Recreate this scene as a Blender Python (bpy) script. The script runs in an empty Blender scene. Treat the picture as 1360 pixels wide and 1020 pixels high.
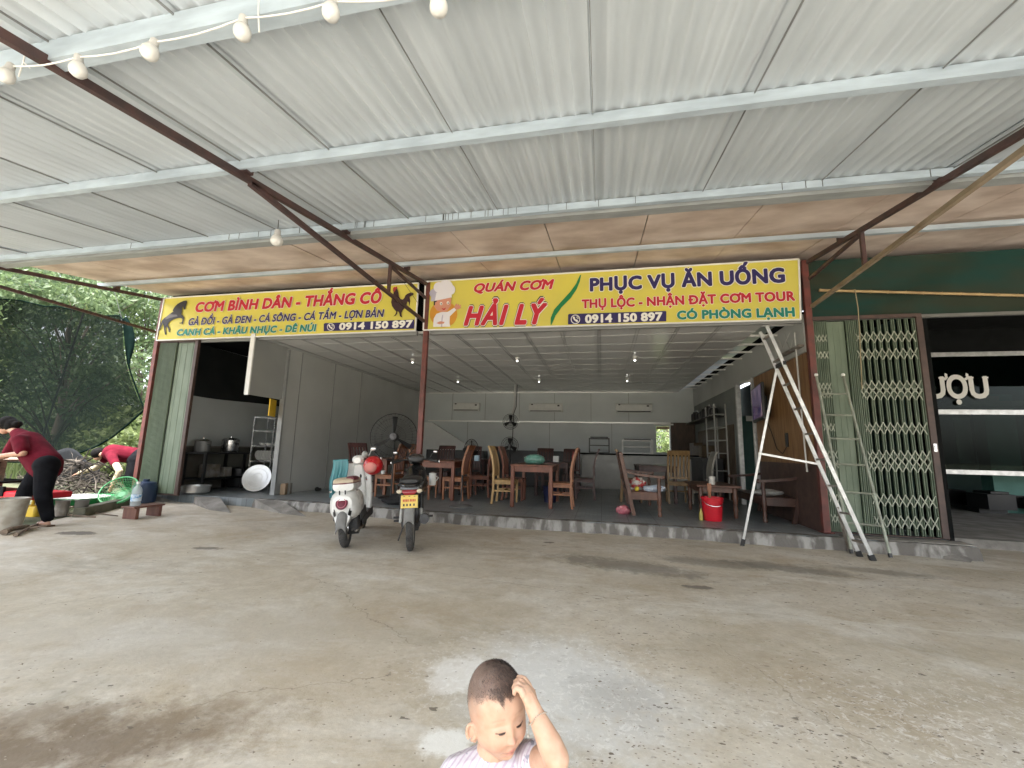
import bpy, bmesh, math, random
import numpy as np
from mathutils import Vector, Matrix, geometry
random.seed(7)
SC = bpy.context.scene
COL = SC.collection
R = math.radians
PI = math.pi

# ------------------------------------------------------------------ camera
H = 1.15
YAW, PITCH, ROLL, FPX = -.206822375, .153681352, .0251422317, 567.56
_f = Vector((math.sin(YAW)*math.cos(PITCH), math.cos(YAW)*math.cos(PITCH), math.sin(PITCH)))
_r0 = Vector((math.cos(YAW), -math.sin(YAW), 0)); _u0 = _r0.cross(_f)
_r = math.cos(ROLL)*_r0 + math.sin(ROLL)*_u0
_u = -math.sin(ROLL)*_r0 + math.cos(ROLL)*_u0
cd = bpy.data.cameras.new('camera'); cam = bpy.data.objects.new('camera', cd); COL.objects.link(cam)
cd.sensor_fit = 'HORIZONTAL'; cd.sensor_width = 36; cd.lens = FPX/1360*36
cd.clip_start = .02; cd.clip_end = 600
M = Matrix((_r, _u, -_f)).transposed().to_4x4(); M.translation = (0, 0, H); cam.matrix_world = M
SC.camera = cam
CAM = Vector((0, 0, H))
def ray(x, y): return (x-680)*_r - (y-510)*_u + FPX*_f
def onz(x, y, z=0.): d = ray(x, y); return CAM + d*((z-H)/d.z)
def ony(x, y, Y): d = ray(x, y); return CAM + d*(Y/d.y)

# ------------------------------------------------------------------ world, sun, exposure
SUN_EL, SUN_AZ = R(70), R(190)      # azimuth clockwise from +Y
w = bpy.data.worlds.new('World'); SC.world = w; w.use_nodes = True
nt = w.node_tree; bg = nt.nodes['Background']
sky = nt.nodes.new('ShaderNodeTexSky'); sky.sky_type = 'NISHITA'; sky.sun_disc = False
sky.sun_elevation = SUN_EL; sky.sun_rotation = SUN_AZ; sky.air_density = 1.0; sky.dust_density = 4.0; sky.ozone_density = 1.0
hs = nt.nodes.new('ShaderNodeHueSaturation'); hs.inputs['Saturation'].default_value = .35
nt.links.new(sky.outputs[0], hs.inputs['Color']); nt.links.new(hs.outputs[0], bg.inputs[0])
bg.inputs[1].default_value = .12
sl = bpy.data.lights.new('sun', 'SUN'); so = bpy.data.objects.new('sun', sl); COL.objects.link(so)
sl.energy = 2.0; sl.angle = R(20); sl.color = (1, .975, .94)
sd = Vector((math.sin(SUN_AZ)*math.cos(SUN_EL), math.cos(SUN_AZ)*math.cos(SUN_EL), math.sin(SUN_EL)))
so.rotation_euler = sd.to_track_quat('Z', 'Y').to_euler()
SC.view_settings.view_transform = 'Standard'; SC.view_settings.look = 'None'
SC.view_settings.gamma = 1; SC.view_settings.exposure = 2.95; SC.view_settings.use_curve_mapping = False
SC.render.engine = 'CYCLES'
cy = SC.cycles
cy.max_bounces = 10; cy.diffuse_bounces = 7; cy.glossy_bounces = 3; cy.transmission_bounces = 4; cy.transparent_max_bounces = 12
cy.caustics_reflective = False; cy.caustics_refractive = False; cy.sample_clamp_indirect = 6
cy.use_denoising = True
try:
    cy.denoiser = 'OPENIMAGEDENOISE'; cy.denoising_input_passes = 'RGB_ALBEDO_NORMAL'
except Exception: pass

# ------------------------------------------------------------------ materials
MATS = {}
def mat(name, col, rough=.6, metal=0., var=.15, scale=6., bump=0., bscale=60., col2=None, stretch=None, spec=.5, emit=None, estr=0., alpha=1., coat=0., detail=5., lo=.35, hi=.68):
    if name in MATS: return MATS[name]
    m = bpy.data.materials.new(name); m.use_nodes = True; t = m.node_tree; n = t.nodes; L = t.links
    b = n['Principled BSDF']; b.inputs['Roughness'].default_value = rough; b.inputs['Metallic'].default_value = metal
    b.inputs['Specular IOR Level'].default_value = spec; b.inputs['Coat Weight'].default_value = coat
    b.inputs['Alpha'].default_value = alpha
    c4 = (*col, 1)
    tc = n.new('ShaderNodeTexCoord'); mp = n.new('ShaderNodeMapping'); L.new(tc.outputs['Object'], mp.inputs[0])
    if stretch: mp.inputs['Scale'].default_value = stretch
    if var or col2:
        no = n.new('ShaderNodeTexNoise'); no.inputs['Scale'].default_value = scale; no.inputs['Detail'].default_value = detail
        L.new(mp.outputs[0], no.inputs['Vector'])
        cr = n.new('ShaderNodeValToRGB'); cr.color_ramp.elements[0].position = lo; cr.color_ramp.elements[1].position = hi
        c2 = col2 if col2 else tuple(c*(1-var) for c in col)
        cr.color_ramp.elements[0].color = (*c2, 1); cr.color_ramp.elements[1].color = c4
        L.new(no.outputs['Fac'], cr.inputs[0]); L.new(cr.outputs[0], b.inputs['Base Color'])
        mr = n.new('ShaderNodeMapRange'); mr.inputs[3].default_value = min(1, rough+.1); mr.inputs[4].default_value = max(.03, rough-.08)
        L.new(no.outputs['Fac'], mr.inputs[0]); L.new(mr.outputs[0], b.inputs['Roughness'])
    else: b.inputs['Base Color'].default_value = c4
    if bump:
        nb = n.new('ShaderNodeTexNoise'); nb.inputs['Scale'].default_value = bscale; nb.inputs['Detail'].default_value = 6
        L.new(mp.outputs[0], nb.inputs['Vector'])
        bp = n.new('ShaderNodeBump'); bp.inputs['Strength'].default_value = bump; bp.inputs['Distance'].default_value = .02
        L.new(nb.outputs['Fac'], bp.inputs['Height']); L.new(bp.outputs[0], b.inputs['Normal'])
    if emit:
        b.inputs['Emission Color'].default_value = (*emit, 1); b.inputs['Emission Strength'].default_value = estr
    MATS[name] = m; return m

# ------------------------------------------------------------------ mesh builder
class MB:
    def __init__(s): s.v = []; s.f = []
    def add(s, vs, fs):
        o = len(s.v); s.v += [tuple(v) for v in vs]; s.f += [tuple(i+o for i in f) for f in fs]; return s
    def box(s, c, d, rot=None):
        x, y, z = d[0]/2, d[1]/2, d[2]/2; c = Vector(c)
        vs = [Vector((a*x, b*y, e*z)) for a in (-1, 1) for b in (-1, 1) for e in (-1, 1)]
        if rot is not None:
            if isinstance(rot, (int, float)): rot = Matrix.Rotation(rot, 3, 'Z')
            vs = [rot @ v for v in vs]
        return s.add([c+v for v in vs], [(0,1,3,2),(4,6,7,5),(0,4,5,1),(2,3,7,6),(0,2,6,4),(1,5,7,3)])
    def bar(s, p, q, wd, ht=None, up=(0, 0, 1)):
        p, q = Vector(p), Vector(q); d = (q-p); ln = d.length; d.normalize(); up = Vector(up)
        if abs(d.dot(up)) > .98: up = Vector((0, 1, 0))
        x = d.cross(up).normalized(); z = x.cross(d)
        return s.box((p+q)/2, (wd, ln, ht or wd), Matrix((x, d, z)).transposed())
    def tube(s, pts, r, n=8, caps=True, squash=None):
        pts = [Vector(p) for p in pts]; k = len(pts); rs = r if isinstance(r, (list, tuple)) else [r]*k
        vs = []; prev = None
        for i in range(k):
            d = (pts[min(i+1, k-1)]-pts[max(i-1, 0)]).normalized()
            if prev is None:
                a = Vector((0, 0, 1)) if abs(d.z) < .9 else Vector((1, 0, 0)); x = d.cross(a).normalized()
            else: x = (prev - d*prev.dot(d)).normalized()
            prev = x; y = d.cross(x)
            for j in range(n):
                t = 2*PI*j/n; vs.append(pts[i] + (x*math.cos(t) + y*math.sin(t))*rs[i])
        fs = [(i*n+j, i*n+(j+1) % n, (i+1)*n+(j+1) % n, (i+1)*n+j) for i in range(k-1) for j in range(n)]
        if caps: fs += [tuple(range(n-1, -1, -1)), tuple((k-1)*n+j for j in range(n))]
        return s.add(vs, fs)
    def lathe(s, prof, n=20, o=(0, 0, 0), rot=None, close=False):
        o = Vector(o); vs = []
        for r_, z in prof:
            for j in range(n):
                t = 2*PI*j/n; v = Vector((r_*math.cos(t), r_*math.sin(t), z)); vs.append(o + (rot @ v if rot is not None else v))
        k = len(prof)
        fs = [(i*n+j, i*n+(j+1) % n, ((i+1) % k)*n+(j+1) % n, ((i+1) % k)*n+j) for i in range(k if close else k-1) for j in range(n)]
        if not close:
            if prof[0][0] > 1e-4: fs.append(tuple(range(n-1, -1, -1)))
            if prof[-1][0] > 1e-4: fs.append(tuple((k-1)*n+j for j in range(n)))
        return s.add(vs, fs)
    def ell(s, c, rad, nu=16, nv=10, rot=None):
        if isinstance(rad, (int, float)): rad = (rad,)*3
        c = Vector(c); vs = []
        for i in range(nv+1):
            a = PI*i/nv
            for j in range(nu):
                b = 2*PI*j/nu; v = Vector((rad[0]*math.sin(a)*math.cos(b), rad[1]*math.sin(a)*math.sin(b), -rad[2]*math.cos(a)))
                vs.append(c + (rot @ v if rot is not None else v))
        return s.add(vs, [(i*nu+j, i*nu+(j+1) % nu, (i+1)*nu+(j+1) % nu, (i+1)*nu+j) for i in range(nv) for j in range(nu)])
    def cap(s, p, q, r1, r2=None, n=12):
        p, q = Vector(p), Vector(q); r2 = r1 if r2 is None else r2; d = (q-p); ln = d.length
        rot = d.to_track_quat('Z', 'Y').to_matrix() if ln > 1e-6 else Matrix.Identity(3)
        prof = [(r1*math.cos(a), r1*math.sin(a)) for a in [(-PI/2+i*PI/10) for i in range(6)]] + [(r2*math.cos(a), ln+r2*math.sin(a)) for a in [i*PI/10 for i in range(6)]]
        prof[0] = (1e-5, prof[0][1]); prof[-1] = (1e-5, prof[-1][1])
        return s.lathe(prof, n, p, rot)
    def prism(s, poly, o, ux, uy, dv):
        o, ux, uy, dv = Vector(o), Vector(ux), Vector(uy), Vector(dv); n = len(poly)
        a = [o+ux*x+uy*y for x, y in poly]; tri = geometry.tessellate_polygon([[Vector((x, y, 0)) for x, y in poly]])
        vs = a + [p+dv for p in a]
        fs = [tuple(t) for t in tri] + [tuple(i+n for i in reversed(t)) for t in tri] + [(i, (i+1) % n, (i+1) % n+n, i+n) for i in range(n)]
        return s.add(vs, fs)
    def quad(s, *p): return s.add(p, [tuple(range(len(p)))])
    def grid(s, fn, nu, nv):
        vs = [fn(i/nu, j/nv) for j in range(nv+1) for i in range(nu+1)]; k = nu+1
        return s.add(vs, [(j*k+i, j*k+i+1, (j+1)*k+i+1, (j+1)*k+i) for j in range(nv) for i in range(nu)])
    def loft(s, rings, caps=True):
        n = len(rings[0]); vs = [p for r_ in rings for p in r_]; k = len(rings)
        fs = [(i*n+j, i*n+(j+1) % n, (i+1)*n+(j+1) % n, (i+1)*n+j) for i in range(k-1) for j in range(n)]
        if caps: fs += [tuple(range(n-1, -1, -1)), tuple((k-1)*n+j for j in range(n))]
        return s.add(vs, fs)
    def build(s, name, m, parent=None, smooth=40, bevel=0., world=True, solid=0., recalc=True):
        me = bpy.data.meshes.new(name)
        off = Vector((0, 0, 0))
        if parent is not None and world:
            p = parent
            while p is not None: off += p.location; p = p.parent
        me.from_pydata([tuple(Vector(v)-off) for v in s.v], [], s.f)
        if recalc:
            bm = bmesh.new(); bm.from_mesh(me); bmesh.ops.recalc_face_normals(bm, faces=bm.faces); bm.to_mesh(me); bm.free()
        if smooth:
            me.polygons.foreach_set('use_smooth', [True]*len(me.polygons)); me.set_sharp_from_angle(angle=R(smooth))
        for mm in (m if isinstance(m, (list, tuple)) else [m]): me.materials.append(mm)
        o = bpy.data.objects.new(name, me); COL.objects.link(o)
        if parent is not None: o.parent = parent
        if solid: q = o.modifiers.new('Solidify', 'SOLIDIFY'); q.thickness = solid; q.offset = 0
        if bevel: q = o.modifiers.new('Bevel', 'BEVEL'); q.width = bevel; q.segments = 2; q.limit_method = 'ANGLE'
        return o

def tag(o, label=None, cat=None, group=None, kind=None):
    if label: o['label'] = label
    if cat: o['category'] = cat
    if group: o['group'] = group
    if kind: o['kind'] = kind
    return o
def thing(name, label, cat, loc=(0, 0, 0), rz=0., group=None):
    o = bpy.data.objects.new(name, None); COL.objects.link(o); o.location = loc; o.rotation_euler.z = rz; o.empty_display_size = .1
    return tag(o, label, cat, group)
def copy_tree(o, parent=None):
    c = o.copy(); COL.objects.link(c); c.parent = parent
    for ch in [x for x in bpy.data.objects if x.parent == o]: copy_tree(ch, c)
    return c
def place(o, loc, rz=0., label=None, sc=1.):
    o.location = loc; o.rotation_euler.z = rz; o.scale = (sc, sc, sc)
    if label: o['label'] = label
    return o

FONT = None
def raw_text(txt, shear=0., space=1.):
    c = bpy.data.curves.new('t', 'FONT'); c.body = txt; c.size = 1; c.shear = shear; c.space_character = space; c.resolution_u = 3
    o = bpy.data.objects.new('t', c); COL.objects.link(o)
    dg = bpy.context.evaluated_depsgraph_get(); me = bpy.data.meshes.new_from_object(o.evaluated_get(dg))
    bpy.data.objects.remove(o)
    v0 = [v.co.copy() for v in me.vertices]; f0 = [tuple(p.vertices) for p in me.polygons]; bpy.data.meshes.remove(me)
    return v0, f0
PLAIN = {'Ơ': 'O', 'Ợ': 'Ọ', 'Ư': 'U', 'Đ': 'D'}
def text_mb(txt, bold=.0, shear=0., space=1., n=8):
    """letter faces of a line of text; weight comes from copies shifted round a small circle, horns and bars are added by hand"""
    plain = ''.join(PLAIN.get(ch, ch) for ch in txt); v0, f0 = raw_text(plain, shear, space); ch_ = max(v.y for v in raw_text('H')[0])
    for i, ch in enumerate(txt):
        if ch not in PLAIN: continue
        b = PLAIN[ch]; bb = 'O' if b == 'Ọ' else b; xr = max(v.x for v in raw_text(plain[:i]+bb, 0, space)[0]); g = [v.x for v in raw_text(bb, 0, space)[0]]; xl = xr-(max(g)-min(g))
        if ch == 'Đ': P = [(xl-.07, ch_*.46), (xl+.22, ch_*.46), (xl+.22, ch_*.56), (xl-.07, ch_*.56)]
        elif ch == 'Ư': P = [(xr-.06, ch_*.90), (xr+.03, ch_*.93), (xr+.055, ch_*1.0), (xr+.045, ch_*1.10), (xr+.12, ch_*1.10), (xr+.13, ch_*.97), (xr+.07, ch_*.84), (xr-.04, ch_*.82)]
        else: P = [(xr-.14, ch_*.93), (xr-.03, ch_*.95), (xr+.0, ch_*1.0), (xr-.01, ch_*1.10), (xr+.07, ch_*1.10), (xr+.08, ch_*.98), (xr+.02, ch_*.86), (xr-.10, ch_*.84)]
        k = len(v0); v0 += [Vector((x+shear*y, y, -.0004)) for x, y in P]; f0 += [tuple(j+k for j in t) for t in geometry.tessellate_polygon([[Vector((x, y, 0)) for x, y in P]])]
    if bold <= 0: return v0, f0
    vs, fs = [], []
    for i in range(n):
        a = 2*PI*(i+.5)/n; k = len(vs)
        vs += [Vector((v.x+bold*math.cos(a), v.y+bold*math.sin(a), v.z+i*.00012)) for v in v0]; fs += [tuple(j+k for j in f) for f in f0]
    return vs, fs
def ref_box(vs0): xs = [v.x for v in vs0]; return min(xs), max(xs)
# ================================================================== materials of the place
def concrete_yard():
    m = bpy.data.materials.new('yard_concrete'); m.use_nodes = True; t = m.node_tree; n = t.nodes; L = t.links; b = n['Principled BSDF']
    tc = n.new('ShaderNodeTexCoord')
    def noise(sc, det=6, rough=.6, stretch=None, rot=0, dist=0):
        mp = n.new('ShaderNodeMapping'); L.new(tc.outputs['Object'], mp.inputs[0])
        if stretch: mp.inputs['Scale'].default_value = stretch
        mp.inputs['Rotation'].default_value = (0, 0, rot)
        q = n.new('ShaderNodeTexNoise'); q.inputs['Scale'].default_value = sc; q.inputs['Detail'].default_value = det; q.inputs['Roughness'].default_value = rough
        q.inputs['Distortion'].default_value = dist
        L.new(mp.outputs[0], q.inputs['Vector']); return q.outputs['Fac']
    def ramp(src, p0, p1, c0=(0, 0, 0), c1=(1, 1, 1)):
        r_ = n.new('ShaderNodeValToRGB'); e = r_.color_ramp.elements; e[0].position = p0; e[1].position = p1; e[0].color = (*c0, 1); e[1].color = (*c1, 1)
        L.new(src, r_.inputs[0]); return r_.outputs[0]
    def math_(op, a, b_=None, c=None):
        q = n.new('ShaderNodeMath'); q.operation = op
        for i, v in enumerate((a, b_, c)):
            if v is None: continue
            if isinstance(v, (int, float)): q.inputs[i].default_value = v
            else: L.new(v, q.inputs[i])
        return q.outputs[0]
    def mix(fac, a, b_, mode='MIX'):
        q = n.new('ShaderNodeMix'); q.data_type = 'RGBA'; q.blend_type = mode
        for s, v in ((0, fac), (6, a), (7, b_)):
            if isinstance(v, tuple): q.inputs[s].default_value = (*v, 1)
            elif isinstance(v, (int, float)): q.inputs[s].default_value = v
            else: L.new(v, q.inputs[s])
        return q.outputs[2]
    sep = n.new('ShaderNodeSeparateXYZ'); L.new(tc.outputs['Object'], sep.inputs[0])
    wob = noise(2.2, 5); wob2 = noise(6, 4); wob3 = noise(14, 9, .75)
    def blob(cx, cy_, rx, ry, rot=0., soft=.5, w_=.9):
        dx = math_('SUBTRACT', sep.outputs[0], cx); dy = math_('SUBTRACT', sep.outputs[1], cy_)
        c, s_ = math.cos(rot), math.sin(rot)
        a = math_('DIVIDE', math_('ADD', math_('MULTIPLY', dx, c), math_('MULTIPLY', dy, s_)), rx)
        e = math_('DIVIDE', math_('SUBTRACT', math_('MULTIPLY', dy, c), math_('MULTIPLY', dx, s_)), ry)
        d = math_('SQRT', math_('ADD', math_('MULTIPLY', a, a), math_('MULTIPLY', e, e)))
        d = math_('ADD', d, math_('MULTIPLY', math_('SUBTRACT', wob, .5), w_*1.5)); d = math_('ADD', d, math_('MULTIPLY', math_('SUBTRACT', wob2, .5), w_*1.5)); d = math_('ADD', d, math_('MULTIPLY', math_('SUBTRACT', wob3, .5), w_*2.0))
        mr = n.new('ShaderNodeMapRange'); mr.inputs[1].default_value = 1+soft/2; mr.inputs[2].default_value = 1-soft/2; mr.inputs[3].default_value = 0; mr.inputs[4].default_value = 1
        L.new(d, mr.inputs[0]); return mr.outputs[0]
    big = noise(.55, 4, .6); mid = noise(1.7, 9, .68, None, .5, .35); fine = noise(46, 7, .75); streak = noise(1.1, 9, .72, (.8, 1.35, 1), -.45, .5); grain = noise(9, 8, .75)
    c = mix(ramp(big, .36, .66), (.535, .48, .385), (.66, .605, .515))
    c = mix(math_('MULTIPLY', ramp(mid, .46, .64), .85), c, (.50, .425, .32), 'MIX')
    c = mix(math_('MULTIPLY', ramp(streak, .48, .62), .8), c, (.72, .69, .63))
    c = mix(math_('MULTIPLY', ramp(noise(.9, 9, .72, (.8, 1.5, 1), .3, .4), .52, .66), .5), c, (.36, .32, .25))
    c = mix(.7, c, ramp(grain, .34, .64, (.76, .75, .73), (1, 1, 1)), 'MULTIPLY')
    c = mix(.35, c, ramp(fine, .3, .72, (.5, .5, .5), (1, 1, 1)), 'MULTIPLY')
    # old stains with their own outlines
    for (x, y, rx, ry, ro, so_, st, colr) in STAINS:
        c = mix(math_('MULTIPLY', blob(x, y, rx, ry, ro, so_), st), c, colr)
    # pits and grit
    mpv = n.new('ShaderNodeMapping'); L.new(tc.outputs['Object'], mpv.inputs[0]); mpv.inputs['Scale'].default_value = (.55, 1, 1); mpv.inputs['Rotation'].default_value = (0, 0, .5)
    def specks(sc, size, thr):
        vo = n.new('ShaderNodeTexVoronoi'); vo.inputs['Scale'].default_value = sc
        nd = n.new('ShaderNodeTexNoise'); nd.inputs['Scale'].default_value = sc*2.2; nd.inputs['Detail'].default_value = 3; L.new(mpv.outputs[0], nd.inputs['Vector'])
        va = n.new('ShaderNodeVectorMath'); va.operation = 'MULTIPLY_ADD'; L.new(nd.outputs['Color'], va.inputs[0]); va.inputs[1].default_value = (.75/sc,)*3; L.new(mpv.outputs[0], va.inputs[2]); L.new(va.outputs[0], vo.inputs['Vector'])
        sc_ = n.new('ShaderNodeSeparateColor'); L.new(vo.outputs['Color'], sc_.inputs[0])
        return math_('MULTIPLY', math_('LESS_THAN', vo.outputs['Distance'], size), math_('GREATER_THAN', sc_.outputs[0], thr))
    zone = ramp(math_('ADD', noise(.5, 3), math_('MULTIPLY', sep.outputs[0], .03)), .44, .58)
    pit = math_('MAXIMUM', math_('MULTIPLY', specks(19, .17, .70), zone), specks(11, .10, .90))
    pit2 = math_('MULTIPLY', specks(36, .24, .6), zone)
    c = mix(math_('MULTIPLY', pit, .8), c, (.11, .09, .07)); c = mix(math_('MULTIPLY', pit2, .45), c, (.17, .14, .11))
    chip = specks(15, .11, .88); c = mix(math_('MULTIPLY', chip, .5), c, (.6, .58, .54))
    # flecked cement skin over the patched places
    fl_ = math_('MULTIPLY', ramp(noise(22, 9, .8, None, 0, .8), .52, .60), math_('MAXIMUM', blob(*gp(735, 905), .62, .55, .3, .9, .9), math_('MAXIMUM', blob(*gp(600, 900), .22, .2, .3, .8, .9), blob(*gp(1250, 960), .8, .4, .3, 1.2, .9))))
    c = mix(math_('MULTIPLY', fl_, .6), c, (.80, .79, .76))
    # casting joints
    def joint(x0, y0, x1, y1, wd, wb=.05):
        ln = math.hypot(x1-x0, y1-y0); nx, ny = -(y1-y0)/ln, (x1-x0)/ln
        d = math_('ADD', math_('MULTIPLY', math_('SUBTRACT', sep.outputs[0], x0), nx), math_('MULTIPLY', math_('SUBTRACT', sep.outputs[1], y0), ny))
        d = math_('ADD', d, math_('MULTIPLY', math_('SUBTRACT', wob2 if wb < .1 else wob, .5), wb)); tt = math_('ADD', math_('MULTIPLY', math_('SUBTRACT', sep.outputs[0], x0), (x1-x0)/ln/ln), math_('MULTIPLY', math_('SUBTRACT', sep.outputs[1], y0), (y1-y0)/ln/ln)); return math_('MULTIPLY', math_('LESS_THAN', math_('ABSOLUTE', d), wd), math_('MULTIPLY', math_('GREATER_THAN', tt, 0), math_('LESS_THAN', tt, 1)))
    for j in JOINTS: c = mix(math_('MULTIPLY', joint(*j[:5], *j[7:]), j[6]), c, j[5])
    L.new(c, b.inputs['Base Color'])
    mr = n.new('ShaderNodeMapRange'); mr.inputs[3].default_value = .62; mr.inputs[4].default_value = .88; L.new(mid, mr.inputs[0]); L.new(mr.outputs[0], b.inputs['Roughness'])
    hgt = math_('ADD', math_('MULTIPLY', mid, .5), math_('ADD', math_('MULTIPLY', fine, .07), math_('MULTIPLY', grain, .16)))
    hgt = math_('SUBTRACT', hgt, math_('MULTIPLY', pit, .25))
    bp = n.new('ShaderNodeBump'); bp.inputs['Strength'].default_value = .5; bp.inputs['Distance'].default_value = .03; L.new(hgt, bp.inputs['Height']); L.new(bp.outputs[0], b.inputs['Normal'])
    return m
def gp(x, y): p = onz(x, y); return p.x, p.y
STAINS = []
for (px, py, rx, ry, ro, so_, st, colr) in [
    (105, 990, .55, .22, .5, 1.0, .8, (.125, .085, .05)), (30, 960, .3, .12, .4, 1.0, .5, (.16, .115, .07)), (830, 752, .75, .22, -.25, .6, .6, (.15, .135, .115)), (945, 748, .55, .18, -.1, .6, .55, (.15, .14, .12)),
    (1040, 755, .55, .16, -.2, .7, .6, (.14, .128, .11)), (1170, 760, .45, .12, -.2, .7, .5, (.15, .135, .115)), (103, 709, .22, .10, .0, .2, .85, (.1, .085, .07)), (275, 729, .16, .06, .1, .4, .8, (.14, .12, .1)),
    (927, 781, .12, .05, .1, .4, .8, (.13, .11, .09)), (730, 721, .08, .05, .1, .4, .8, (.12, .1, .085)),
    (730, 900, .42, .42, .4, .9, .7, (.66, .66, .65)), (790, 940, .35, .3, .2, 1.2, .6, (.60, .60, .58)), (612, 896, .16, .16, .4, .5, .9, (.78, .77, .74)), (590, 990, .10, .09, .3, .5, .9, (.78, .77, .73)),
    (1100, 920, .7, .3, -.3, 1.2, .4, (.33, .26, .17)), (420, 900, .6, .35, .3, 1.3, .4, (.37, .29, .19)), (540, 820, .9, .3, .2, 1.3, .35, (.36, .285, .19)), (200, 850, 1.1, .4, .3, 1.3, .45, (.48, .45, .405)), (820, 930, .2, .18, .2, 1., .5, (.36, .35, .33))]:
    x, y = gp(px, py); STAINS.append((x, y, rx, ry, ro, so_, st, colr))
JOINTS = []
for (ax, ay, bx, by, wd, colr, st) in [(830, 798, 1360, 850, .008, (.60, .58, .53), .55), (470, 745, 830, 798, .006, (.27, .23, .18), .45), (250, 725, 470, 745, .006, (.27, .23, .18), .4)]:
    JOINTS.append((*gp(ax, ay), *gp(bx, by), wd, colr, st))
for (ax, ay, bx, by) in [(60, 800, 420, 770), (420, 770, 560, 860), (900, 830, 1190, 1010), (250, 940, 520, 900)]:
    JOINTS.append((*gp(ax, ay), *gp(bx, by), .0035, (.2, .17, .13), .55, .5))
M_YARD = concrete_yard()

M_SOIL = mat('soil', (.10, .085, .055), .95, col2=(.05, .065, .025), scale=1.2, bump=.6, bscale=8)
M_SHEET = mat('painted_steel_sheet', (.59, .65, .70), .45, col2=(.51, .565, .61), scale=1.6, stretch=(3, .35, 1), spec=.4)
M_PURLIN = mat('galvanised_steel', (.53, .62, .69), .45, metal=.25, col2=(.40, .47, .53), scale=7, stretch=(.5, 2, 2))
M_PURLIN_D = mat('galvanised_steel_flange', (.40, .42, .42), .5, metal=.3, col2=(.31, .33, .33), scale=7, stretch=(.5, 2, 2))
M_BOARD = mat('stained_ceiling_board', (.82, .70, .62), .8, col2=(.52, .405, .335), scale=1.5, stretch=(1, 1.5, 1), bump=.15, bscale=14)
M_RUST = mat('red_oxide_steel', (.085, .042, .038), .55, col2=(.05, .032, .032), scale=9)
M_REDPOST = mat('red_painted_post', (.17, .045, .036), .5, col2=(.10, .036, .03), scale=8)
M_BROWNST = mat('brown_painted_steel', (.085, .05, .04), .5, col2=(.055, .035, .03), scale=8)
M_WALLW = mat('white_wall_panel', (.65, .69, .70), .55, col2=(.58, .615, .625), scale=1.2)
M_WALLG = mat('grey_wall_panel', (.52, .53, .52), .5, col2=(.45, .46, .45), scale=1.)
M_PVC = mat('pvc_ceiling', (.74, .745, .735), .16, col2=(.67, .675, .67), scale=.9, spec=.5)
M_PVCLINE = mat('pvc_ceiling_trim', (.27, .275, .27), .35, var=.1)
M_WHITEM = mat('white_trim', (.78, .78, .76), .4, var=.08)
M_WOODP = mat('plywood_wall', (.30, .17, .075), .45, col2=(.19, .095, .04), scale=3, stretch=(1, 6, .8))
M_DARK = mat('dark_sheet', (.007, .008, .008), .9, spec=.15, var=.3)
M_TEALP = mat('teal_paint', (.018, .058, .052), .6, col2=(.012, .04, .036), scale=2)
M_GREENF = mat('green_fascia_sheet', (.007, .040, .032), .7, spec=.25, col2=(.026, .034, .02), scale=1.1, stretch=(.6, 1, 2.2), lo=.4, hi=.6)
M_GATE = mat('green_gate_paint', (.165, .21, .15), .5, col2=(.12, .16, .11), scale=4, stretch=(3, 3, .6))
M_GATED = mat('green_gate_paint_dark', (.06, .085, .065), .55, col2=(.05, .07, .055), scale=4)  # darker green for the sheet behind the left gate bars
M_STRAP = mat('cream_strap', (.36, .39, .31), .5, var=.25)
M_ALU = mat('aluminium', (.60, .60, .59), .38, metal=.7, col2=(.45, .45, .44), scale=12)
M_ALUD = mat('weathered_aluminium', (.36, .35, .33), .5, metal=.5, col2=(.20, .17, .14), scale=7)
M_BLACK = mat('black_plastic', (.015, .015, .016), .4, var=.2)
M_STEEL = mat('stainless_steel', (.62, .62, .62), .25, metal=1., var=.1)
M_WIRE = mat('grey_wire', (.05, .05, .05), .6, var=0)
M_CONC = mat('kerb_concrete', (.30, .285, .26), .85, col2=(.16, .15, .135), scale=3.5, bump=.5, bscale=30)
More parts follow.
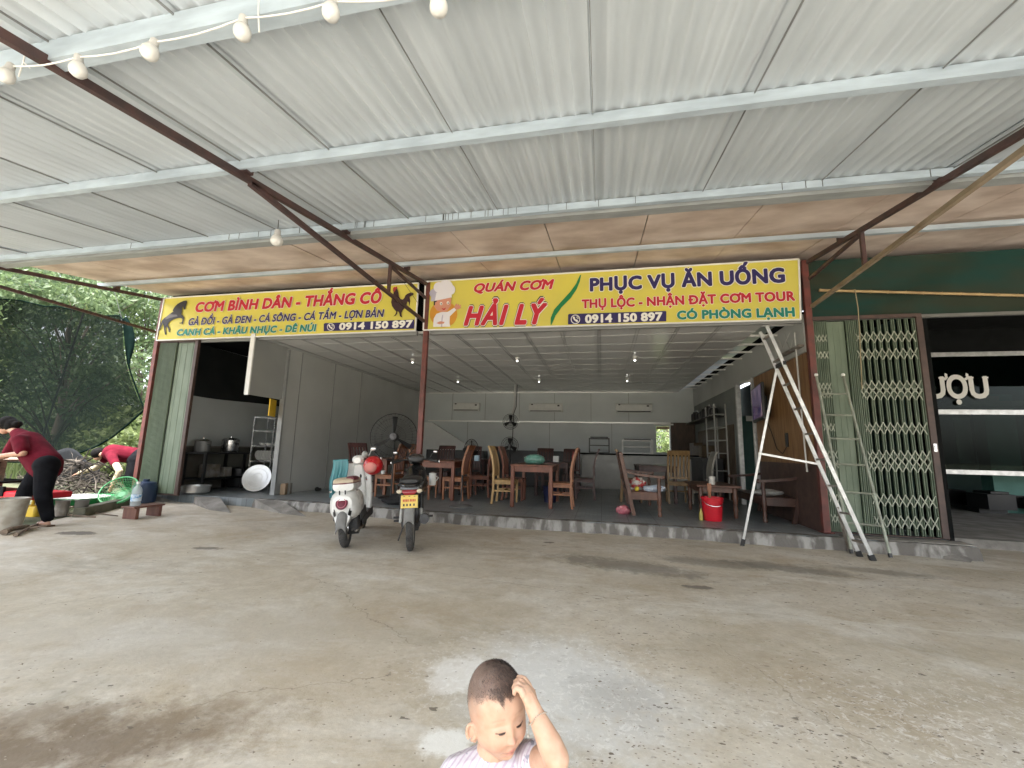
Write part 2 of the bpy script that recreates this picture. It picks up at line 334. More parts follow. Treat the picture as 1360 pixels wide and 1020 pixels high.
def tile_floor():
    m = bpy.data.materials.new('grey_floor_tiles'); m.use_nodes = True; t = m.node_tree; n = t.nodes; L = t.links; b = n['Principled BSDF']
    tc = n.new('ShaderNodeTexCoord'); br = n.new('ShaderNodeTexBrick'); L.new(tc.outputs['Object'], br.inputs['Vector'])
    br.offset = 0; br.inputs['Scale'].default_value = 1; br.inputs['Brick Width'].default_value = .4; br.inputs['Row Height'].default_value = .4; br.inputs['Mortar Size'].default_value = .004
    br.inputs['Color1'].default_value = (.22, .255, .275, 1); br.inputs['Color2'].default_value = (.29, .325, .34, 1); br.inputs['Mortar'].default_value = (.05, .05, .05, 1)
    b2 = n.new('ShaderNodeTexBrick'); L.new(tc.outputs['Object'], b2.inputs['Vector']); b2.offset = .5
    b2.inputs['Scale'].default_value = 1; b2.inputs['Brick Width'].default_value = .13; b2.inputs['Row Height'].default_value = .065; b2.inputs['Mortar Size'].default_value = .006
    b2.inputs['Color1'].default_value = (.55, .55, .55, 1); b2.inputs['Color2'].default_value = (1, 1, 1, 1); b2.inputs['Mortar'].default_value = (.4, .4, .4, 1)
    no = n.new('ShaderNodeTexNoise'); no.inputs['Scale'].default_value = 3; no.inputs['Detail'].default_value = 6; L.new(tc.outputs['Object'], no.inputs['Vector'])
    x = n.new('ShaderNodeMix'); x.data_type = 'RGBA'; x.blend_type = 'MULTIPLY'; x.inputs[0].default_value = .7; L.new(br.outputs[0], x.inputs[6]); L.new(b2.outputs[0], x.inputs[7])
    y = n.new('ShaderNodeMix'); y.data_type = 'RGBA'; cr = n.new('ShaderNodeValToRGB'); cr.color_ramp.elements[0].position = .5; cr.color_ramp.elements[1].position = .75
    L.new(no.outputs[0], cr.inputs[0]); mm = n.new('ShaderNodeMath'); mm.operation = 'MULTIPLY'; mm.inputs[1].default_value = .55; L.new(cr.outputs[0], mm.inputs[0]); L.new(mm.outputs[0], y.inputs[0])
    L.new(x.outputs[2], y.inputs[6]); y.inputs[7].default_value = (.23, .22, .20, 1); L.new(y.outputs[2], b.inputs['Base Color'])
    b.inputs['Roughness'].default_value = .38
    return m
M_TILE = tile_floor()

# ================================================================== ground, yard, floor slab
tag(MB().quad((-200, -200, 0), (200, -200, 0), (200, 200, 0), (-200, 200, 0)).build('ground', M_SOIL), 'brown and green earth around the yard', 'ground', kind='structure')
yd = MB(); yd.quad((-7.1, -16, .006), (30, -16, .006), (30, 7.6, .006), (-9.2, 7.6, .006), (-7.3, 4.3, .006), (-14, 1.5, .006), (-16, -16, .006))
tag(yd.build('yard', M_YARD, recalc=False), 'worn beige concrete yard in front of the restaurant', 'yard', kind='structure')
EDGE = [(-8.9, 7.05), (-7.6, 7.0), (-6.2, 6.95), (-4.6, 6.85), (-3.2, 6.62), (-1.32, 6.52), (1.04, 6.52), (2.9, 6.38), (4.35, 6.3)]
fl = MB()
poly = EDGE + [(4.35, 15.2), (-8.9, 15.2)]
fl.prism(poly, (0, 0, .15), (1, 0, 0), (0, 1, 0), (0, 0, -.16))
tag(fl.build('floor', M_TILE), 'grey tiled restaurant floor raised one step', 'floor', kind='structure')
# rough concrete edge of the step, a thin lip in front of the tiles
lip = MB()
rnd = random.Random(3)
pts = []
for (a, b) in zip(EDGE[2:-1], EDGE[3:]):
    k = max(2, int((Vector(b)-Vector(a)).length/.14))
    pts += [Vector(a).lerp(Vector(b), i/k) for i in range(k)]
pts.append(Vector(EDGE[-1]))
rows = []
for p in pts:
    j1, j2, j3 = rnd.uniform(-.02, .03), rnd.uniform(-.012, .006), rnd.uniform(.0, .05)
    rows.append([(p.x, p.y+.12+j3, .1505), (p.x, p.y+.10+j3, .156), (p.x, p.y-.03+j1*.5, .152+j2), (p.x, p.y-.055+j1, .08), (p.x, p.y-.07+j1*1.6, -.01)])
k = 5
lip.add([q for r_ in rows for q in r_], [(i*k+j, (i+1)*k+j, (i+1)*k+j+1, i*k+j+1) for i in range(len(rows)-1) for j in range(k-1)])
M_LIP = mat('whitewashed_step_edge', (.34, .33, .31), .85, col2=(.14, .13, .118), scale=7, stretch=(1, 1, .3), bump=.8, bscale=26, lo=.47, hi=.60)
tag(lip.build('step_edge', M_LIP, smooth=60), 'chipped whitewashed concrete edge of the floor step', 'step', kind='structure')
# right-hand shop floor and kerb
tag(MB().prism([(4.352, 7.2), (14, 6.4), (14, 14), (4.352, 14)], (0, 0, .12), (1, 0, 0), (0, 1, 0), (0, 0, -.13)).build('shop_floor', M_CONC), 'dark concrete floor of the next shop', 'floor', kind='structure')
tag(MB().prism([(3.05, 6.42), (4.40, 6.36), (4.42, 6.62), (3.05, 6.62)], (0, 0, .162), (1, 0, 0), (0, 1, 0), (0, 0, -.17)).build('gate_sill', M_CONC, bevel=.012), 'low concrete sill under the green folding gate', 'sill', kind='structure')
rp = MB(); x0, y0 = 4.08, 6.62
rp.add([(3.95, 6.20, .008), (4.14, 6.12, .008), (4.45, 6.45, .02), (4.45, 6.62, .15), (4.2, 6.62, .15), (3.98, 6.40, .13), (4.45, 6.62, .008), (4.2, 6.62, .008)], [(0, 1, 2, 3, 4, 5), (1, 2, 3, 6), (0, 5, 4, 7), (3, 4, 7, 6)])
tag(rp.build('cement_ramp', M_CONC), 'small grey cement wedge at the foot of the brown gate post', 'ramp')
# thin cement ramps on the left of the step
for lab, (ax, ay), (bx, by) in [('narrow cement ramp beside the aluminium basin', (232, 668), (258, 658)), ('wide cement ramp in front of the plate rack', (300, 681), (332, 664)), ('broken cement ramp left of the white scooter', (400, 686), (432, 664))]:
    a = onz(ax, ay); b = onz(bx, by); d = (b-a); d.z = 0; d.normalize(); yb = 6.9
    q = MB(); wd = .55
    q.add([(a.x-wd*.8, a.y+.1, .008), (a.x+.12, a.y-.02, .008), (b.x+.18, yb, .15), (b.x-wd*.7, yb, .15), (b.x+.18, yb, .0), (b.x-wd*.7, yb, 0)], [(0, 1, 2, 3), (1, 2, 4), (0, 3, 5), (2, 3, 5, 4)])
    tag(q.build('cement_ramp', M_CONC, smooth=0), lab, 'ramp', 'cement ramps at the step')
# raised earth bank with kerb on the left
kb = MB()
K = [(-7.62, 5.15), (-8.1, 5.95), (-8.72, 7.0)]
for a, b in zip(K, K[1:]): kb.bar((*a, .065), (*b, .065), .15, .15)
tag(kb.build('kerb', mat('mossy_kerb', (.15, .145, .11), .9, col2=(.075, .08, .055), scale=4, bump=.4, bscale=25), bevel=.015), 'low mossy concrete kerb beside the kitchen gate', 'kerb', kind='structure')

# ================================================================== awning
TS = math.tan(R(8.7))
def zr(y): return 4.13 + TS*(y-6.7)
XL, XR, YF, YB = -8.95, 12.0, -1.3, 6.95
aw = thing('awning', 'large lean-to awning of grey corrugated sheets on steel purlins and trusses', 'awning', (0, 6.7, 4.1))
PITCH_W = .106
PY = [1.47, 2.73, 4.16, 5.77]
M_LAP_SHADE = mat('lap_shadow', (.24, .25, .255), .6, var=.3, scale=3)  # dark grey that paints the shadow line at the sheet joints
def corr(x0, x1, y0, y1, dz=0, amp=.016):
    q = MB(); n = int((x1-x0)/PITCH_W*6); prof = []
    for i in range(n+1):
        x = x0 + (x1-x0)*i/n; t = (x/PITCH_W) % 1
        prof.append((x, amp*(1.1*math.exp(-((t-.5)/.13)**2) - .25*math.cos(2*PI*t))))
    ys = [y0, (y0+y1)/2, y1]
    for y in ys: q.v += [(x, y, zr(y)+dz-h_) for x, h_ in prof]
    k = n+1
    q.f += [(j*k+i, j*k+i+1, (j+1)*k+i+1, (j+1)*k+i) for j in range(2) for i in range(n)]
    return q
sheets = [-8.95, -7.93, -6.91, -5.89, -4.87, -3.85, -2.99, -2.15, -1.11, -.07, .97, 2.01, 3.05, 4.09, 5.13, 6.17, 7.21, 8.25, 9.29, 10.33, 12.0]
for i, (a, b) in enumerate(zip(sheets, sheets[1:])):
    corr(a-.03, b+.035, YF, 4.58, dz=.006*(i % 2)).build('roof_sheet', M_SHEET, aw, smooth=80, recalc=False)
for i, xs_ in enumerate(sheets[1:-1]):  # added dark strips that draw the shadow gap where sheets overlap
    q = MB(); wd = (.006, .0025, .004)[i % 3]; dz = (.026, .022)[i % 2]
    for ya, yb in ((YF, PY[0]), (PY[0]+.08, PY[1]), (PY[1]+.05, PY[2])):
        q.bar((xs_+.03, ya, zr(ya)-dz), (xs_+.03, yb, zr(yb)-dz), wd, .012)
    q.build('lap_shadow_strip', M_LAP_SHADE, aw, smooth=0)
bd = MB()
bxs = [-8.95, -7.75, -6.55, -5.35, -4.15, -2.95, -1.85, -.65, .55, 1.75, 2.95, 4.15, 5.35, 6.55, 7.75, 8.95, 10.15, 12]
rb = random.Random(5)
for a, b in zip(bxs, bxs[1:]):
    for (ya, yb) in ((4.5, 5.98), (5.985, YB+1.2)):
        dz = rb.uniform(-.006, .004)
        bd.add([(a+.006, ya, zr(ya)+.03+dz), (b-.006, ya, zr(ya)+.03+dz), (b-.006, yb, zr(yb)+.03+dz), (a+.006, yb, zr(yb)+.03+dz),
                (a+.006, ya, zr(ya)+.05+dz), (b-.006, ya, zr(ya)+.05+dz), (b-.006, yb, zr(yb)+.05+dz), (a+.006, yb, zr(yb)+.05+dz)],
               [(0, 1, 2, 3), (4, 5, 6, 7), (0, 1, 5, 4), (1, 2, 6, 5), (2, 3, 7, 6), (3, 0, 4, 7)])
bd.build('ceiling_board', M_BOARD, aw, smooth=0)
# opaque top skin over both
MB().quad((XL, YF, zr(YF)+.075), (XR, YF, zr(YF)+.075), (XR, YB+1.2, zr(YB+1.2)+.075), (XL, YB+1.2, zr(YB+1.2)+.075)).build('roof_skin', M_PURLIN_D, aw, smooth=0)
def purlin(y, hgt=.085, dep=.05, low=0.):
    z1 = zr(y)-.013; z0 = z1-hgt
    q = MB(); q.box(((XL+XR)/2, y, (z0+z1)/2), (XR-XL, .004, hgt)); q.box(((XL+XR)/2, y+dep/2+.002, z0+.002), (XR-XL, dep, .004)); q.box(((XL+XR)/2, y+dep/2+.002, z1-.002), (XR-XL, dep, .004))
    q.box(((XL+XR)/2, y+dep+.002, z0+.012), (XR-XL, .004, .02))
    return q.build('purlin', M_PURLIN, aw, smooth=0)
purlin(PY[0], .125, .075); purlin(PY[1]); purlin(5.72, .06, .05)
purlin(PY[2], .075, .05)
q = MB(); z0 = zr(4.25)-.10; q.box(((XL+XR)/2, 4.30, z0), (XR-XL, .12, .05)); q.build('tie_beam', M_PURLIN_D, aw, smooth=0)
rt = random.Random(4)
q = MB()
for i in range(34):
    x = rt.choice([rt.uniform(-7, 3.5), rt.gauss(-1.2, .8)]); MB().box((x, PY[2]-.0035, zr(PY[2])-.05), (.005, .004, .074)).build('weld_seam', M_WIRE, aw, smooth=0)
def truss(X, mtl, y0=-1.25, braces=True, top_dy=6.66):
    t = bpy.data.objects.new('truss', None); COL.objects.link(t); t.parent = aw
    zt = lambda y: zr(y)-.135
    b = .042
    MB().bar((X, y0, zt(y0)), (X, 6.64, zt(6.64)-.01), b, .055).build('top_chord', mtl, t, smooth=0)
    for y in PY: MB().box((X+.03, y+.045, zr(y)-.06), (.075, .07, .1)).build('bracket', mtl, t, smooth=0)
    MB().bar((X, 2.85, zt(2.85)-.03), (X, 6.63, 3.30), b, .045).build('bottom_chord', mtl, t, smooth=0)
    yS = 5.35; zl = (zt(2.85)-.03) + (3.30-zt(2.85)+.03)*(yS-2.85)/(6.63-2.85)
    MB().bar((X, yS, zt(yS)-.03), (X, yS, zl+.02), .04, .04).build('strut', mtl, t, smooth=0)
    MB().bar((X, yS+.05, zt(yS)-.05), (X, 6.63, 3.72), .038, .038).build('brace', mtl, t, smooth=0)
    return t
truss(-2.96, M_RUST); tl_ = truss(-8.66, M_RUST)
for o in list(bpy.data.objects):
    if o.parent == tl_ and o.name.split('.')[0] in ('strut', 'brace'): bpy.data.objects.remove(o)
tr = truss(2.98, M_RUST)
M_TANPOST = mat('tan_painted_steel', (.30, .235, .165), .6, col2=(.2, .15, .10), scale=6)
for o in list(bpy.data.objects):
    if o.parent == tr and o.name.startswith('bottom_chord'): o.data.materials[0] = M_TANPOST
truss(8.9, M_RUST)
for X, ztop, mm in ((-2.95, zr(6.7)-.1, M_REDPOST), (2.96, zr(6.7)-.1, M_REDPOST), (-8.68, zr(6.7)-.1, M_REDPOST)):
    q = MB(); q.box((X, 6.72, (.15+ztop)/2), (.085, .075, ztop-.15)); q.box((X, 6.72, .165), (.15, .14, .012)); q.build('post', mm, aw, smooth=0, bevel=.006)

# ================================================================== restaurant building
rs = thing('restaurant_building', 'open fronted restaurant hall with white panel walls and glossy white ceiling', 'building', (-2.9, 10.5, .15))
ZC = 3.15; XW0, XW1, YBK = -6.4, 2.9, 14.5
q = MB(); q.box((-7.5, YBK+.1, 1.7), (17.8, .001, .001))
bw = MB()   # back wall with window opening 1.72..2.2 x 1.2..2.02
def wallrect(b, x0, x1, z0, z1): b.box(((x0+x1)/2, YBK+.05, (z0+z1)/2), (x1-x0, .1, z1-z0))
wx0, wx1, wz0, wz1 = 1.74, 2.16, 1.20, 2.04
wallrect(bw, -8.8, wx0, .1, 4.2); wallrect(bw, wx0, wx1, .1, wz0); wallrect(bw, wx0, wx1, wz1, 4.2); wallrect(bw, wx1, 4.3, .1, 4.2)
bw.build('back_wall', M_WALLW, rs, smooth=0)
tr_ = MB()
tr_.box((-1.9, YBK-.012, 2.13), (8.4, .03, .045)); tr_.box((-1.9, YBK-.012, 3.13), (8.4, .03, .03))
tr_.build('wall_trim', mat('bright_trim', (.8, .8, .78), .3, metal=.3, var=0), rs, smooth=0)
sm = MB()
for x in (-5.2, -3.98, -2.76, -1.54, -.32, .9): sm.box((x, YBK-.004, 2.64), (.012, .012, .95))
for x in (-4.6, -1.7, .35): sm.box((x, YBK-.004, 1.1), (.012, .012, 2.0))
sm.build('panel_seam', M_PVCLINE, rs, smooth=0)
MB().box((XW0-.04, (7.62+YBK)/2, 1.65), (.08, YBK-7.62, 3.3)).build('side_wall', M_WALLG, rs, smooth=0)
MB().box((XW0-.04, 7.148, 2.62), (.07, .935, 1.12)).build('hanging_panel', mat('grey_hanging_panel', (.36, .37, .36), .5, col2=(.31, .32, .31), scale=1.), rs, smooth=0)
q = MB(); q.box((XW0-.0, 6.672, 2.62), (.085, .03, 1.16)); q.build('panel_edge', M_WHITEM, rs, smooth=0)
q = MB(); q.box((XW0, 7.60, 1.63), (.1, .05, 2.95)); q.build('door_jamb', mat('grey_jamb', (.30, .31, .31), .5), rs, smooth=0)
q = MB(); q.box((XW0+.006, 8.05, 1.65), (.012, .015, 3.0)); q.box((XW0+.006, 9.25, 1.65), (.012, .012, 3.0)); q.box((XW0+.006, 10.45, 1.65), (.012, .012, 3.0)); q.build('panel_seam', M_PVCLINE, rs, smooth=0)
# kitchen walls
MB().box((-8.74, 10.7, 1.66), (.1, 7.6, 3.3)).build('kitchen_wall', M_WALLW, rs, smooth=0)
MB().box((-7.6, 10.9, 1.66), (2.3, .1, 3.3)).build('kitchen_back_wall', M_WALLG, rs, smooth=0)
dk = MB()
def dfn(u, v):
    y = 7.0 + 3.8*u; z = 3.3 - v*(1.12+.03*math.sin(6*u)+.03*u)
    return (-8.66+.015*math.sin(9*u+3*v), y, z)
dk.grid(dfn, 20, 6); M_SHEETD = mat('dark_grey_sheeting', (.032, .035, .036), .8, var=.3, spec=.2, scale=2)
dk.build('dark_sheeting', M_SHEETD, rs, smooth=60, recalc=False)
q = MB(); q.grid(lambda u, v: (-8.6+2.1*u, 10.83-.02*math.sin(8*u), 3.3-v*(1.15+.02*math.sin(7*u))), 10, 4); q.build('dark_sheeting', M_SHEETD, rs, smooth=60, recalc=False)
MB().box((-7.55, 8.95, 3.33), (2.3, 3.9, .04)).build('kitchen_ceiling', M_DARK, rs, smooth=0)
q = MB(); q.box((-8.60, 8.95, .60), (.05, 3.6, .9)); q.build('splash_board', mat('grimy_board', (.17, .17, .145), .7, col2=(.09, .08, .065), scale=2), rs, smooth=0)
q = MB(); q.box((-8.58, 8.95, 1.06), (.10, 3.6, .03)); q.build('ledge', M_CONC, rs, smooth=0)
# hall ceiling with trim grid
cl = MB(); cl.box(((XW0+2.46)/2, (6.85+YBK)/2, ZC+.02), (2.46-XW0, YBK-6.85, .04)); cl.build('ceiling', M_PVC, rs, smooth=0)
gr = MB()
x = 2.46-.62
while x > XW0+.1:
    gr.box((x-.024, (6.86+YBK)/2, ZC-.003), (.009, YBK-6.9, .008)); gr.box((x+.024, (6.86+YBK)/2, ZC-.003), (.009, YBK-6.9, .008)); x -= .62
y = 7.35
gr2 = MB()
while y < YBK-.1:
    gr2.box(((XW0+2.46)/2, y, ZC-.002), (2.46-XW0, .012, .006)); y += .62
gr.build('ceiling_trim', M_PVCLINE, rs, smooth=0); gr2.build('ceiling_trim', mat('pale_trim', (.5, .51, .5), .35, var=.1), rs, smooth=0)
# right side: slot with white rungs, band and wall
sl_ = MB(); sl_.box((2.70, (6.85+YBK)/2, 3.75), (.5, YBK-6.85, .05)); sl_.build('slot_top', M_DARK, rs, smooth=0)
y = 7.1
while y < YBK: MB().box((2.70, y, 3.17), (.5, .05, .03)).build('slot_rung', M_WHITEM, rs, smooth=0); y += .62
MB().box((2.95, (6.78+YBK)/2, 2.95), (.08, YBK-6.78, .56)).build('soffit_band', M_WALLG, rs, smooth=0)
MB().box((2.95, (6.78+8.98)/2, 1.86), (.06, 2.2, 1.6)).build('plywood_wall', M_WOODP, rs, smooth=0)
MB().box((2.955, (6.78+8.98)/2, .6), (.05, 2.2, .92)).build('dark_dado', M_BROWNST, rs, smooth=0)
q = MB(); q.box((2.93, 9.06, 1.42), (.09, .07, 2.55)); q.box((2.93, 10.05, 1.42), (.09, .09, 2.55)); q.build('door_frame', M_ALU, rs, smooth=0, bevel=.004)
MB().box((2.95, (10.1+YBK)/2, 1.42), (.06, YBK-10.1, 2.6)).build('side_wall', mat('grey_green_panel', (.24, .26, .25), .55, col2=(.17, .185, .18), scale=1.3), rs, smooth=0)
MB().box((2.914, 12.2, 1.0), (.02, 3.6, 1.7)).build('brown_boarding', mat('brown_boards', (.13, .095, .06), .6, col2=(.075, .05, .035), scale=4, stretch=(1, 5, 1)), rs, smooth=0)
MB().box((4.36, 11.0, 1.6), (.06, 7.4, 3.3)).build('far_room_wall', M_TEALP, rs, smooth=0)
q = MB(); q.box((3.6, 10.9, 1.1), (.9, .5, 1.9)); q.build('teal_cupboard', mat('teal_cupboard', (.02, .10, .085), .5), rs, smooth=0)
q = MB(); q.box((3.6, 10.64, 2.0), (.7, .02, .12)); q.build('cupboard_label', M_WHITEM, rs, smooth=0)
MB().box((3.6, 11.0, 3.35), (1.3, 7.8, .04)).build('far_room_ceiling', M_DARK, rs, smooth=0)
q = MB(); q.box((2.55, YBK-.03, 1.1), (.72, .05, 2.1)); q.build('brown_door', mat('brown_door', (.085, .05, .03), .5, col2=(.05, .03, .02), scale=5, stretch=(5, 1, 1)), rs, smooth=0)
q = MB(); q.box((1.97, YBK-.02, 2.09), (.6, .08, .05)); q.build('window_lintel', M_WHITEM, rs, smooth=0)
q = MB(); q.box((1.95, YBK-.02, 1.98), (.4, .05, .09)); q.build('window_blind', mat('tan_blind', (.4, .3, .2), .7), rs, smooth=0)
# white stair side panel at the back left
MB().prism([(-6.36, .8), (-6.36, 2.05), (-5.85, 2.05), (-4.55, 1.3), (-4.55, .8)], (0, YBK-.25, 0), (1, 0, 0), (0, 0, 1), (0, .2, 0)).build('stair_side', mat('bright_white_panel', (.85, .85, .84), .5, var=.05), rs, smooth=0)
# roof over the hall
MB().box((-2.3, 10.9, 4.32), (13.2, 8.0, .06)).build('hall_roof', M_PURLIN_D, rs, smooth=0)
q = MB(); q.box((-5.9, 6.80, 3.14), (5.5, .06, .08)); q.box((-.0, 6.80, 3.14), (5.8, .06, .08)); q.build('front_lintel', M_PVCLINE, rs, smooth=0)
q = MB(); q.box((-2.9, 6.88, 3.66), (11.5, .04, .95)); q.build('front_fascia', M_DARK, rs, smooth=0)
# ================================================================== banners
def fab(name, col): return mat(name, col, .55, var=.06, scale=2)
M_YEL = mat('yellow_banner_vinyl', (.66, .58, .085), .5, col2=(.60, .53, .10), scale=2, bump=.2, bscale=3)
M_RED = fab('banner_red', (.50, .012, .03)); M_NAVY = fab('banner_navy', (.022, .015, .10)); M_TEAL = fab('banner_teal', (.004, .20, .15)); M_WHT = fab('banner_white', (.80, .79, .74))
M_BLK = fab('banner_black', (.025, .02, .022)); M_GRN = fab('banner_green', (.005, .19, .06))
YB0 = 6.672
def bpt(x, y, k=0): p = ony(x, y, YB0); return Vector((p.x, YB0-.002*k, p.z))
def banner(label, tl, tr, br, bl):
    t = thing('banner', label, 'banner', ((tl.x+tr.x)/2, YB0, bl.z), group='yellow restaurant banners')
    def cl(u, v):
        a = tl.lerp(tr, u); b = bl.lerp(br, u); p = a.lerp(b, v); p.y = YB0+.012 + .004*math.sin(u*23+v*3); return p
    MB().grid(cl, 40, 6).build('vinyl', M_YEL, t, recalc=False)
    q = MB()
    for a, b in ((tl, tr), (tr, br), (br, bl), (bl, tl)):
        q.bar((a.x, YB0+.012, a.z), (b.x, YB0+.012, b.z), .022, .03, up=(0, 1, 0))
    q.build('frame', M_WHITEM, t, smooth=0)
    return t
def lettering(t, txt, tlp, trp, blp, brp, m, bold=.035, shear=0., outline=None, obold=.03, k=2, name='lettering', space=1.04):
    """fit a line of text into the quad given by its cap-top and baseline ends on the banner"""
    tl, tr, bl, br = [bpt(*p) for p in (tlp, trp, blp, brp)]
    vs, fs = text_mb(txt, bold, shear, space); capv, _ = text_mb('H', 0, 0)
    ch = max(v.y for v in capv); x0, x1 = min(v.x for v in vs), max(v.x for v in vs)
    def put(vs, kk):
        out = []
        for v in vs:
            u = (v.x-x0)/(x1-x0); s = v.y/ch; p = bl.lerp(br, u); q = tl.lerp(tr, u)
            out.append((p.x, YB0-.002*kk-v.z, p.z + (q.z-p.z)*s))
        return out
    MB().add(put(vs, k), fs).build(name, m, t, smooth=0, recalc=False)
    if outline:
        v2, f2 = text_mb(txt, bold+obold, shear, space); MB().add(put(v2, k-1), f2).build('letter_outline', outline, t, smooth=0, recalc=False)
_kk = [0]
def shape(t, pts, m, k, name):
    _kk[0] = (_kk[0]+1) % 14; pp = [bpt(x, y, k*.9+_kk[0]*.06) for x, y in pts]
    tri = geometry.tessellate_polygon([[Vector((p.x, p.z, 0)) for p in pp]])
    MB().add(pp, [tuple(f) for f in tri]).build(name, m, t, smooth=0, recalc=False)
def oval(cx, cy_, rx, ry, a0=0, a1=2*PI, n=24): return [(cx+rx*math.cos(a0+(a1-a0)*i/n), cy_+ry*math.sin(a0+(a1-a0)*i/n)) for i in range(n+(a1-a0 < 6))]
def phone_icon(t, cx, cy_, r):
    shape(t, oval(cx, cy_, r, r), M_WHT, 3, 'phone_icon'); shape(t, oval(cx, cy_, r*.84, r*.84), M_NAVY, 4, 'phone_icon')
    a = oval(cx+r*.25, cy_-r*.3, r*.72, r*.72, R(70), R(205), 10) + oval(cx+r*.25, cy_-r*.3, r*.38, r*.38, R(205), R(70), 10)
    shape(t, a, M_WHT, 5, 'phone_icon'); shape(t, oval(cx-r*.37, cy_-r*.33, r*.2, r*.26, n=10), M_WHT, 6, 'phone_icon'); shape(t, oval(cx+r*.3, cy_+r*.4, r*.26, r*.2, n=10), M_WHT, 6, 'phone_icon')
    for q in (.28, .5): shape(t, oval(cx+r*.1, cy_-r*.12, r*q+r*.1, r*q+r*.1, R(-75), R(5), 6)+oval(cx+r*.1, cy_-r*.12, r*q, r*q, R(5), R(-75), 6), M_WHT, 5, 'phone_icon')

b2 = banner('long yellow banner with a chef and the words HẢI LÝ in red', bpt(565, 374), bpt(1061, 344), bpt(1063.5, 424.3), bpt(562, 438.3))
lettering(b2, 'QUÁN CƠM', (630.5, 377.4), (736.5, 371.4), (629.4, 388), (736, 383.2), M_RED, .05, .25, M_WHT, .03)
lettering(b2, 'HẢI LÝ', (620, 408.2), (736.5, 403.6), (616, 431.4), (727, 429.2), M_RED, .05, .3, M_WHT, .03, k=3, space=1.14)
lettering(b2, 'HẢI LÝ', (619.5, 407.6), (737.2, 402.9), (615.3, 431.9), (727.6, 429.7), M_BLK, .092, .3, k=1, name='letter_outline', space=1.14)
sw = [(772, 364.5), (770, 374), (766, 384), (758, 396), (746, 408), (738, 419), (732.5, 431.5), (731.2, 431.5), (731.5, 422), (736, 411), (745, 401), (757, 388), (765, 377), (770, 366)]
shape(b2, sw, M_GRN, 1, 'swoosh')
lettering(b2, 'PHỤC VỤ ĂN UỐNG', (783.3, 370.6), (1043, 356.4), (783.3, 386.4), (1043, 374.2), M_NAVY, .05, 0, M_WHT, .04)
lettering(b2, 'THỤ LỘC - NHẬN ĐẶT CƠM TOUR', (772.4, 398.6), (1056.3, 387.2), (772.4, 409.2), (1056.3, 398.8), M_RED, .05, .0, M_WHT, .035)
shape(b2, [(754.5, 418), (756, 417), (884, 413), (885, 414), (884.8, 426.8), (754.5, 431)], M_NAVY, 1, 'phone_panel')
phone_icon(b2, 764.3, 424.2, 6.2)
lettering(b2, '0914 150 897', (777, 418.8), (880, 415.2), (777, 428.8), (880, 425.4), M_WHT, .05, .0, k=3)
lettering(b2, 'CÓ PHÒNG LẠNH', (899.2, 413.5), (1055.9, 408.8), (899.2, 423.9), (1055.9, 420), M_TEAL, .055, .0, M_WHT, .03)
# chef emblem
C4 = lambda x, y: (550+x/5.037, 330+y/5.037)
M_ORG = fab('emblem_orange', (.62, .28, .03)); M_HATS = fab('emblem_hat_grey', (.46, .44, .55)); M_SKINE = fab('emblem_skin', (.62, .28, .19)); M_HATW = fab('emblem_white', (.74, .73, .78))
def cshape(pts, m, k, nm): shape(b2, [C4(*p) for p in pts], m, k, nm)
cshape(oval(197, 440, 92, 88), M_ORG, 1, 'emblem_disc')
cshape([(128, 525), (132, 470), (150, 438), (185, 425), (225, 425), (268, 398), (283, 412), (240, 455), (238, 500), (243, 524)], M_HATW, 3, 'emblem_jacket')
cshape([(180, 525), (184, 470), (190, 445), (196, 445), (192, 475), (189, 525)], M_HATS, 4, 'emblem_jacket')
cshape([(268, 398), (276, 378), (286, 366), (290, 382), (299, 368), (302, 384), (318, 376), (310, 392), (318, 398), (302, 405), (283, 412)], M_SKINE, 3, 'emblem_hand')
cshape([(150, 500), (175, 488), (205, 492), (200, 503), (170, 508)], M_SKINE, 5, 'emblem_hand')
cshape([(132, 352), (136, 390), (155, 416), (185, 427), (222, 418), (245, 385), (250, 345), (245, 322), (150, 335)], M_SKINE, 4, 'emblem_face')
cshape([(132, 380), (134, 350), (152, 340), (154, 356), (142, 362), (140, 382)], M_BLK, 5, 'emblem_hair')
cshape(oval(182, 370, 9, 11, n=12), M_WHT, 5, 'emblem_eye'); cshape(oval(228, 365, 9, 11, n=12), M_WHT, 5, 'emblem_eye'); cshape(oval(183, 372, 4, 5, n=8), M_BLK, 6, 'emblem_eye'); cshape(oval(229, 367, 4, 5, n=8), M_BLK, 6, 'emblem_eye')
cshape([(184, 400), (200, 404), (216, 396), (206, 412), (196, 413)], M_RED, 6, 'emblem_mouth')
cshape([(112, 356), (150, 350), (200, 338), (254, 328), (250, 290), (180, 285), (118, 318)], M_HATS, 5, 'emblem_hat')
cshape([(140, 352), (200, 340), (254, 328), (250, 285), (175, 282), (150, 300)], M_HATW, 6, 'emblem_hat')
cshape(oval(142, 302, 38, 32)[:], M_HATS, 5, 'emblem_hat'); cshape(oval(170, 262, 38, 36), M_HATW, 6, 'emblem_hat'); cshape(oval(215, 255, 46, 42), M_HATW, 7, 'emblem_hat'); cshape(oval(252, 278, 25, 32), M_HATW, 8, 'emblem_hat')

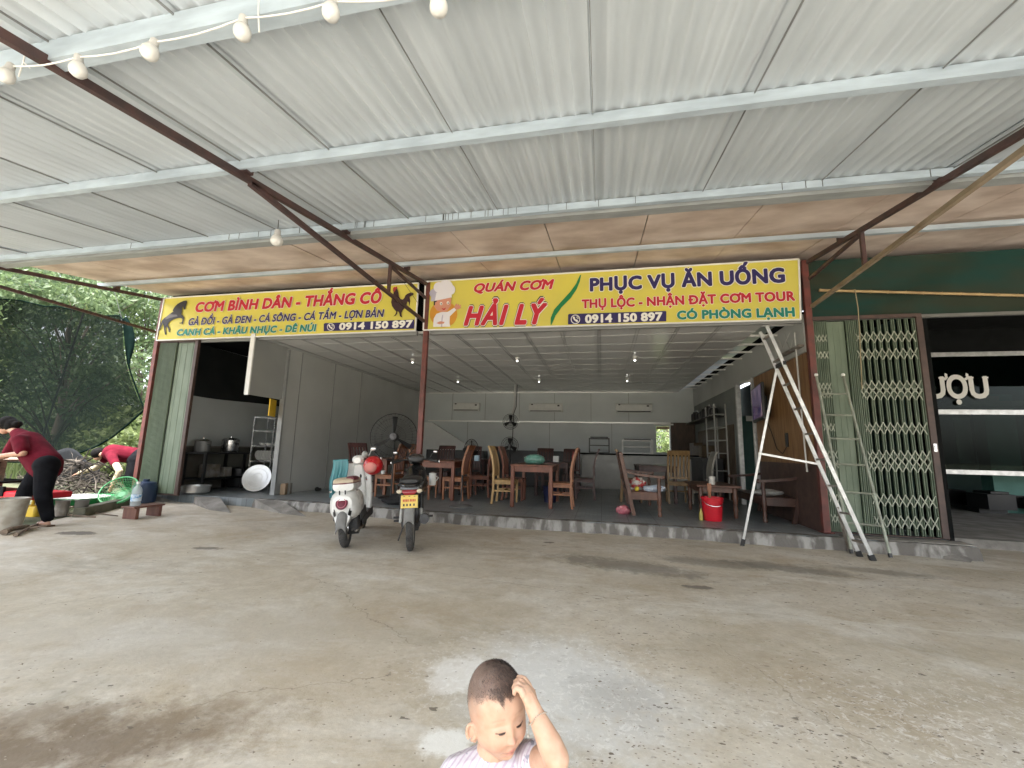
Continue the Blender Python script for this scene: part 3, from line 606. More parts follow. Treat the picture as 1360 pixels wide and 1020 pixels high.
b1 = banner('shorter yellow banner with a black horse and a rooster', bpt(218, 396), bpt(555.7, 375.7), bpt(551.2, 439), bpt(207.3, 452))
lettering(b1, 'CƠM BÌNH DÂN - THẮNG CỐ', (261, 402.3), (508.5, 387.6), (259, 414.3), (506.5, 401.8), M_RED, .05, .12, M_WHT, .03)
lettering(b1, 'GÀ ĐỒI - GÀ ĐEN - CÁ SÔNG - CÁ TẦM - LỢN BẢN', (251, 423.2), (511, 411.2), (250, 431.9), (510, 420.6), M_NAVY, .04, .15, M_WHT, .03)
lettering(b1, 'CANH CÁ - KHÂU NHỤC - DÊ NÚI', (235.5, 438), (420.8, 431), (234.5, 445.6), (420, 439.6), M_TEAL, .055, .1, M_WHT, .03)
shape(b1, [(430, 430.4), (431.5, 429.2), (550.4, 424.4), (550, 436.6), (430, 440)], M_NAVY, 1, 'phone_panel')
phone_icon(b1, 439.6, 434.3, 5)
lettering(b1, '0914 150 897', (450.3, 429.6), (548, 425.6), (450.3, 438), (548, 434.4), M_WHT, .05, 0., k=3)
H_ = [(372, 318), (350, 322), (322, 334), (300, 347), (278, 368), (266, 384), (256, 405), (262, 412), (235, 432), (205, 455), (185, 470), (165, 490), (152, 525), (136, 560), (131, 580), (148, 562), (160, 540), (172, 512), (178, 530), (180, 555), (186, 590), (192, 614), (204, 612), (197, 590), (194, 568), (198, 540), (208, 545), (218, 562), (221, 590), (231, 590), (233, 565), (222, 543), (214, 528), (222, 508), (245, 490), (270, 478), (300, 470), (325, 468), (340, 478), (338, 500), (330, 508), (313, 510), (318, 518), (334, 514), (336, 528), (344, 520), (350, 495), (357, 468), (350, 452), (330, 438), (336, 415), (338, 385), (346, 366), (352, 396), (362, 396), (368, 372), (378, 340), (380, 326)]
shape(b1, [(190+x/6.476, 350+y/6.476) for x, y in H_], M_BLK, 2, 'horse')
HL = [(205, 455), (235, 436), (262, 440), (290, 440), (300, 455), (262, 462), (230, 470), (205, 480), (190, 480)]
shape(b1, [(190+x/6.476, 350+y/6.476) for x, y in HL], fab('horse_grey', (.16, .15, .16)), 3, 'horse')
RO = [(966, 240), (975, 226), (985, 218), (1000, 222), (1008, 240), (1016, 268), (1020, 298), (1035, 322), (1055, 326), (1068, 312), (1078, 288), (1095, 274), (1115, 266), (1135, 262), (1152, 270), (1150, 284), (1132, 292), (1116, 302), (1122, 340), (1113, 392), (1108, 350), (1096, 345), (1088, 385), (1072, 402), (1052, 425), (1042, 448), (1044, 468), (1052, 488), (1030, 478), (1020, 440), (1008, 432), (1004, 455), (990, 472), (968, 480), (986, 462), (996, 436), (975, 412), (957, 385), (949, 350), (955, 318), (966, 290), (972, 262)]
shape(b1, [(380+x/6.8, 350+y/6.8) for x, y in RO], fab('rooster_brown', (.035, .012, .014)), 2, 'rooster')
shape(b1, [(380+x/6.8, 350+y/6.8) for x, y in [(968, 238), (966, 226), (978, 212), (990, 214), (1002, 208), (1006, 226), (995, 232), (985, 250), (976, 262), (972, 250)]], fab('rooster_comb', (.35, .03, .03)), 3, 'rooster')
for x0, x1 in ((0, 1),):
    pass
# ropes that hold the banners
q = MB()
q.tube([bpt(527, 370), Vector((-3.35, 6.55, 4.0)), bpt(556, 403)+Vector((0, -.05, 0))], .004, 5)
tag(q.build('rope', M_WIRE), 'thin dark rope tied between the truss and the rooster end of the banner', 'rope')

# ================================================================== folding gates
def gate(label, x0, x1, panel, lead, bars, rows, post_side, y=6.70, zb=.165, zt=3.11):
    t = thing('folding_gate', label, 'gate', ((x0+x1)/2, y, zb), group='green folding steel gates')
    q = MB()
    for x in bars:
        q.box((x-.013, y, (zb+zt)/2), (.008, .03, zt-zb-.04)); q.box((x+.013, y, (zb+zt)/2), (.008, .03, zt-zb-.04)); q.box((x, y+.013, (zb+zt)/2), (.018, .004, zt-zb-.04))
    q.build('bar', M_GATE, t, smooth=0)
    if not lead: MB().box(((bars[0]+bars[-1])/2, y+.05, (zb+zt)/2), (bars[-1]-bars[0]+.06, .006, zt-zb-.06)).build('backing_sheet', M_GATED, t, smooth=0)
    if panel:
        p0, p1 = panel; q = MB(); n = 6
        for i in range(n):
            a = p0+(p1-p0)*i/n; b = p0+(p1-p0)*(i+1)/n
            q.box(((a+b)/2, y+.022+.004*(i % 2), (zb+zt)/2), (b-a+.002, .004, zt-zb-.05))
        q.build('sheet_panel', M_GATE, t, smooth=0)
    q = MB()
    for a, b in zip(bars, bars[1:]):
        gap = b-a
        if gap < .045 or gap > .2: continue
        for z in rows:
            hh = min(.08, gap*1.1)
            for s in (1, -1):
                pts = [(a+gap*(.02+.96*u), y-.02-.003*s, z+s*hh*(2*u-1)*(.7+.3*abs(2*u-1))) for u in (0, .2, .5, .8, 1)]
                for p_, r_ in zip(pts, pts[1:]): q.bar(p_, r_, .013, .004, up=(0, 1, 0))
    if q.v: q.build('lattice', M_STRAP, t, smooth=0)
    q = MB(); q.box(((x0+x1)/2, y+.005, zt+.02), (x1-x0, .06, .05)); q.box(((x0+x1)/2, y+.005, zb+.006), (x1-x0, .05, .012)); q.build('track', M_BROWNST, t, smooth=0)
    xp = x1-.035 if post_side > 0 else x0+.035
    q = MB(); q.box((xp, y, (zb+zt)/2), (.075, .06, zt-zb)); q.build('lead_post', M_BROWNST, t, smooth=0, bevel=.006)
    q = MB()
    if lead:
        q.box((xp-.005, y-.036, 1.32), (.04, .012, .11)); q.box((xp-.005, y-.046, 1.32), (.022, .01, .05)); q.build('lock_plate', M_STEEL, t, smooth=0, bevel=.003)
    return t
def zpx(yp, xp): return ony(xp, yp, 6.7).z
rows = [zpx(y, 1200) for y in (447, 470, 513, 524, 569, 606, 619, 665, 693)]
bars = [3.015, 3.062, 3.109, 3.156] + [3.43, 3.475, 3.52] + [3.57+.083*i for i in range(9)]
gate('half open green folding gate with cream scissor straps and a brown lead post', 2.99, 4.33, (3.19, 3.405), True, bars, rows, 1)
barsl = [-8.60+.052*i for i in range(8)]
gate('pushed back green folding gate with a wide plain panel beside the kitchen', -8.66, -7.69, (-8.20, -7.78), False, barsl, [], 1, y=6.74)
# green fascia over the next shop, bamboo pole
fs = thing('shop_fascia', 'crumpled dark green sheet fascia above the next shop', 'fascia', (6.5, 6.74, 3.12))
def fsf(u, v):
    x = 2.99+8.4*u; z = 4.04-.93*v - .0
    n_ = math.sin(x*3.1+v*4)*math.sin(v*PI)*.02 + math.sin(x*7+1.3*v*6)*.008*math.sin(v*PI)
    return (x, 6.76+n_, z)
MB().grid(fsf, 110, 14).build('sheet', M_GREENF, fs, recalc=False, smooth=180)
q = MB(); q.box((7.2, 6.73, 3.125), (8.5, .05, .045)); q.build('bottom_rail', mat('grey_rail', (.16, .16, .15), .5), fs, smooth=0)
bp_ = MB(); a = ony(1088, 385.5, 6.62); b = ony(1360, 392.5, 6.62); b = a + (b-a)*2.2
pts = []; rs_ = []
L_ = (b-a).length; nn = int(L_/.21)
for i in range(nn):
    p = a.lerp(b, i/nn); d_ = (b-a).normalized()
    for dt, rr in ((0, .0205), (.012, .0235), (.024, .019), (.11, .0185), (.2, .0195)): pts.append(p+d_*dt); rs_.append(rr)
bp_.tube(pts, rs_, 10)
tag(bp_.build('bamboo_pole', mat('bamboo', (.46, .33, .16), .45, col2=(.33, .22, .10), scale=5, stretch=(1, 4, 4))), 'long tan bamboo pole tied along the green fascia', 'pole')
q = MB(); a = ony(1134, 387, 6.62); q.tube([a+Vector((0, -.03, .02)), a+Vector((.02, -.02, -.25)), a+Vector((.03, .02, -.6)), a+Vector((.01, .06, -1.4))], .006, 5)
tag(q.build('twine', mat('tan_twine', (.4, .33, .2), .8)), 'loose tan twine hanging from the bamboo pole', 'twine')

# ================================================================== next shop
ns = thing('neighbour_shop', 'dark recessed shop front with aluminium framed glass and cream lettering', 'shop', (8.5, 10, .12))
YS = 10.0
fr = MB()
for z, h_ in ((3.27, .085), (2.11, .10), (.95, .09)): fr.box((9.4, YS, z), (8.8, .06, h_))
for x in (5.0, 8.2, 11.2, 13.6): fr.box((x, YS, 1.75), (.07, .055, 3.2))
fr.build('window_frame', M_ALU, ns, smooth=0, bevel=.004)
def glass():
    m = bpy.data.materials.new('shop_glass'); m.use_nodes = True; t = m.node_tree; n = t.nodes; L = t.links; n.remove(n['Principled BSDF'])
    tr = n.new('ShaderNodeBsdfTransparent'); tr.inputs[0].default_value = (.45, .5, .48, 1); gl = n.new('ShaderNodeBsdfGlossy'); gl.inputs['Roughness'].default_value = .02; gl.inputs['Color'].default_value = (.2, .21, .21, 1)
    fr = n.new('ShaderNodeFresnel'); fr.inputs[0].default_value = 1.5; mx = n.new('ShaderNodeMixShader'); L.new(fr.outputs[0], mx.inputs[0]); L.new(tr.outputs[0], mx.inputs[1]); L.new(gl.outputs[0], mx.inputs[2]); L.new(mx.outputs[0], n['Material Output'].inputs[0])
    return m
M_GLASS = glass()
MB().box((9.4, YS+.012, 2.11), (8.8, .006, 2.3)).build('glass', M_GLASS, ns, smooth=0)
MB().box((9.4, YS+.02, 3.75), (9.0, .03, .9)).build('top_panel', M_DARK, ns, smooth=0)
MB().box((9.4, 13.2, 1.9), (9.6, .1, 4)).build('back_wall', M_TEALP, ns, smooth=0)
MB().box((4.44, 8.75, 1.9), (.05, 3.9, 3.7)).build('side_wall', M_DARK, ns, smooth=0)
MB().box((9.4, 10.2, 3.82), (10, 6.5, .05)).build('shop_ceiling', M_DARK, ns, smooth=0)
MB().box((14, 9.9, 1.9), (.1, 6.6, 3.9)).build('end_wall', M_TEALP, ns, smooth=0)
q = MB()
MB().box((8.35, 11.2, 1.35), (.55, .3, 2.5)).build('teal_pillar', mat('teal_pillar_paint', (.10, .25, .22), .6), ns, smooth=0)
q = MB()
for x0_, wd in ((7.3, .12), (7.9, .3), (9.3, .2)): q.box((x0_, 11.4, 1.62), (wd, .02, 1.0))
q.build('hanging_sheet', mat('dull_sheet', (.16, .22, .20), .5), ns, smooth=0)
q = MB(); q.box((7.9, 10.8, 2.35), (1.5, .5, .1)); q.box((7.7, 10.8, 2.45), (.7, .4, .12)); q.build('shelf_stock', mat('dull_boxes', (.34, .31, .26), .7), ns, smooth=0)
q = MB(); rr = random.Random(8)
for i in range(14): q.box((7.4+rr.uniform(0, 5), 10.7+rr.uniform(0, 1.2), .3+rr.uniform(0, .12)), (rr.uniform(.3, .9), rr.uniform(.2, .5), rr.uniform(.2, .4)), rr.uniform(-.3, .3))
q.build('stored_goods', M_BLACK, ns, smooth=0)
# cream shop lettering (serif forms)
M_CREAM = mat('cream_letters', (.86, .85, .80), .5, var=.05)
vs, fs_ = text_mb('UỌU', .036, 0)
x0_, x1_ = min(v.x for v in vs), max(v.x for v in vs)
A = ony(1232, 528, YS-.04); B = ony(1315, 527, YS-.04); T = ony(1275, 501, YS-.04)
hc_ = T.z - A.z; wl_ = B.x-A.x
chh = max(v.y for v in text_mb('H', 0)[0])
q = MB(); q.add([(A.x+wl_*(v.x-x0_)/(x1_-x0_), YS-.04-v.z, A.z+hc_*v.y/chh) for v in vs], fs_)
for fx in (.315, .655):
    o_ = [(fx-.035, .84), (fx+.02, .86), (fx+.055, .98), (fx+.05, 1.16), (fx+.015, 1.22), (fx+.005, 1.12), (fx+.012, 1.0), (fx-.02, .95)]
    P_ = [(A.x+wl_*x_, A.z+hc_*y_) for x_, y_ in o_]; q.add([(x_, YS-.0415, z_) for x_, z_ in P_], [tuple(t_) for t_ in geometry.tessellate_polygon([[Vector((x_, z_, 0)) for x_, z_ in P_]])])
for fx in (.0, .235, .70, .935): q.box((A.x+wl_*(fx+.03), YS-.0425, A.z+hc_*.975), (wl_*.10, .001, hc_*.075))
q.build('lettering', M_CREAM, ns, smooth=0, recalc=False)

# ================================================================== ladders
def ladder1():
    t = thing('step_ladder', 'tall aluminium A frame ladder with a slanting back pole', 'ladder', (2.55, 6.02, 0))
    topA = ony(1018.3, 433.5, 5.92); topB = ony(1009.4, 440.6, 6.12); fA = onz(1159.5, 744, .012); fB = onz(1141.8, 738.5, .012)
    for a, b in ((topA, fA), (topB, fB)):
        MB().bar(a, b, .022, .042).build('rail', M_ALU, t, smooth=0, bevel=.003)
        q = MB(); d_ = (a-b).normalized(); q.bar(b-d_*.01, b+d_*.06, .045, .06); q.build('foot', M_BLACK, t, smooth=0, bevel=.004)
    for k in range(9):
        u = .04+k*.112; a = topA.lerp(fA, u); b = topB.lerp(fB, u); MB().bar(a, b, .03, .022).build('rung', M_ALUD, t, smooth=0)
    j = topB.lerp(fB, .185); q_ = onz(986, 724, .012); MB().bar(j, q_, .03, .03).build('back_pole', M_ALU, t, smooth=0, bevel=.003)
    d_ = (j-q_).normalized(); q = MB(); q.bar(q_-d_*.012, q_+d_*.08, .05, .05); q.build('foot', M_BLACK, t, smooth=0)
    u = (j.z-1.185)/(j.z); p = j.lerp(q_, u); s_ = topB.lerp(fB, .62); MB().bar(p+Vector((-.03, -.02, 0)), s_, .03, .025).build('cross_stay', M_ALU, t, smooth=0)
    q = MB(); q.bar(j+Vector((0, .02, .03)), topA.lerp(fA, .185)+Vector((0, -.02, .03)), .035, .05); q.build('hinge', M_BLACK, t, smooth=0)
    c_ = MB(); b3 = onz(1128, 732, .01); c_.bar(topB.lerp(fB, .80), b3, .028, .04); c_.build('brace_leg', M_ALUD, t, smooth=0)
ladder1()
def ladder2():
    t = thing('leaning_ladder', 'narrow weathered ladder leaning against the green gate', 'ladder', (3.2, 6.4, 0))
    tA = ony(1084, 498, 6.62); tB = ony(1119.6, 498, 6.62); fA = onz(1131, 735, .01); fB = onz(1183, 740.5, .01)
    M_LG = mat('grey_green_ladder_tube', (.33, .36, .29), .5, metal=.3, col2=(.22, .23, .19), scale=8)
    for a, b in ((tA, fA), (tB, fB)):
        MB().tube([a, b], .017, 8).build('rail', M_LG, t); MB().ell(a, .026, 8, 6).build('cap', M_WHITEM, t)
        MB().tube([b, b+(a-b)*.02], .022, 8).build('foot', M_BLACK, t)
    for yl in (527, 558.5, 592.5, 628, 665, 704.5):
        u = (yl-498)/(741-498); MB().tube([tA.lerp(fA, u*.995), tB.lerp(fB, u)], .013, 8).build('rung', M_LG, t)
ladder2()

# ================================================================== string of bulbs, single bulb
M_BULB = mat('white_bulb', (.66, .66, .64), .3, var=.04); M_SOCK = mat('white_socket', (.50, .50, .49), .45, var=.05)
sg = thing('bulb_string', 'white cord with a row of unlit bulbs along the front purlin', 'string lights', (-2.0, 1.42, 3.2))
def bulb(p, r, tilt=(0, 0), nm='bulb', parent=None, long_=1.):
    rot = Matrix.Rotation(tilt[0], 3, 'X') @ Matrix.Rotation(tilt[1], 3, 'Y')
    s_ = MB(); s_.lathe([(r*.42, 0), (r*.5, -.2*r), (r*.46, -.5*r), (r*.52, -.55*r), (r*.5, -.95*r), (r*.62, -1.0*r), (r*.62, -1.12*r), (.0001, -1.14*r)], 16, p, rot)
    g = MB(); g.lathe([(r*.55, -1.1*r), (r*.72, -1.3*r), (r*.95, -1.75*r), (r, -2.15*r*long_), (r*.92, -2.6*r*long_), (r*.6, -2.95*r*long_), (.0001, -3.08*r*long_)], 18, p, rot)
    o = g.build(nm, M_BULB, parent); s_.build('socket', M_SOCK, o); return o
cord = []
for i, (x, y) in enumerate([(-40, 108), (15, 88), (104, 76), (206, 56), (323, 24), (443, 2), (585, -12), (740, -26)]):
    p = ony(x, y, PY[0]-.05); cord.append(p)
    if 0 < i < 7: bulb(p+Vector((0, 0, .012)), .038, (.12*(-1)**i, .1-.05*(i % 3)), 'bulb', sg)
cp = []
for a, b in zip(cord, cord[1:]):
    for u in (0, .25, .5, .75): p = a.lerp(b, u); p.z -= .02*math.sin(PI*u); cp.append(p)
MB().tube(cp, .0045, 5).build('cord', M_WHITEM, sg)
q = MB(); a = ony(31, 82, PY[0]-.04); q.tube([a+Vector((0, 0, .12)), a, a+Vector((-.01, .0, -.09))], .004, 5); q.tube([a, a+Vector((.06, 0, -.05))], .003, 5)
a = ony(343, 17, PY[0]-.04); q.tube([a+Vector((-.01, 0, .1)), a, a+Vector((.02, 0, -.11))], .004, 5); q.build('tie', M_WHITEM, sg)
lb = thing('hanging_bulb', 'single large white bulb hanging from the left truss brace', 'light bulb', (-2.98, 3.6, 3.1))
yb_ = 3.72; zb_ = ony(369, 306, yb_); xx = zb_.x
bulb(Vector((zb_.x, yb_, zb_.z+.005)), .062, (0, 0), 'bulb', lb, .95)
MB().tube([(zb_.x, yb_, zb_.z), (zb_.x-.005, yb_, zb_.z+.12)], .004, 5).build('cord', M_WIRE, lb)
# ================================================================== wood
def wood(name, c, c2, rough=.4): return mat(name, c, rough, col2=c2, scale=3.2, stretch=(5, 5, .7), bump=.08, bscale=20)
W_RED = wood('red_brown_wood', (.22, .075, .038), (.13, .042, .024)); W_ORG = wood('orange_brown_wood', (.30, .12, .05), (.2, .075, .032)); W_YEL = wood('yellow_wood', (.52, .35, .16), (.38, .235, .095))
W_DRK = wood('dark_red_wood', (.07, .022, .018), (.04, .014, .012)); W_MID = wood('brown_bench_wood', (.13, .055, .032), (.08, .035, .022)); W_TAN = wood('tan_slat_wood', (.30, .19, .085), (.21, .125, .05))
FZ = .152
def f3(x, y, z=FZ): return onz(x, y, z)
# ------------------------------------------------------------------ dining chairs
def make_chair(m, mb, label):
    t = thing('dining_chair', label, 'chair', group='wooden dining chairs')
    q = MB(); q.box((0, 0, .43), (.43, .42, .028)); q.build('seat', m, t, bevel=.008)
    q = MB()
    for s in (-1, 1): q.box((s*.195, -.0, .39), (.022, .36, .055))
    q.box((0, -.185, .39), (.37, .022, .055)); q.box((0, .185, .39), (.37, .022, .055)); q.build('apron', m, t, smooth=0)
    def backc(z): return .19 + (.0 if z < .42 else .02+.10*((z-.42)/.65)**1.6 - .035*math.sin(PI*(z-.42)/.65))
    def footc(z): return .19 + .03*((.42-z)/.42)**2
    for s in (-1, 1):
        zs = [0, .1, .2, .3, .42]; q = MB()
        rings = []
        for z in zs+[.5, .6, .7, .8, .9, 1.0, 1.07]:
            y = footc(z) if z <= .42 else backc(z); w_ = .019 if z < .9 else .017
            rings.append([(s*.2-w_, y-.02, z), (s*.2+w_, y-.02, z), (s*.2+w_, y+.02, z), (s*.2-w_, y+.02, z)])
        q.loft(rings); q.build('back_leg', m, t, smooth=30)
        q = MB(); q.loft([[(s*.19-a, -.185-a, z), (s*.19+a, -.185-a, z), (s*.19+a, -.185+a, z), (s*.19-a, -.185+a, z)] for z, a in ((0, .016), (.42, .021))]); q.build('front_leg', m, t, smooth=0)
    q = MB()
    for z in (.70, 1.04):
        pass
    def rail(z0, z1):
        y0, y1 = backc(z0), backc(z1)
        q.loft([[(-.19, y0-.011, z0), (.19, y0-.011, z0), (.19, y0+.011, z0), (-.19, y0+.011, z0)], [(-.19, y1-.011, z1), (.19, y1-.011, z1), (.19, y1+.011, z1), (-.19, y1+.011, z1)]])
    rail(.98, 1.075); rail(.50, .54)
    q.build('back_rail', m, t, smooth=0)
    q = MB()
    for i in range(5):
        x = -.14+.07*i
        q.loft([[(x-.021, backc(z)-.007, z), (x+.021, backc(z)-.007, z), (x+.021, backc(z)+.007, z), (x-.021, backc(z)+.007, z)] for z in (.52, .62, .72, .82, .92, .99)])
    q.build('backrest', mb, t, smooth=30)
    q = MB()
    for s in (-1, 1): q.box((s*.195, 0, .24), (.02, .38, .03))
    q.box((0, 0, .24), (.38, .02, .03)); q.build('stretcher', m, t, smooth=0)
    return t
pro = {}
USED = set()
def chair(kind, x, y, face, label):
    """face: direction the sitter looks, degrees, 0 = +X, 90 = +Y"""
    ms = {'yel': (W_YEL, W_TAN), 'org': (W_ORG, W_RED), 'red': (W_RED, W_RED), 'drk': (W_DRK, W_DRK), 'tan': (W_TAN, W_TAN), 'pale': (mat('pale_grey_wood', (.33, .31, .27), .5, var=.2), mat('pale_grey_wood', (.33, .31, .27)))}
    if kind not in pro: pro[kind] = c = make_chair(*ms[kind], label)
    else: c = copy_tree(pro[kind])
    place(c, (x, y, FZ), R(face+90), label)
CH = [('yel', -1.80, 8.22, 0, 'pale yellow wooden chair left of the table with the green bag'),
      ('org', -.72, 8.0, 180, 'orange brown chair at the right end of the table with the green bag'),
      ('red', -1.75, 8.85, 0, 'red brown chair just behind the pale yellow chair'),
      ('org', -4.30, 8.35, 180, 'orange brown chair between the white scooter and the tall fan'),
      ('org', -3.50, 8.3, 0, 'orange brown chair pushed under the left side of the table behind the black motorbike'),
      ('org', -2.86, 8.38, 180, 'orange brown chair at the right side of the table behind the black motorbike'),
      ('red', -2.55, 9.2, 180, 'red brown chair beside the small upright fan'),
      ('drk', -5.15, 8.75, 90, 'dark red chair behind the teal raincoat'),
      ('drk', -4.55, 9.5, -90, 'dark red chair behind the tall fan'),
      ('drk', -3.85, 10.2, -90, 'dark red chair against the white stair side, left of the two'),
      ('drk', -3.15, 10.2, -90, 'dark red chair against the white stair side, right of the two'),
      ('drk', -.35, 9.6, 180, 'dark slatted chair in front of the white counter'),
      ('drk', -1.45, 11.2, -90, 'dark chair left of the tissue box on the back table'),
      ('drk', -.75, 11.2, -90, 'dark chair right of the tissue box on the back table'),
      ('tan', .62, 9.55, 0, 'tan slat backed chair behind the brown bench, nearest the counter'),
      ('tan', .66, 10.25, 0, 'tan slat backed chair farther behind the brown bench'),
      ('tan', 1.55, 9.65, 90, 'tan slat backed chair with its back to the yard, below the window'),
      ('pale', 2.02, 9.75, 180, 'pale grey chair left of the dark shelf corner')]
for c in CH: chair(*c)
# ------------------------------------------------------------------ dining tables
def make_table(m, label, sx=.78, sy=1.25):
    t = thing('dining_table', label, 'table', group='wooden dining tables')
    MB().box((0, 0, .735), (sx, sy, .03)).build('tabletop', m, t, bevel=.006)
    q = MB()
    for s in (-1, 1): q.box((s*(sx/2-.05), 0, .67), (.022, sy-.15, .1)); q.box((0, s*(sy/2-.05), .67), (sx-.15, .022, .1))
    q.build('apron', m, t, smooth=0)
    for a in (-1, 1):
        for b in (-1, 1): MB().box((a*(sx/2-.045), b*(sy/2-.045), .36), (.065, .065, .72)).build('leg', m, t, bevel=.006)
    return t
tA = make_table(W_RED, 'red brown table carrying a green plastic bag'); place(tA, (-1.22, 8.30, FZ))
tB = copy_tree(tA); place(tB, (-3.20, 8.75, FZ), 0, 'red brown table behind the black motorbike')
tC = copy_tree(tA); place(tC, (-4.85, 9.15, FZ), 0, 'red brown table behind the white scooter')
tD = make_table(W_DRK, 'dark table at the back carrying the tissue box'); place(tD, (-1.1, 10.4, FZ))
tE = copy_tree(tD); place(tE, (1.15, 10.1, FZ), 0, 'dark table between the tan slat backed chairs')
tF = copy_tree(tD); place(tF, (-3.5, 11.0, FZ), R(90), 'dark table between the rear dark red chairs')
TZ = FZ+.752
# things on the tables
def crumple(c, rad, n=3, seed=1, amp=.25):
    rr = random.Random(seed); q = MB(); q.ell(c, rad, 18, 12); ph = [(rr.uniform(0, 6), rr.uniform(0, 6), rr.uniform(0, 6), rr.uniform(3, 8)) for _ in range(6)]
    c = Vector(c); out = []
    for v in q.v:
        d = Vector(v)-c; k = 1+sum(amp/3*math.sin(a[3]*(d.x/rad[0])+a[0])*math.sin(a[3]*(d.y/rad[1])+a[1])*math.sin(a[3]*.7*(d.z/rad[2])+a[2]) for a in ph)
        out.append(tuple(c+d*k))
    q.v = out; return q
p = Vector((-1.22, 7.98, TZ))
tag(crumple(p+Vector((.0, .05, .085)), (.20, .15, .10), seed=3).build('plastic_bag', mat('green_plastic_film', (.16, .36, .30), .18, col2=(.08, .22, .18), scale=14, coat=.4)), 'crumpled green plastic bag of food on the red brown table', 'bag')
q = MB(); q.box((-1.02, 10.05, TZ+.07), (.13, .13, .14)); tag(q.build('tissue_box', M_WHITEM, bevel=.01), 'white tissue box on the dark back table', 'box')
q = MB(); q.lathe([(.035, 0), (.035, .14), (.02, .18), (.015, .24), (.018, .25), (.0001, .25)], 14, (-.62, 10.0, TZ)); tag(q.build('sauce_bottle', mat('red_bottle', (.35, .05, .04), .3)), 'red sauce bottle on the dark back table', 'bottle')
q = MB(); q.box((-2.60, 8.95, TZ+.06), (.1, .1, .12)); tag(q.build('napkin_holder', mat('pale_blue_plastic', (.35, .5, .6), .4), bevel=.008), 'pale blue napkin holder on the table behind the motorbike', 'holder')
q = MB(); q.lathe([(.04, 0), (.05, .07), (.047, .07), (.038, .005), (.0001, .005)], 14, (-4.42, 8.3, FZ+.446)); tag(q.build('cup', M_WHITEM), 'small white bowl on the seat of the chair beside the tall fan', 'bowl')
q = MB(); q.lathe([(.115, 0), (.14, .30), (.147, .31), (.13, .3), (.108, .01), (.0001, .01)], 20, (-1.0, 8.7, FZ)); tag(q.build('waste_bin', mat('navy_plastic', (.015, .02, .07), .4)), 'navy blue plastic bin under the red brown table', 'bin')
# ------------------------------------------------------------------ benches, tea table
def make_bench(m, label, L_=1.6):
    t = thing('wooden_bench', label, 'bench', group='heavy carved wooden benches')
    MB().box((.27, 0, .36), (.52, L_-.08, .035)).build('seat', m, t, bevel=.006)
    q = MB(); q.box((.50, 0, .30), (.03, L_-.08, .1)); q.box((.27, -L_/2+.05, .30), (.46, .03, .1)); q.box((.27, L_/2-.05, .30), (.46, .03, .1)); q.build('apron', m, t, bevel=.004)
    for s in (-1, 1):
        y = s*(L_/2-.045)
        prof = [(.03, 0), (.034, .04), (.022, .07), (.036, .11), (.024, .15), (.033, .19), (.035, .34), (.026, .40), (.033, .46), (.022, .52), (.03, .57), (.03, .60)]
        MB().lathe(prof, 12, (.50, y, 0)).build('front_leg', m, t)
        ring = [(.10, 0), (.055, .2), (.03, .35), (-.01, .55), (-.06, .8), (-.10, 1.0)]
        q = MB(); q.loft([[(x-.03, y-.025, z), (x+.03, y-.025, z), (x+.03, y+.025, z), (x-.03, y+.025, z)] for x, z in ring]); q.build('back_leg', m, t, smooth=30)
        q = MB(); q.loft([[(x, y-.03, z-.02), (x, y+.03, z-.02), (x, y+.03, z+.02), (x, y-.03, z+.02)] for x, z in ((-.03, .70), (.1, .665), (.3, .64), (.48, .625), (.56, .62))]); q.ell((.57, y, .618), (.03, .035, .035), 10, 8); q.build('armrest', m, t, smooth=50)
    q = MB()
    for z0, z1 in ((.44, .50), (.92, 1.02)):
        x0, x1 = .02-(z0-.4)*.18, .02-(z1-.4)*.18
        q.loft([[(x0-.015, -L_/2+.06, z0), (x0+.015, -L_/2+.06, z0), (x0+.015, L_/2-.06, z0), (x0-.015, L_/2-.06, z0)], [(x1-.015, -L_/2+.06, z1), (x1+.015, -L_/2+.06, z1), (x1+.015, L_/2-.06, z1), (x1-.015, L_/2-.06, z1)]])
    q.build('back_rail', m, t, smooth=0)
    q = MB(); n = 13
    for i in range(n):
        y = -L_/2+.12+(L_-.24)*i/(n-1); q.loft([[(x-.008, y-.035, z), (x+.008, y-.035, z), (x+.008, y+.035, z), (x-.008, y+.035, z)] for x, z in ((.005, .48), (-.045, .7), (-.075, .94))])
    q.build('backrest', m, t, smooth=30)
    return t
bA = make_bench(W_MID, 'brown wooden bench holding crumpled cloths, its back to the dining tables'); place(bA, (.42, 8.22, FZ))
bB = copy_tree(bA); place(bB, (2.96, 8.20, FZ), R(180), 'dark wooden bench along the plywood wall under the television')
for ch in list(bB.children):
    ch.data = ch.data.copy(); ch.data.materials[0] = wood('dark_bench_wood', (.075, .034, .024), (.045, .022, .017))
tt = thing('tea_table', 'low wooden tea table with turned legs behind the red bucket', 'table', (1.86, 8.15, FZ))
MB().box((1.86, 8.15, FZ+.50), (.68, 1.1, .035)).build('tabletop', W_MID, tt, bevel=.01)
q = MB(); q.box((1.86, 7.72, FZ+.44), (.5, .03, .08)); q.box((1.86, 8.58, FZ+.44), (.5, .03, .08)); q.box((1.6, 8.15, FZ+.44), (.03, .86, .08)); q.box((2.12, 8.15, FZ+.44), (.03, .86, .08)); q.build('apron', W_MID, tt, smooth=0)
for a in (-1, 1):
    for b in (-1, 1): MB().lathe([(.022, 0), (.036, .05), (.03, .09), (.04, .13), (.026, .17), (.034, .22), (.04, .34), (.032, .38), (.036, .48)], 12, (1.86+a*.26, 8.15+b*.45, FZ)).build('leg', W_MID, tt)
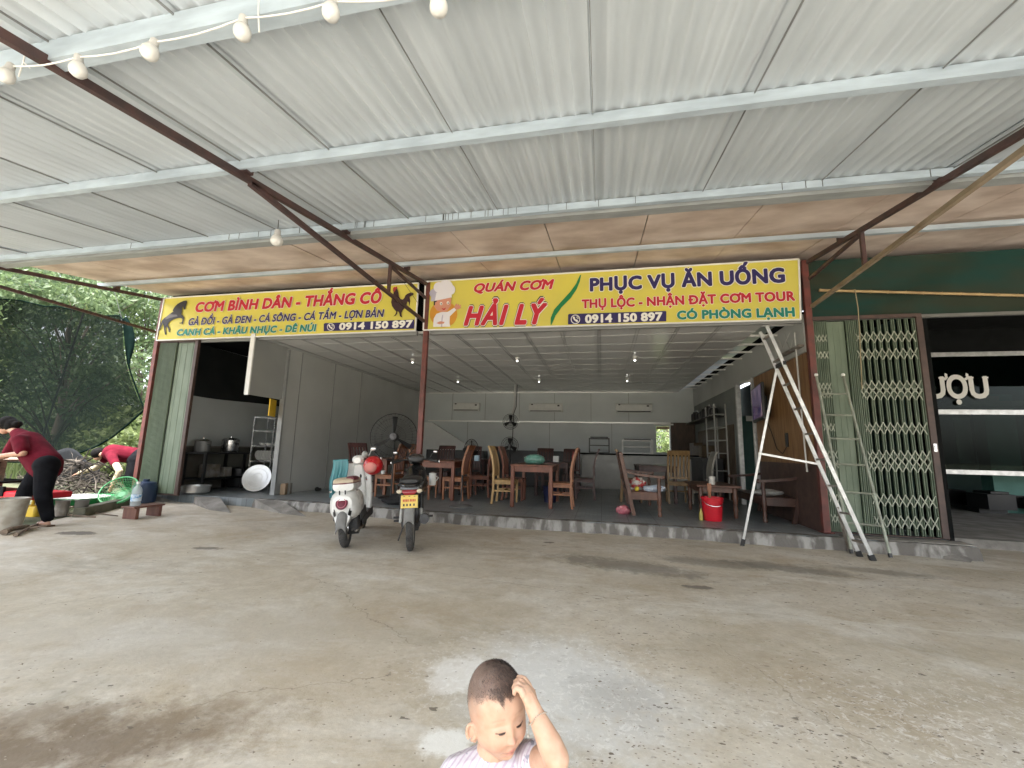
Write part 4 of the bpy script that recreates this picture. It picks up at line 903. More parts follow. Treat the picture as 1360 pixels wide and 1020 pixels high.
q = MB(); q.lathe([(.045, 0), (.055, .13), (.051, .13), (.04, .01), (.0001, .01)], 16, (1.80, 7.78, FZ+.518)); tag(q.build('cup', mat('clear_plastic_cup', (.6, .58, .54), .25)), 'pale plastic cup on the tea table', 'cup')
# red bucket with a wooden paddle, yellow bottle
bk = thing('red_bucket', 'bright red plastic bucket on the tiles before the tea table', 'bucket', (1.69, 7.36, FZ))
M_REDP = mat('red_plastic', (.62, .015, .03), .35, var=.12)
bc = Vector((1.69, 7.36, FZ))
MB().lathe([(.0001, .0), (.125, .0), (.132, .02), (.155, .32), (.163, .325), (.165, .35), (.157, .352), (.15, .33), (.128, .03), (.0001, .03)], 28, bc).build('body', M_REDP, bk)
q = MB(); q.tube([bc+Vector((.16*math.cos(a), -.16*abs(math.sin(a))*.25-.155*math.sin(a)*.0-.155+.155*(1-math.sin(a)), .33-.10*math.sin(a))) for a in [PI*i/12 for i in range(13)]], .005, 6); q.build('handle', M_STEEL, bk)
q = MB(); q.bar(bc+Vector((-.03, .03, .04)), bc+Vector((-.03, .0, .46)), .045, .02); q.box(bc+Vector((-.03, .0, .50)), (.06, .024, .12)); tag(q.build('paddle', W_ORG, bevel=.004), 'orange brown wooden paddle standing in the red bucket', 'paddle')
q = MB(); q.lathe([(.026, 0), (.028, .1), (.012, .15), (.014, .17), (.0001, .17)], 12, bc+Vector((-.175, -.03, 0))); tag(q.build('bottle', mat('yellow_bottle', (.5, .42, .1), .4)), 'small yellow bottle leaning beside the red bucket', 'bottle')
# cloths and toys on the bench, pink bag on floor
bz = FZ+.38
tag(crumple((.86, 7.62, bz+.045), (.16, .10, .06), seed=7, amp=.4).build('cloth', mat('white_blue_cloth', (.62, .66, .72), .8, col2=(.42, .5, .62), scale=30)), 'crumpled white and blue cloth on the near end of the brown bench', 'cloth')
tag(crumple((.62, 7.9, bz+.09), (.14, .09, .11), seed=9, amp=.45).build('cloth', mat('red_white_cloth', (.62, .6, .56), .8, col2=(.5, .05, .05), scale=14, lo=.45, hi=.55)), 'red and white patterned cloth bundle on the brown bench', 'cloth')
tag(MB().ell((.58, 7.58, bz+.035), .04, 12, 8).build('ball', mat('yellow_ball', (.7, .55, .05), .5)), 'small yellow ball on the brown bench', 'ball')
p = f3(828, 683)
tag(crumple(p+Vector((0, .04, .06)), (.11, .09, .075), seed=12, amp=.4).build('plastic_bag', mat('pink_plastic_film', (.55, .22, .24), .3, col2=(.40, .08, .12), scale=22)), 'small knotted pink plastic bag on the floor by the bench leg', 'bag')
p = f3(1033, 660)
tag(crumple((2.62, 7.75, bz+.05), (.22, .15, .05), seed=15, amp=.3).build('newspaper', mat('grey_paper', (.42, .42, .40), .85, var=.35, scale=40)), 'folded grey newspaper on the dark bench', 'newspaper')
# ------------------------------------------------------------------ fans
def cage(q, c, r, rot, n=36, dep=.07, th=.0022):
    for s in (-1, 1):
        for i in range(n):
            a = 2*PI*i/n; pts = []
            for u in (.16, .45, .75, .93, 1): pts.append(Vector(c)+rot @ Vector((r*u*math.cos(a), r*u*math.sin(a), s*dep*math.sqrt(max(0, 1-u**4)))))
            q.tube(pts, th, 3, caps=False)
        for u in (.16, .5, .8): q.tube([Vector(c)+rot @ Vector((r*u*math.cos(2*PI*i/32), r*u*math.sin(2*PI*i/32), s*dep*math.sqrt(1-u**4))) for i in range(33)], th, 4, caps=False)
    return q
def fan(label, c, r, face, tilt=0., floor=True, nb=3, hub=None, mcol=M_BLACK, basew=.2, polex=0.):
    t = thing('fan', label, 'fan', (c[0], c[1], FZ if floor else c[2]))
    c = Vector(c); d = Vector((math.cos(R(face))*math.cos(R(tilt)), math.sin(R(face))*math.cos(R(tilt)), math.sin(R(tilt)))); rot = d.to_track_quat('Z', 'Y').to_matrix()
    cage(MB(), c, r, rot, 40 if r > .3 else 28).build('guard', mcol, t, recalc=False)
    MB().tube([c+rot @ Vector((r*math.cos(2*PI*i/40), r*math.sin(2*PI*i/40), 0)) for i in range(41)], .010 if r > .3 else .007, 6, caps=False).build('rim', mcol, t)
    q = MB()
    for i in range(nb):
        a = 2*PI*i/nb+.5*PI
        def bl(u, v): 
            rr = r*(.14+.74*u); an = a + (v-.5)*(.36 if r > .3 else .9)*(1-.35*u); return c+rot @ Vector((rr*math.cos(an), rr*math.sin(an), (v-.5)*.06+.0))
        q.grid(bl, 6, 4)
    q.build('blade', mcol, t, solid=.004)
    MB().lathe([(.0001, .07), (r*.12, .07), (r*.14, .05), (r*.14, .0), (r*.17, -.02), (r*.17, -.2), (r*.1, -.24), (.0001, -.24)], 18, c, rot).build('motor', mcol, t)
    MB().lathe([(.0001, .084), (r*.13, .08), (r*.15, .072), (.0001, .071)], 18, c, rot).build('badge', mat('grey_badge', (.16, .16, .17), .55), t)
    if floor:
        b = c-d*.12; MB().tube([(b.x, b.y, FZ+.03), (b.x, b.y, c.z-.02)], .018, 10).build('pole', mcol, t)
        MB().lathe([(basew, 0), (basew, .015), (basew*.8, .03), (.03, .045), (.0001, .045)], 24, (b.x, b.y, FZ)).build('base', mcol, t)
    return t
fc = ony(523, 580, 7.95); fan('tall black industrial pedestal fan behind the motorbike', fc, .46, -72, 2, basew=.25)
fan('small upright fan seen edge on beside the red brown chair', ony(626, 597, 9.3), .23, -25, 0, basew=.17)
fan('small pedestal fan in front of the back wall below the hanging fan', ony(677, 592, 11.6), .24, -85, 0, basew=.18)
hf = fan('dark fan mounted at the end of the drop pipe near the back wall', ony(678, 560, 12.6), .23, -85, 0, floor=False)
q = MB(); a = ony(684, 489, 12.6); b = ony(680, 549, 12.7); q.tube([(a.x, 12.75, ZC), (a.x-.02, 12.75, b.z+.2), (b.x, 12.75, b.z)], .03, 10); q.build('drop_pipe', mat('white_pipe', (.6, .6, .6), .4), hf)
q = MB(); q.tube([(a.x+.05, 12.77, ZC), (a.x+.03, 12.77, b.z+.2), (b.x+.04, 12.77, b.z), (b.x+.03, 12.7, 1.3)], .012, 6); q.build('cable', M_BLACK, hf)
# grey base plate of a missing stand on the tiles
p = f3(612, 673); q = MB(); q.lathe([(.21, 0), (.21, .012), (.17, .03), (.05, .05), (.0001, .05)], 24, p); tag(q.build('stand_base', mat('grey_base', (.14, .14, .14), .5)), 'round grey stand base on the tiles between the motorbike and yellow chair', 'base')
q = MB(); q.tube([p+Vector((0, 0, .03)), p+Vector((.0, .02, .5))], .012, 8); q.box(p+Vector((0, .02, .48)), (.03, .03, .12)); tag(q.build('thin_stand', M_BLACK), 'thin black stand pole rising from the round grey base', 'stand')
# ------------------------------------------------------------------ air conditioners, spotlights
for (x, y, lab, wd) in ((620, 540.5, 'white wall air conditioner nearest the side wall', .95), (725, 541.5, 'white wall air conditioner right of the drop pipe', 1.15), (841.5, 542, 'white wall air conditioner with a dark display left of the window', 1.15)):
    p = ony(x, y, YBK-.1); t = thing('air_conditioner', lab, 'air conditioner', (p.x, YBK, p.z), group='wall air conditioners')
    q = MB(); q.loft([[(p.x+s*wd/2, YBK-.0, p.z-.14), (p.x+s*wd/2, YBK-.16, p.z-.14), (p.x+s*wd/2, YBK-.21, p.z-.09), (p.x+s*wd/2, YBK-.21, p.z+.10), (p.x+s*wd/2, YBK-.18, p.z+.14), (p.x+s*wd/2, YBK-.0, p.z+.14)] for s in (-1, 1)]); q.build('casing', M_WHITEM, t, bevel=.01)
    q = MB(); q.box((p.x, YBK-.195, p.z-.118), (wd*.9, .03, .03)); q.build('louvre', M_BLACK if 'display' in lab else M_PVCLINE, t, smooth=0)
    q = MB(); q.box((p.x+wd*.38, YBK-.212, p.z+.06), (.07, .006, .05)); q.box((p.x-wd*.40, YBK-.212, p.z+.10), (.06, .006, .04)); q.build('display', M_BLACK, t, smooth=0)
    q = MB(); q.tube([(p.x-wd*.42, YBK-.03, p.z+.14), (p.x-wd*.42, YBK-.03, 3.1)], .0, 4)
M_LIT = mat('lit_lamp', (1, 1, 1), .5, var=0, emit=(1, .97, .9), estr=2.5)
for (x, y, yy, lab) in ((687, 474, 8.95, 'lit white spotlight on the ceiling above the green bag'), (843, 473, 9.1, 'lit white spotlight on the ceiling above the brown bench'), (608, 504.5, 11.7, 'faint lit spotlight on the ceiling near the side wall'), (716, 506, 11.8, 'faint lit spotlight on the ceiling before the middle air conditioner'), (833, 506, 11.8, 'faint lit spotlight on the ceiling before the right air conditioner'), (548, 476, 8.9, 'lit white spotlight on the ceiling left of the red post')):
    p = ony(x, y, yy); t = thing('spotlight', lab, 'spotlight', (p.x, yy, ZC), group='ceiling spotlights')
    q = MB(); q.lathe([(.045, 0), (.045, -.02), (.03, -.03), (.03, -.075), (.0001, -.076)], 14, (p.x, yy, ZC-.001)); q.build('housing', M_WHITEM, t)
    MB().lathe([(.0001, -.088), (.016, -.084), (.02, -.078), (.0001, -.0765)], 12, (p.x, yy, ZC)).build('lamp', M_LIT, t)
# ------------------------------------------------------------------ counter and rack at the back
ct = thing('counter', 'pale counter with a dark top along the back of the hall', 'counter', (1.2, 12.6, FZ))
MB().box((1.05, 12.75, FZ+.47), (3.2, .5, .94)).build('front_panel', mat('pale_panel', (.5, .5, .48), .5, var=.12), ct, bevel=.005)
MB().box((1.05, 12.72, FZ+.96), (3.3, .62, .04)).build('countertop', M_DARK, ct, bevel=.005)
q = MB(); q.box((-1.9, 12.4, FZ+.5), (2.4, .5, 1.0)); q.box((-4.3, 12.6, FZ+.48), (1.8, .5, .96)); tag(q.build('sideboard', M_BLACK, bevel=.01), 'black sideboard behind the rear dining chairs', 'sideboard')
for (x, lab, mm, hgt, wd) in ((-.05, 'black wire display rack standing behind the dark slatted chair', M_BLACK, .42, .55), (1.0, 'white framed glass food case on the pale counter', M_WHITEM, .38, .8)):
    t = thing('display_case', lab, 'display case', (x, 12.7, FZ+.98), group='small display cases on the counter')
    q = MB(); y0, y1, z0, z1 = 12.5, 12.85, FZ+.985, FZ+.985+hgt
    for a in (x-wd/2, x+wd/2):
        for b in (y0, y1): q.box((a, b, (z0+z1)/2), (.03, .03, hgt))
    for z in (z0+.015, z1-.015, (z0+z1)/2):
        for b in (y0, y1): q.box((x, b, z), (wd-.03, .025, .025))
    q.build('frame', mm, t, smooth=0)
    q = MB(); q.box((x, 12.67, z1+.01), (wd*.9, .3, .05)); q.build('top_tray', M_BLACK, t, smooth=0)
    q = MB(); q.box((x, 12.68, (z0+z1)/2), (wd-.05, .3, .02)); q.build('shelf', mm, t, smooth=0)
# ------------------------------------------------------------------ television on the plywood wall
tv = thing('television', 'wall television showing a purple concert scene', 'television', (2.8, 8.45, 2.1))
def screen():
    m = bpy.data.materials.new('tv_screen'); m.use_nodes = True; t = m.node_tree; n = t.nodes; L = t.links; b = n['Principled BSDF']
    tc = n.new('ShaderNodeTexCoord'); mp = n.new('ShaderNodeMapping'); mp.inputs['Scale'].default_value = (1, 9, 2.6); L.new(tc.outputs['Object'], mp.inputs[0])
    no = n.new('ShaderNodeTexNoise'); no.inputs['Scale'].default_value = 1.3; no.inputs['Detail'].default_value = 3; L.new(mp.outputs[0], no.inputs['Vector'])
    cr = n.new('ShaderNodeValToRGB'); e = cr.color_ramp.elements; e[0].position = .38; e[0].color = (.004, .004, .03, 1); e[1].position = .72; e[1].color = (.5, .42, .5, 1); x = e.new(.53); x.color = (.03, .022, .10, 1); x = e.new(.62); x.color = (.30, .16, .17, 1)
    L.new(no.outputs[0], cr.inputs[0]); L.new(cr.outputs[0], b.inputs['Emission Color']); b.inputs['Emission Strength'].default_value = .075; b.inputs['Base Color'].default_value = (.01, .01, .015, 1); b.inputs['Roughness'].default_value = .15
    return m
ra = Matrix.Rotation(R(-9), 3, 'Z')
cen = Vector((2.80, 8.46, 2.10))
q = MB(); q.box(cen, (.05, 1.0, .64), ra); q.build('case', M_BLACK, tv, bevel=.012)
q = MB(); q.box(cen+ra @ Vector((-.0265, 0, .01)), (.004, .94, .56), ra); q.build('screen', screen(), tv, smooth=0)
q = MB(); q.box((2.87, 8.46, 2.1), (.1, .2, .25)); q.build('bracket', M_BLACK, tv, smooth=0)
sk = thing('wall_socket', 'black wall socket with a hanging cable on the plywood wall', 'socket', (2.9, 7.6, 1.35))
q = MB(); q.box((2.905, 7.62, 1.42), (.03, .07, .22)); q.build('socket', M_BLACK, sk, bevel=.006)
q = MB(); q.tube([(2.9, 7.62, 1.32), (2.88, 7.75, 1.2), (2.89, 8.0, 1.28), (2.9, 8.2, 1.55), (2.9, 8.4, 1.78)], .006, 5); q.build('cable', M_BLACK, sk)
q = MB(); q.tube([(2.86, 6.95, 3.0), (2.87, 6.96, 2.2), (2.87, 6.93, 1.1), (2.87, 6.92, .95)], .012, 8); q.tube([(2.86, 7.3, 3.1), (2.84, 7.1, 2.75), (2.85, 7.0, 2.9)], .005, 5); q.tube([(2.86, 7.6, 3.15), (2.82, 7.3, 2.85), (2.86, 7.1, 3.05)], .004, 5)
q.build('conduit', mat('white_conduit', (.6, .6, .58), .5), rs)
q = MB(); q.box((2.86, 7.15, 2.76), (.08, .75, .03)); q.build('wall_bracket', M_ALUD, rs, smooth=0)
tl = thing('tube_light', 'unlit white tube lamp at the top of the inner doorway', 'lamp', (2.86, 9.2, 2.62))
MB().tube([(2.86, 9.0, 2.60), (2.86, 9.55, 2.66)], .03, 10).build('tube', M_WHITEM, tl)
# ------------------------------------------------------------------ shelf with pots in the back corner
sh = thing('pot_shelf', 'dark kitchen shelf and white rack in the rear right corner', 'shelf', (2.7, 12, FZ))
q = MB(); q.box((2.72, 12.5, 2.08), (.34, 2.9, .03)); q.build('upper_board', M_BLACK, sh, smooth=0)
q = MB(); q.box((2.6, 12.6, 1.05), (.5, 3.0, .05)); q.box((2.62, 12.6, .6), (.46, 2.9, .9)); q.build('worktop', M_BLACK, sh, smooth=0)
q = MB()
for y in (10.75, 11.55):
    for x in (2.6, 2.85): q.box((x, y, 1.25), (.03, .03, 2.2))
for z in (.45, .8, 1.2, 1.5, 1.8, 2.1):
    for x in (2.6, 2.85): q.box((x, 11.15, z), (.02, .8, .02))
    for y in (10.75, 11.55): q.box((2.725, y, z), (.25, .02, .02))
q.build('rack', mat('grey_rack_paint', (.38, .38, .36), .45), sh, smooth=0)
rr = random.Random(2)
for i in range(7):
    y = 11.3+.36*i; hh = .2+.06*((i*3) % 4)/3; r_ = .10+.015*(i % 3); t = thing('kettle', 'dark pot with a shiny lid in the row on the corner shelf', 'pot', (2.72, y, 2.096), group='pots along the corner shelf')
    MB().lathe([(r_*.85, 0), (r_, .04), (r_, hh*.8), (r_*.9, hh), (.0001, hh)], 16, (2.72, y, 2.096)).build('body', M_BLACK, t)
    MB().lathe([(r_*.9, hh+.001), (r_*.5, hh+.03), (.02, hh+.04), (.025, hh+.065), (.0001, hh+.07)], 16, (2.72, y, 2.096)).build('lid', M_STEEL, t)
q = MB(); q.box((2.72, 12.6, 1.25), (.3, 1.2, .3)); q.box((2.75, 13.6, 1.3), (.25, .6, .4)); tag(q.build('stored_crate', mat('brown_cartons', (.13, .09, .05), .7, var=.3), bevel=.01), 'brown cartons on the dark worktop in the corner', 'box')
# ------------------------------------------------------------------ kitchen
kt = thing('stove_table', 'dark metal cooking table behind the left folding gate', 'table', (-8.3, 8.0, FZ))
MB().box((-8.25, 8.0, .93), (.62, 1.1, .04)).build('tabletop', M_BLACK, kt, bevel=.005)
q = MB()
for x in (-8.5, -8.0):
    for y in (7.5, 8.5): MB().box((x, y, .53), (.05, .05, .76)).build('leg', M_BLACK, kt, smooth=0)
q.box((-8.25, 8.0, .4), (.55, 1.0, .03)); q.build('lower_shelf', M_DARK, kt, smooth=0)
def pot(label, c, r, h_, m, lid=True):
    t = thing('cooking_pot', label, 'pot', c)
    MB().lathe([(.0001, 0), (r*.93, 0), (r, .03), (r, h_), (r*1.05, h_+.008), (r*.95, h_+.012), (.0001 if lid else r*.9, h_+.014)], 24, c).build('body', m, t)
    if lid: MB().lathe([(r*1.0, h_+.016), (r*.8, h_+.045), (.03, h_+.06), (.03, h_+.085), (.0001, h_+.09)], 24, c).build('lid', M_STEEL, t)
    q = MB()
    for s in (-1, 1): q.tube([Vector(c)+Vector((s*r, -.04, h_*.75)), Vector(c)+Vector((s*(r+.05), 0, h_*.75)), Vector(c)+Vector((s*r, .04, h_*.75))], .008, 6)
    q.build('handle', M_BLACK, t)
pot('steel pot with a lid and black band on the dark cooking table', (-8.18, 8.25, .952), .17, .26, M_STEEL); pot('second dull pot at the near end of the cooking table', (-8.35, 7.72, .952), .15, .22, mat('dull_alloy', (.3, .3, .3), .5, metal=.6))
p = f3(252, 656)
bs = MB(); bs.lathe([(.0001, 0), (.20, 0), (.235, .03), (.25, .15), (.262, .155), (.245, .15), (.225, .04), (.19, .012), (.0001, .012)], 30, (p.x, p.y+.12, FZ))
tag(bs.build('basin', mat('aluminium_basin', (.62, .62, .61), .3, metal=.85, var=.15)), 'wide aluminium basin on the floor by the gate post', 'basin')
pot('sooty round pot on the kitchen floor below the ledge', (-8.3, 8.75, FZ), .28, .42, M_BLACK, False)
pot('smaller sooty pot next to the big one on the kitchen floor', (-8.25, 9.25, FZ), .2, .3, M_BLACK, False)
q = MB(); q.box((-8.36, 9.7, .33), (.3, .9, .36)); tag(q.build('carton', mat('printed_carton', (.34, .32, .28), .7, col2=(.12, .1, .09), scale=6, lo=.48, hi=.55), bevel=.008), 'low printed carton along the kitchen wall', 'box')
q = MB(); q.box((-8.28, 7.9, .55), (.25, .3, .28)); q.box((-8.2, 8.2, .52), (.2, .2, .2)); tag(q.build('gas_burner', M_ALUD, bevel=.01), 'grey burner box under the cooking table', 'burner')
rk = thing('plate_rack', 'steel rack of plates and bowls against the partition opening', 'rack', (-7.25, 8.3, FZ))
q = MB()
X0, X1, Y0, Y1 = -7.52, -7.0, 8.15, 8.55
for x in (X0, X1):
    for y in (Y0, Y1): q.box((x, y, FZ+.8), (.025, .025, 1.6))
q.build('post', M_STEEL, rk, smooth=0)
q = MB()
for z in (.28, .62, .95, 1.28, 1.58):
    q.box(((X0+X1)/2, Y0, FZ+z), (X1-X0, .018, .025)); q.box(((X0+X1)/2, Y1, FZ+z), (X1-X0, .018, .025)); q.box((X0, (Y0+Y1)/2, FZ+z), (.018, Y1-Y0, .025)); q.box((X1, (Y0+Y1)/2, FZ+z), (.018, Y1-Y0, .025))
    for i in range(7): q.box((X0+.08*i+.05, (Y0+Y1)/2, FZ+z), (.006, Y1-Y0, .006))
q.build('shelf', M_STEEL, rk, smooth=0)
M_CER = mat('white_ceramic', (.78, .78, .76), .25, var=.05)
for i in range(6):
    c = Vector((-7.47+.075*i, 8.30, FZ+.62+.125)); rot = Matrix.Rotation(R(78), 3, 'Y')
    q = MB(); q.lathe([(.0001, 0), (.07, 0), (.11, .016), (.105, .02), (.068, .006), (.0001, .006)], 22, c, rot); tag(q.build('plate', M_CER), 'white plate standing in the row on the plate rack', 'plate', 'plates in the rack')
for i in range(3):
    q = MB(); q.lathe([(.03, 0), (.07, .05), (.066, .05), (.028, .006), (.0001, .006)], 16, (-7.42+.16*i, 8.33, FZ+.967)); tag(q.build('bowl', M_CER), 'small white bowl on the middle shelf of the plate rack', 'bowl', 'bowls in the rack')
tp = f3(354, 650); rot = Matrix.Rotation(R(-68), 3, 'X') @ Matrix.Rotation(R(8), 3, 'Y')
q = MB(); rt_ = Matrix.Rotation(R(20), 3, 'Z') @ Matrix.Rotation(R(72), 3, 'X')
q.lathe([(.0001, .0), (.21, 0), (.26, .018), (.285, .022), (.285, .028), (.255, .026), (.205, .007), (.0001, .007)], 36, (-7.14, 7.98, FZ+.28), rt_)
q.lathe([(.20, .009), (.205, .012), (.195, .012)], 36, (-7.14, 7.98, FZ+.28), rt_, True); q.lathe([(.10, .009), (.105, .012), (.095, .012)], 36, (-7.14, 7.98, FZ+.28), rt_, True)
tag(q.build('round_tray', mat('bright_alloy', (.68, .69, .70), .32, metal=.6, var=.15)), 'large round metal tray leaning on the plate rack', 'tray')
q = MB(); c = ony(366.5, 541, 7.55); q.box((-6.47, 7.42, 1.87), (.02, .34, .34), R(22)); n_ = q.build('notice', mat('yellow_notice', (.75, .48, .02), .5, var=.05), smooth=0); tag(n_, 'small yellow notice with a dark emblem beside the partition edge', 'notice')
q = MB(); q.ell((-6.484, 7.415, 1.93), (.004, .05, .05), 12, 8); em = q.build('emblem', mat('notice_ink', (.25, .12, .02), .6), n_)
for x_, lab in ((0, 'tan brick standing on end by the grey side wall'), (.11, 'grey brick standing next to the tan brick by the side wall')):
    p = f3(374+9*(x_ > 0), 651); q = MB(); q.box((-6.28+x_*.0+.0, 7.75+x_*1.2, FZ+.11), (.10, .10, .22), .2); tag(q.build('brick', mat('tan_brick', (.33, .24, .16), .8) if not x_ else mat('grey_brick', (.25, .24, .22), .8), bevel=.006), lab, 'brick')
def shoe(label, x, y, rz, m):
    q = MB(); q.ell((0, 0, .035), (.045, .12, .04), 12, 8); q.ell((0, -.06, .055), (.04, .06, .045), 10, 8)
    for i, v in enumerate(q.v): q.v[i] = (v[0], v[1], max(.002, v[2]))
    o = q.build('shoe', m); place(o, (x, y, FZ), rz); tag(o, label, 'shoe')
shoe('black shoe against the grey side wall, farther from the scooter', -6.0, 8.95, .4, M_BLACK); shoe('black and white shoe against the grey side wall, nearer the scooter', -5.75, 8.9, 1.2, mat('white_black_shoe', (.6, .6, .6), .6, col2=(.02, .02, .02), scale=9, lo=.45, hi=.5)); shoe('black shoe between the brick and the other shoes', -6.1, 8.6, .1, M_BLACK)
# black cloth heap on the step behind the motorbike
tag(crumple((-3.5, 7.35, FZ+.05), (.35, .22, .10), seed=21, amp=.4).build('black_cloth', mat('black_cloth', (.012, .012, .013), .9)), 'heap of black cloth on the tiles behind the black motorbike', 'cloth')
# ================================================================== bodies as one continuous surface
def blob_mesh(q, voxel, it=4, fac=.5):
    o = q.build('tmp', [], None); m = o.modifiers.new('r', 'REMESH'); m.mode = 'VOXEL'; m.voxel_size = voxel; m.use_smooth_shade = True
    if it: s_ = o.modifiers.new('s', 'SMOOTH'); s_.iterations = it; s_.factor = fac
    dg = bpy.context.evaluated_depsgraph_get(); me = bpy.data.meshes.new_from_object(o.evaluated_get(dg))
    old = o.data; bpy.data.objects.remove(o); bpy.data.meshes.remove(old)
    return me
def link_mesh(name, me, m, parent=None, smooth=True):
    if parent is not None:
        off = Vector((0, 0, 0)); p = parent
        while p is not None: off += p.location; p = p.parent
        me.transform(Matrix.Translation(-off))
    me.materials.clear()
    for mm in (m if isinstance(m, (list, tuple)) else [m]): me.materials.append(mm)
    if smooth: me.polygons.foreach_set('use_smooth', [True]*len(me.polygons))
    o = bpy.data.objects.new(name, me); COL.objects.link(o); o.parent = parent
    return o
def skin_mat(name, c, c2): 
    m = mat(name, c, .5, col2=c2, scale=14, spec=.35); b = m.node_tree.nodes['Principled BSDF']
    b.inputs['Subsurface Weight'].default_value = .12; b.inputs['Subsurface Radius'].default_value = (.012, .005, .003); b.inputs['Subsurface Scale'].default_value = 1.
    return m
M_SKINA = skin_mat('adult_skin', (.50, .29, .205), (.44, .24, .165))
M_MAROON = mat('maroon_shirt', (.125, .006, .018), .9, spec=.15, col2=(.085, .004, .012), scale=9, bump=.25, bscale=22)
M_TROU = mat('black_trousers', (.009, .0095, .012), .95, spec=.1, col2=(.005, .005, .0065), scale=9, bump=.2, bscale=18)
M_HAIR = mat('black_hair', (.008, .007, .007), .8, var=.3, scale=40, spec=.12)
def chain(q, pts, rs):
    for a, b, r1, r2 in zip(pts, pts[1:], rs, rs[1:]): q.cap(a, b, r1, r2, 14)
def hand(q, wrist, d, side, palm=.085):
    """palm with four curled fingers and a thumb; d = pointing direction, side = thumb side"""
    d = Vector(d).normalized(); s = Vector(side).normalized(); n = d.cross(s).normalized()
    c = Vector(wrist)+d*palm*.55; rot = Matrix((s, d, n)).transposed(); q.ell(c, (.038, palm*.6, .017), 12, 8, rot)
    for i, ln in enumerate((.062, .072, .068, .052)):
        a = Vector(wrist)+d*palm*1.0+s*(.026-.0175*i); b = a+d*ln*.5+n*.010; e = b+d*ln*.42+n*.022; chain(q, [a-d*.02, b, e], [.0095, .0085, .0072])
    a = Vector(wrist)+d*.03+s*.03; b = a+d*.03+s*.024; chain(q, [a-s*.01, b, b+d*.03+n*.008], [.012, .0105, .008])
def rot_head(q, c, fwd, r=.1):
    """adult head: skull, jaw, nose, ears, along the facing direction"""
    c = Vector(c); f_ = Vector(fwd).normalized(); up = Vector((0, 0, 1)); up = (up-f_*up.dot(f_)).normalized(); s = f_.cross(up)
    rot = Matrix((s, f_, up)).transposed()
    q.ell(c+up*.02, (.075, .095, .095), 18, 14, rot); q.ell(c+f_*.03-up*.055, (.055, .06, .055), 14, 10, rot); q.ell(c+f_*.098-up*.012, (.012, .018, .022), 8, 6, rot)
    for k in (-1, 1): q.ell(c+s*k*.077-up*.005, (.012, .02, .03), 8, 6, rot); q.ell(c+f_*.082+s*k*.032+up*.012, (.016, .012, .009), 8, 6, rot)
    q.ell(c+f_*.088-up*.052, (.024, .01, .008), 8, 6, rot)
    return rot, s, f_, up
def PW(x, y, Y): return ony(x, y, Y)
# ------------------------------------------------------------------ woman bending at the left edge
wt = thing('person', 'person in maroon shirt and black trousers bending over a red table at the left edge', 'person', (-7.35, 4.6, 0))
hipR, hipL = PW(62, 622, 4.58), PW(56, 622, 4.78); ank1, ank2 = PW(64, 689, 4.50), PW(20, 684, 4.62)
kn1 = hipR.lerp(ank1, .5)+Vector((-.05, -.02, 0)); kn2 = hipL.lerp(ank2, .5)+Vector((-.06, 0, 0))
pel = PW(60, 616, 4.68); ches = PW(38, 588, 4.70); nek = PW(24, 576, 4.70); hd = PW(8, 566, 4.70)
shN, shF = PW(26, 585, 4.52), PW(24, 583, 4.88); elN = PW(31, 602, 4.46); wrN = PW(-4, 606, 4.50); elF = PW(8, 606, 4.95); wrF = PW(-16, 612, 4.8)
B = MB()
B.cap(pel, ches, .13, .12, 18); B.cap(ches, nek, .11, .06); B.cap(nek, hd, .05, .05)
for h_, k_, a_ in ((hipR, kn1, ank1), (hipL, kn2, ank2)): chain(B, [h_, k_, a_], [.085, .058, .036])
for s_, e_, w_ in ((shN, elN, wrN), (shF, elF, wrF)): chain(B, [s_, e_, w_], [.052, .041, .028]); hand(B, w_, w_-e_+Vector((0, 0, -.05)), Vector((0, .3, 1)))
chain(B, [ches, shN], [.09, .055]); chain(B, [ches, shF], [.09, .055])
rot, hs_, hf_, hu_ = rot_head(B, hd, Vector((-1, -.1, -.35)))
for a_ in (ank1, ank2): B.ell((a_.x-.06, a_.y, .04), (.115, .042, .035), 12, 8)
link_mesh('body', blob_mesh(B, .011, 3), M_SKINA, wt)
S = MB(); S.cap(pel+Vector((0.02, 0, .0)), ches, .178, .165, 20); S.cap(ches, nek, .15, .085); chain(S, [ches, shN], [.13, .082]); chain(S, [ches, shF], [.13, .082])
chain(S, [shN, shN.lerp(elN, .78)], [.084, .074]); chain(S, [shF, shF.lerp(elF, .78)], [.084, .074]); S.cap(ches+Vector((-.02, 0, -.06)), pel+Vector((-.06, 0, -.04)), .14, .15); S.cap(pel+Vector((.03, 0, -.01)), pel+Vector((.05, 0, -.07)), .165, .165)
link_mesh('shirt', blob_mesh(S, .014, 5), M_MAROON, wt)
T = MB(); T.cap(hipR+Vector((0, 0, .04)), hipL+Vector((0, 0, .04)), .14, .14)
for h_, k_, a_ in ((hipR, kn1, ank1), (hipL, kn2, ank2)): chain(T, [h_, k_, a_.lerp(k_, .06)], [.128, .092, .066])
link_mesh('trousers', blob_mesh(T, .013, 4), M_TROU, wt)
Hh = MB(); Hh.ell(hd+hu_*.038-hf_*.025, (.102, .115, .105), 18, 14, rot); Hh.ell(hd-hf_*.10-hu_*.02, (.085, .09, .10), 12, 10, rot); Hh.ell(hd-hf_*.18-hu_*.03, (.06, .07, .05), 12, 8, rot); Hh.ell(hd+hf_*.055+hu_*.075, (.065, .04, .03), 12, 8, rot)
link_mesh('hair', blob_mesh(Hh, .009, 3), M_HAIR, wt)
q = MB()
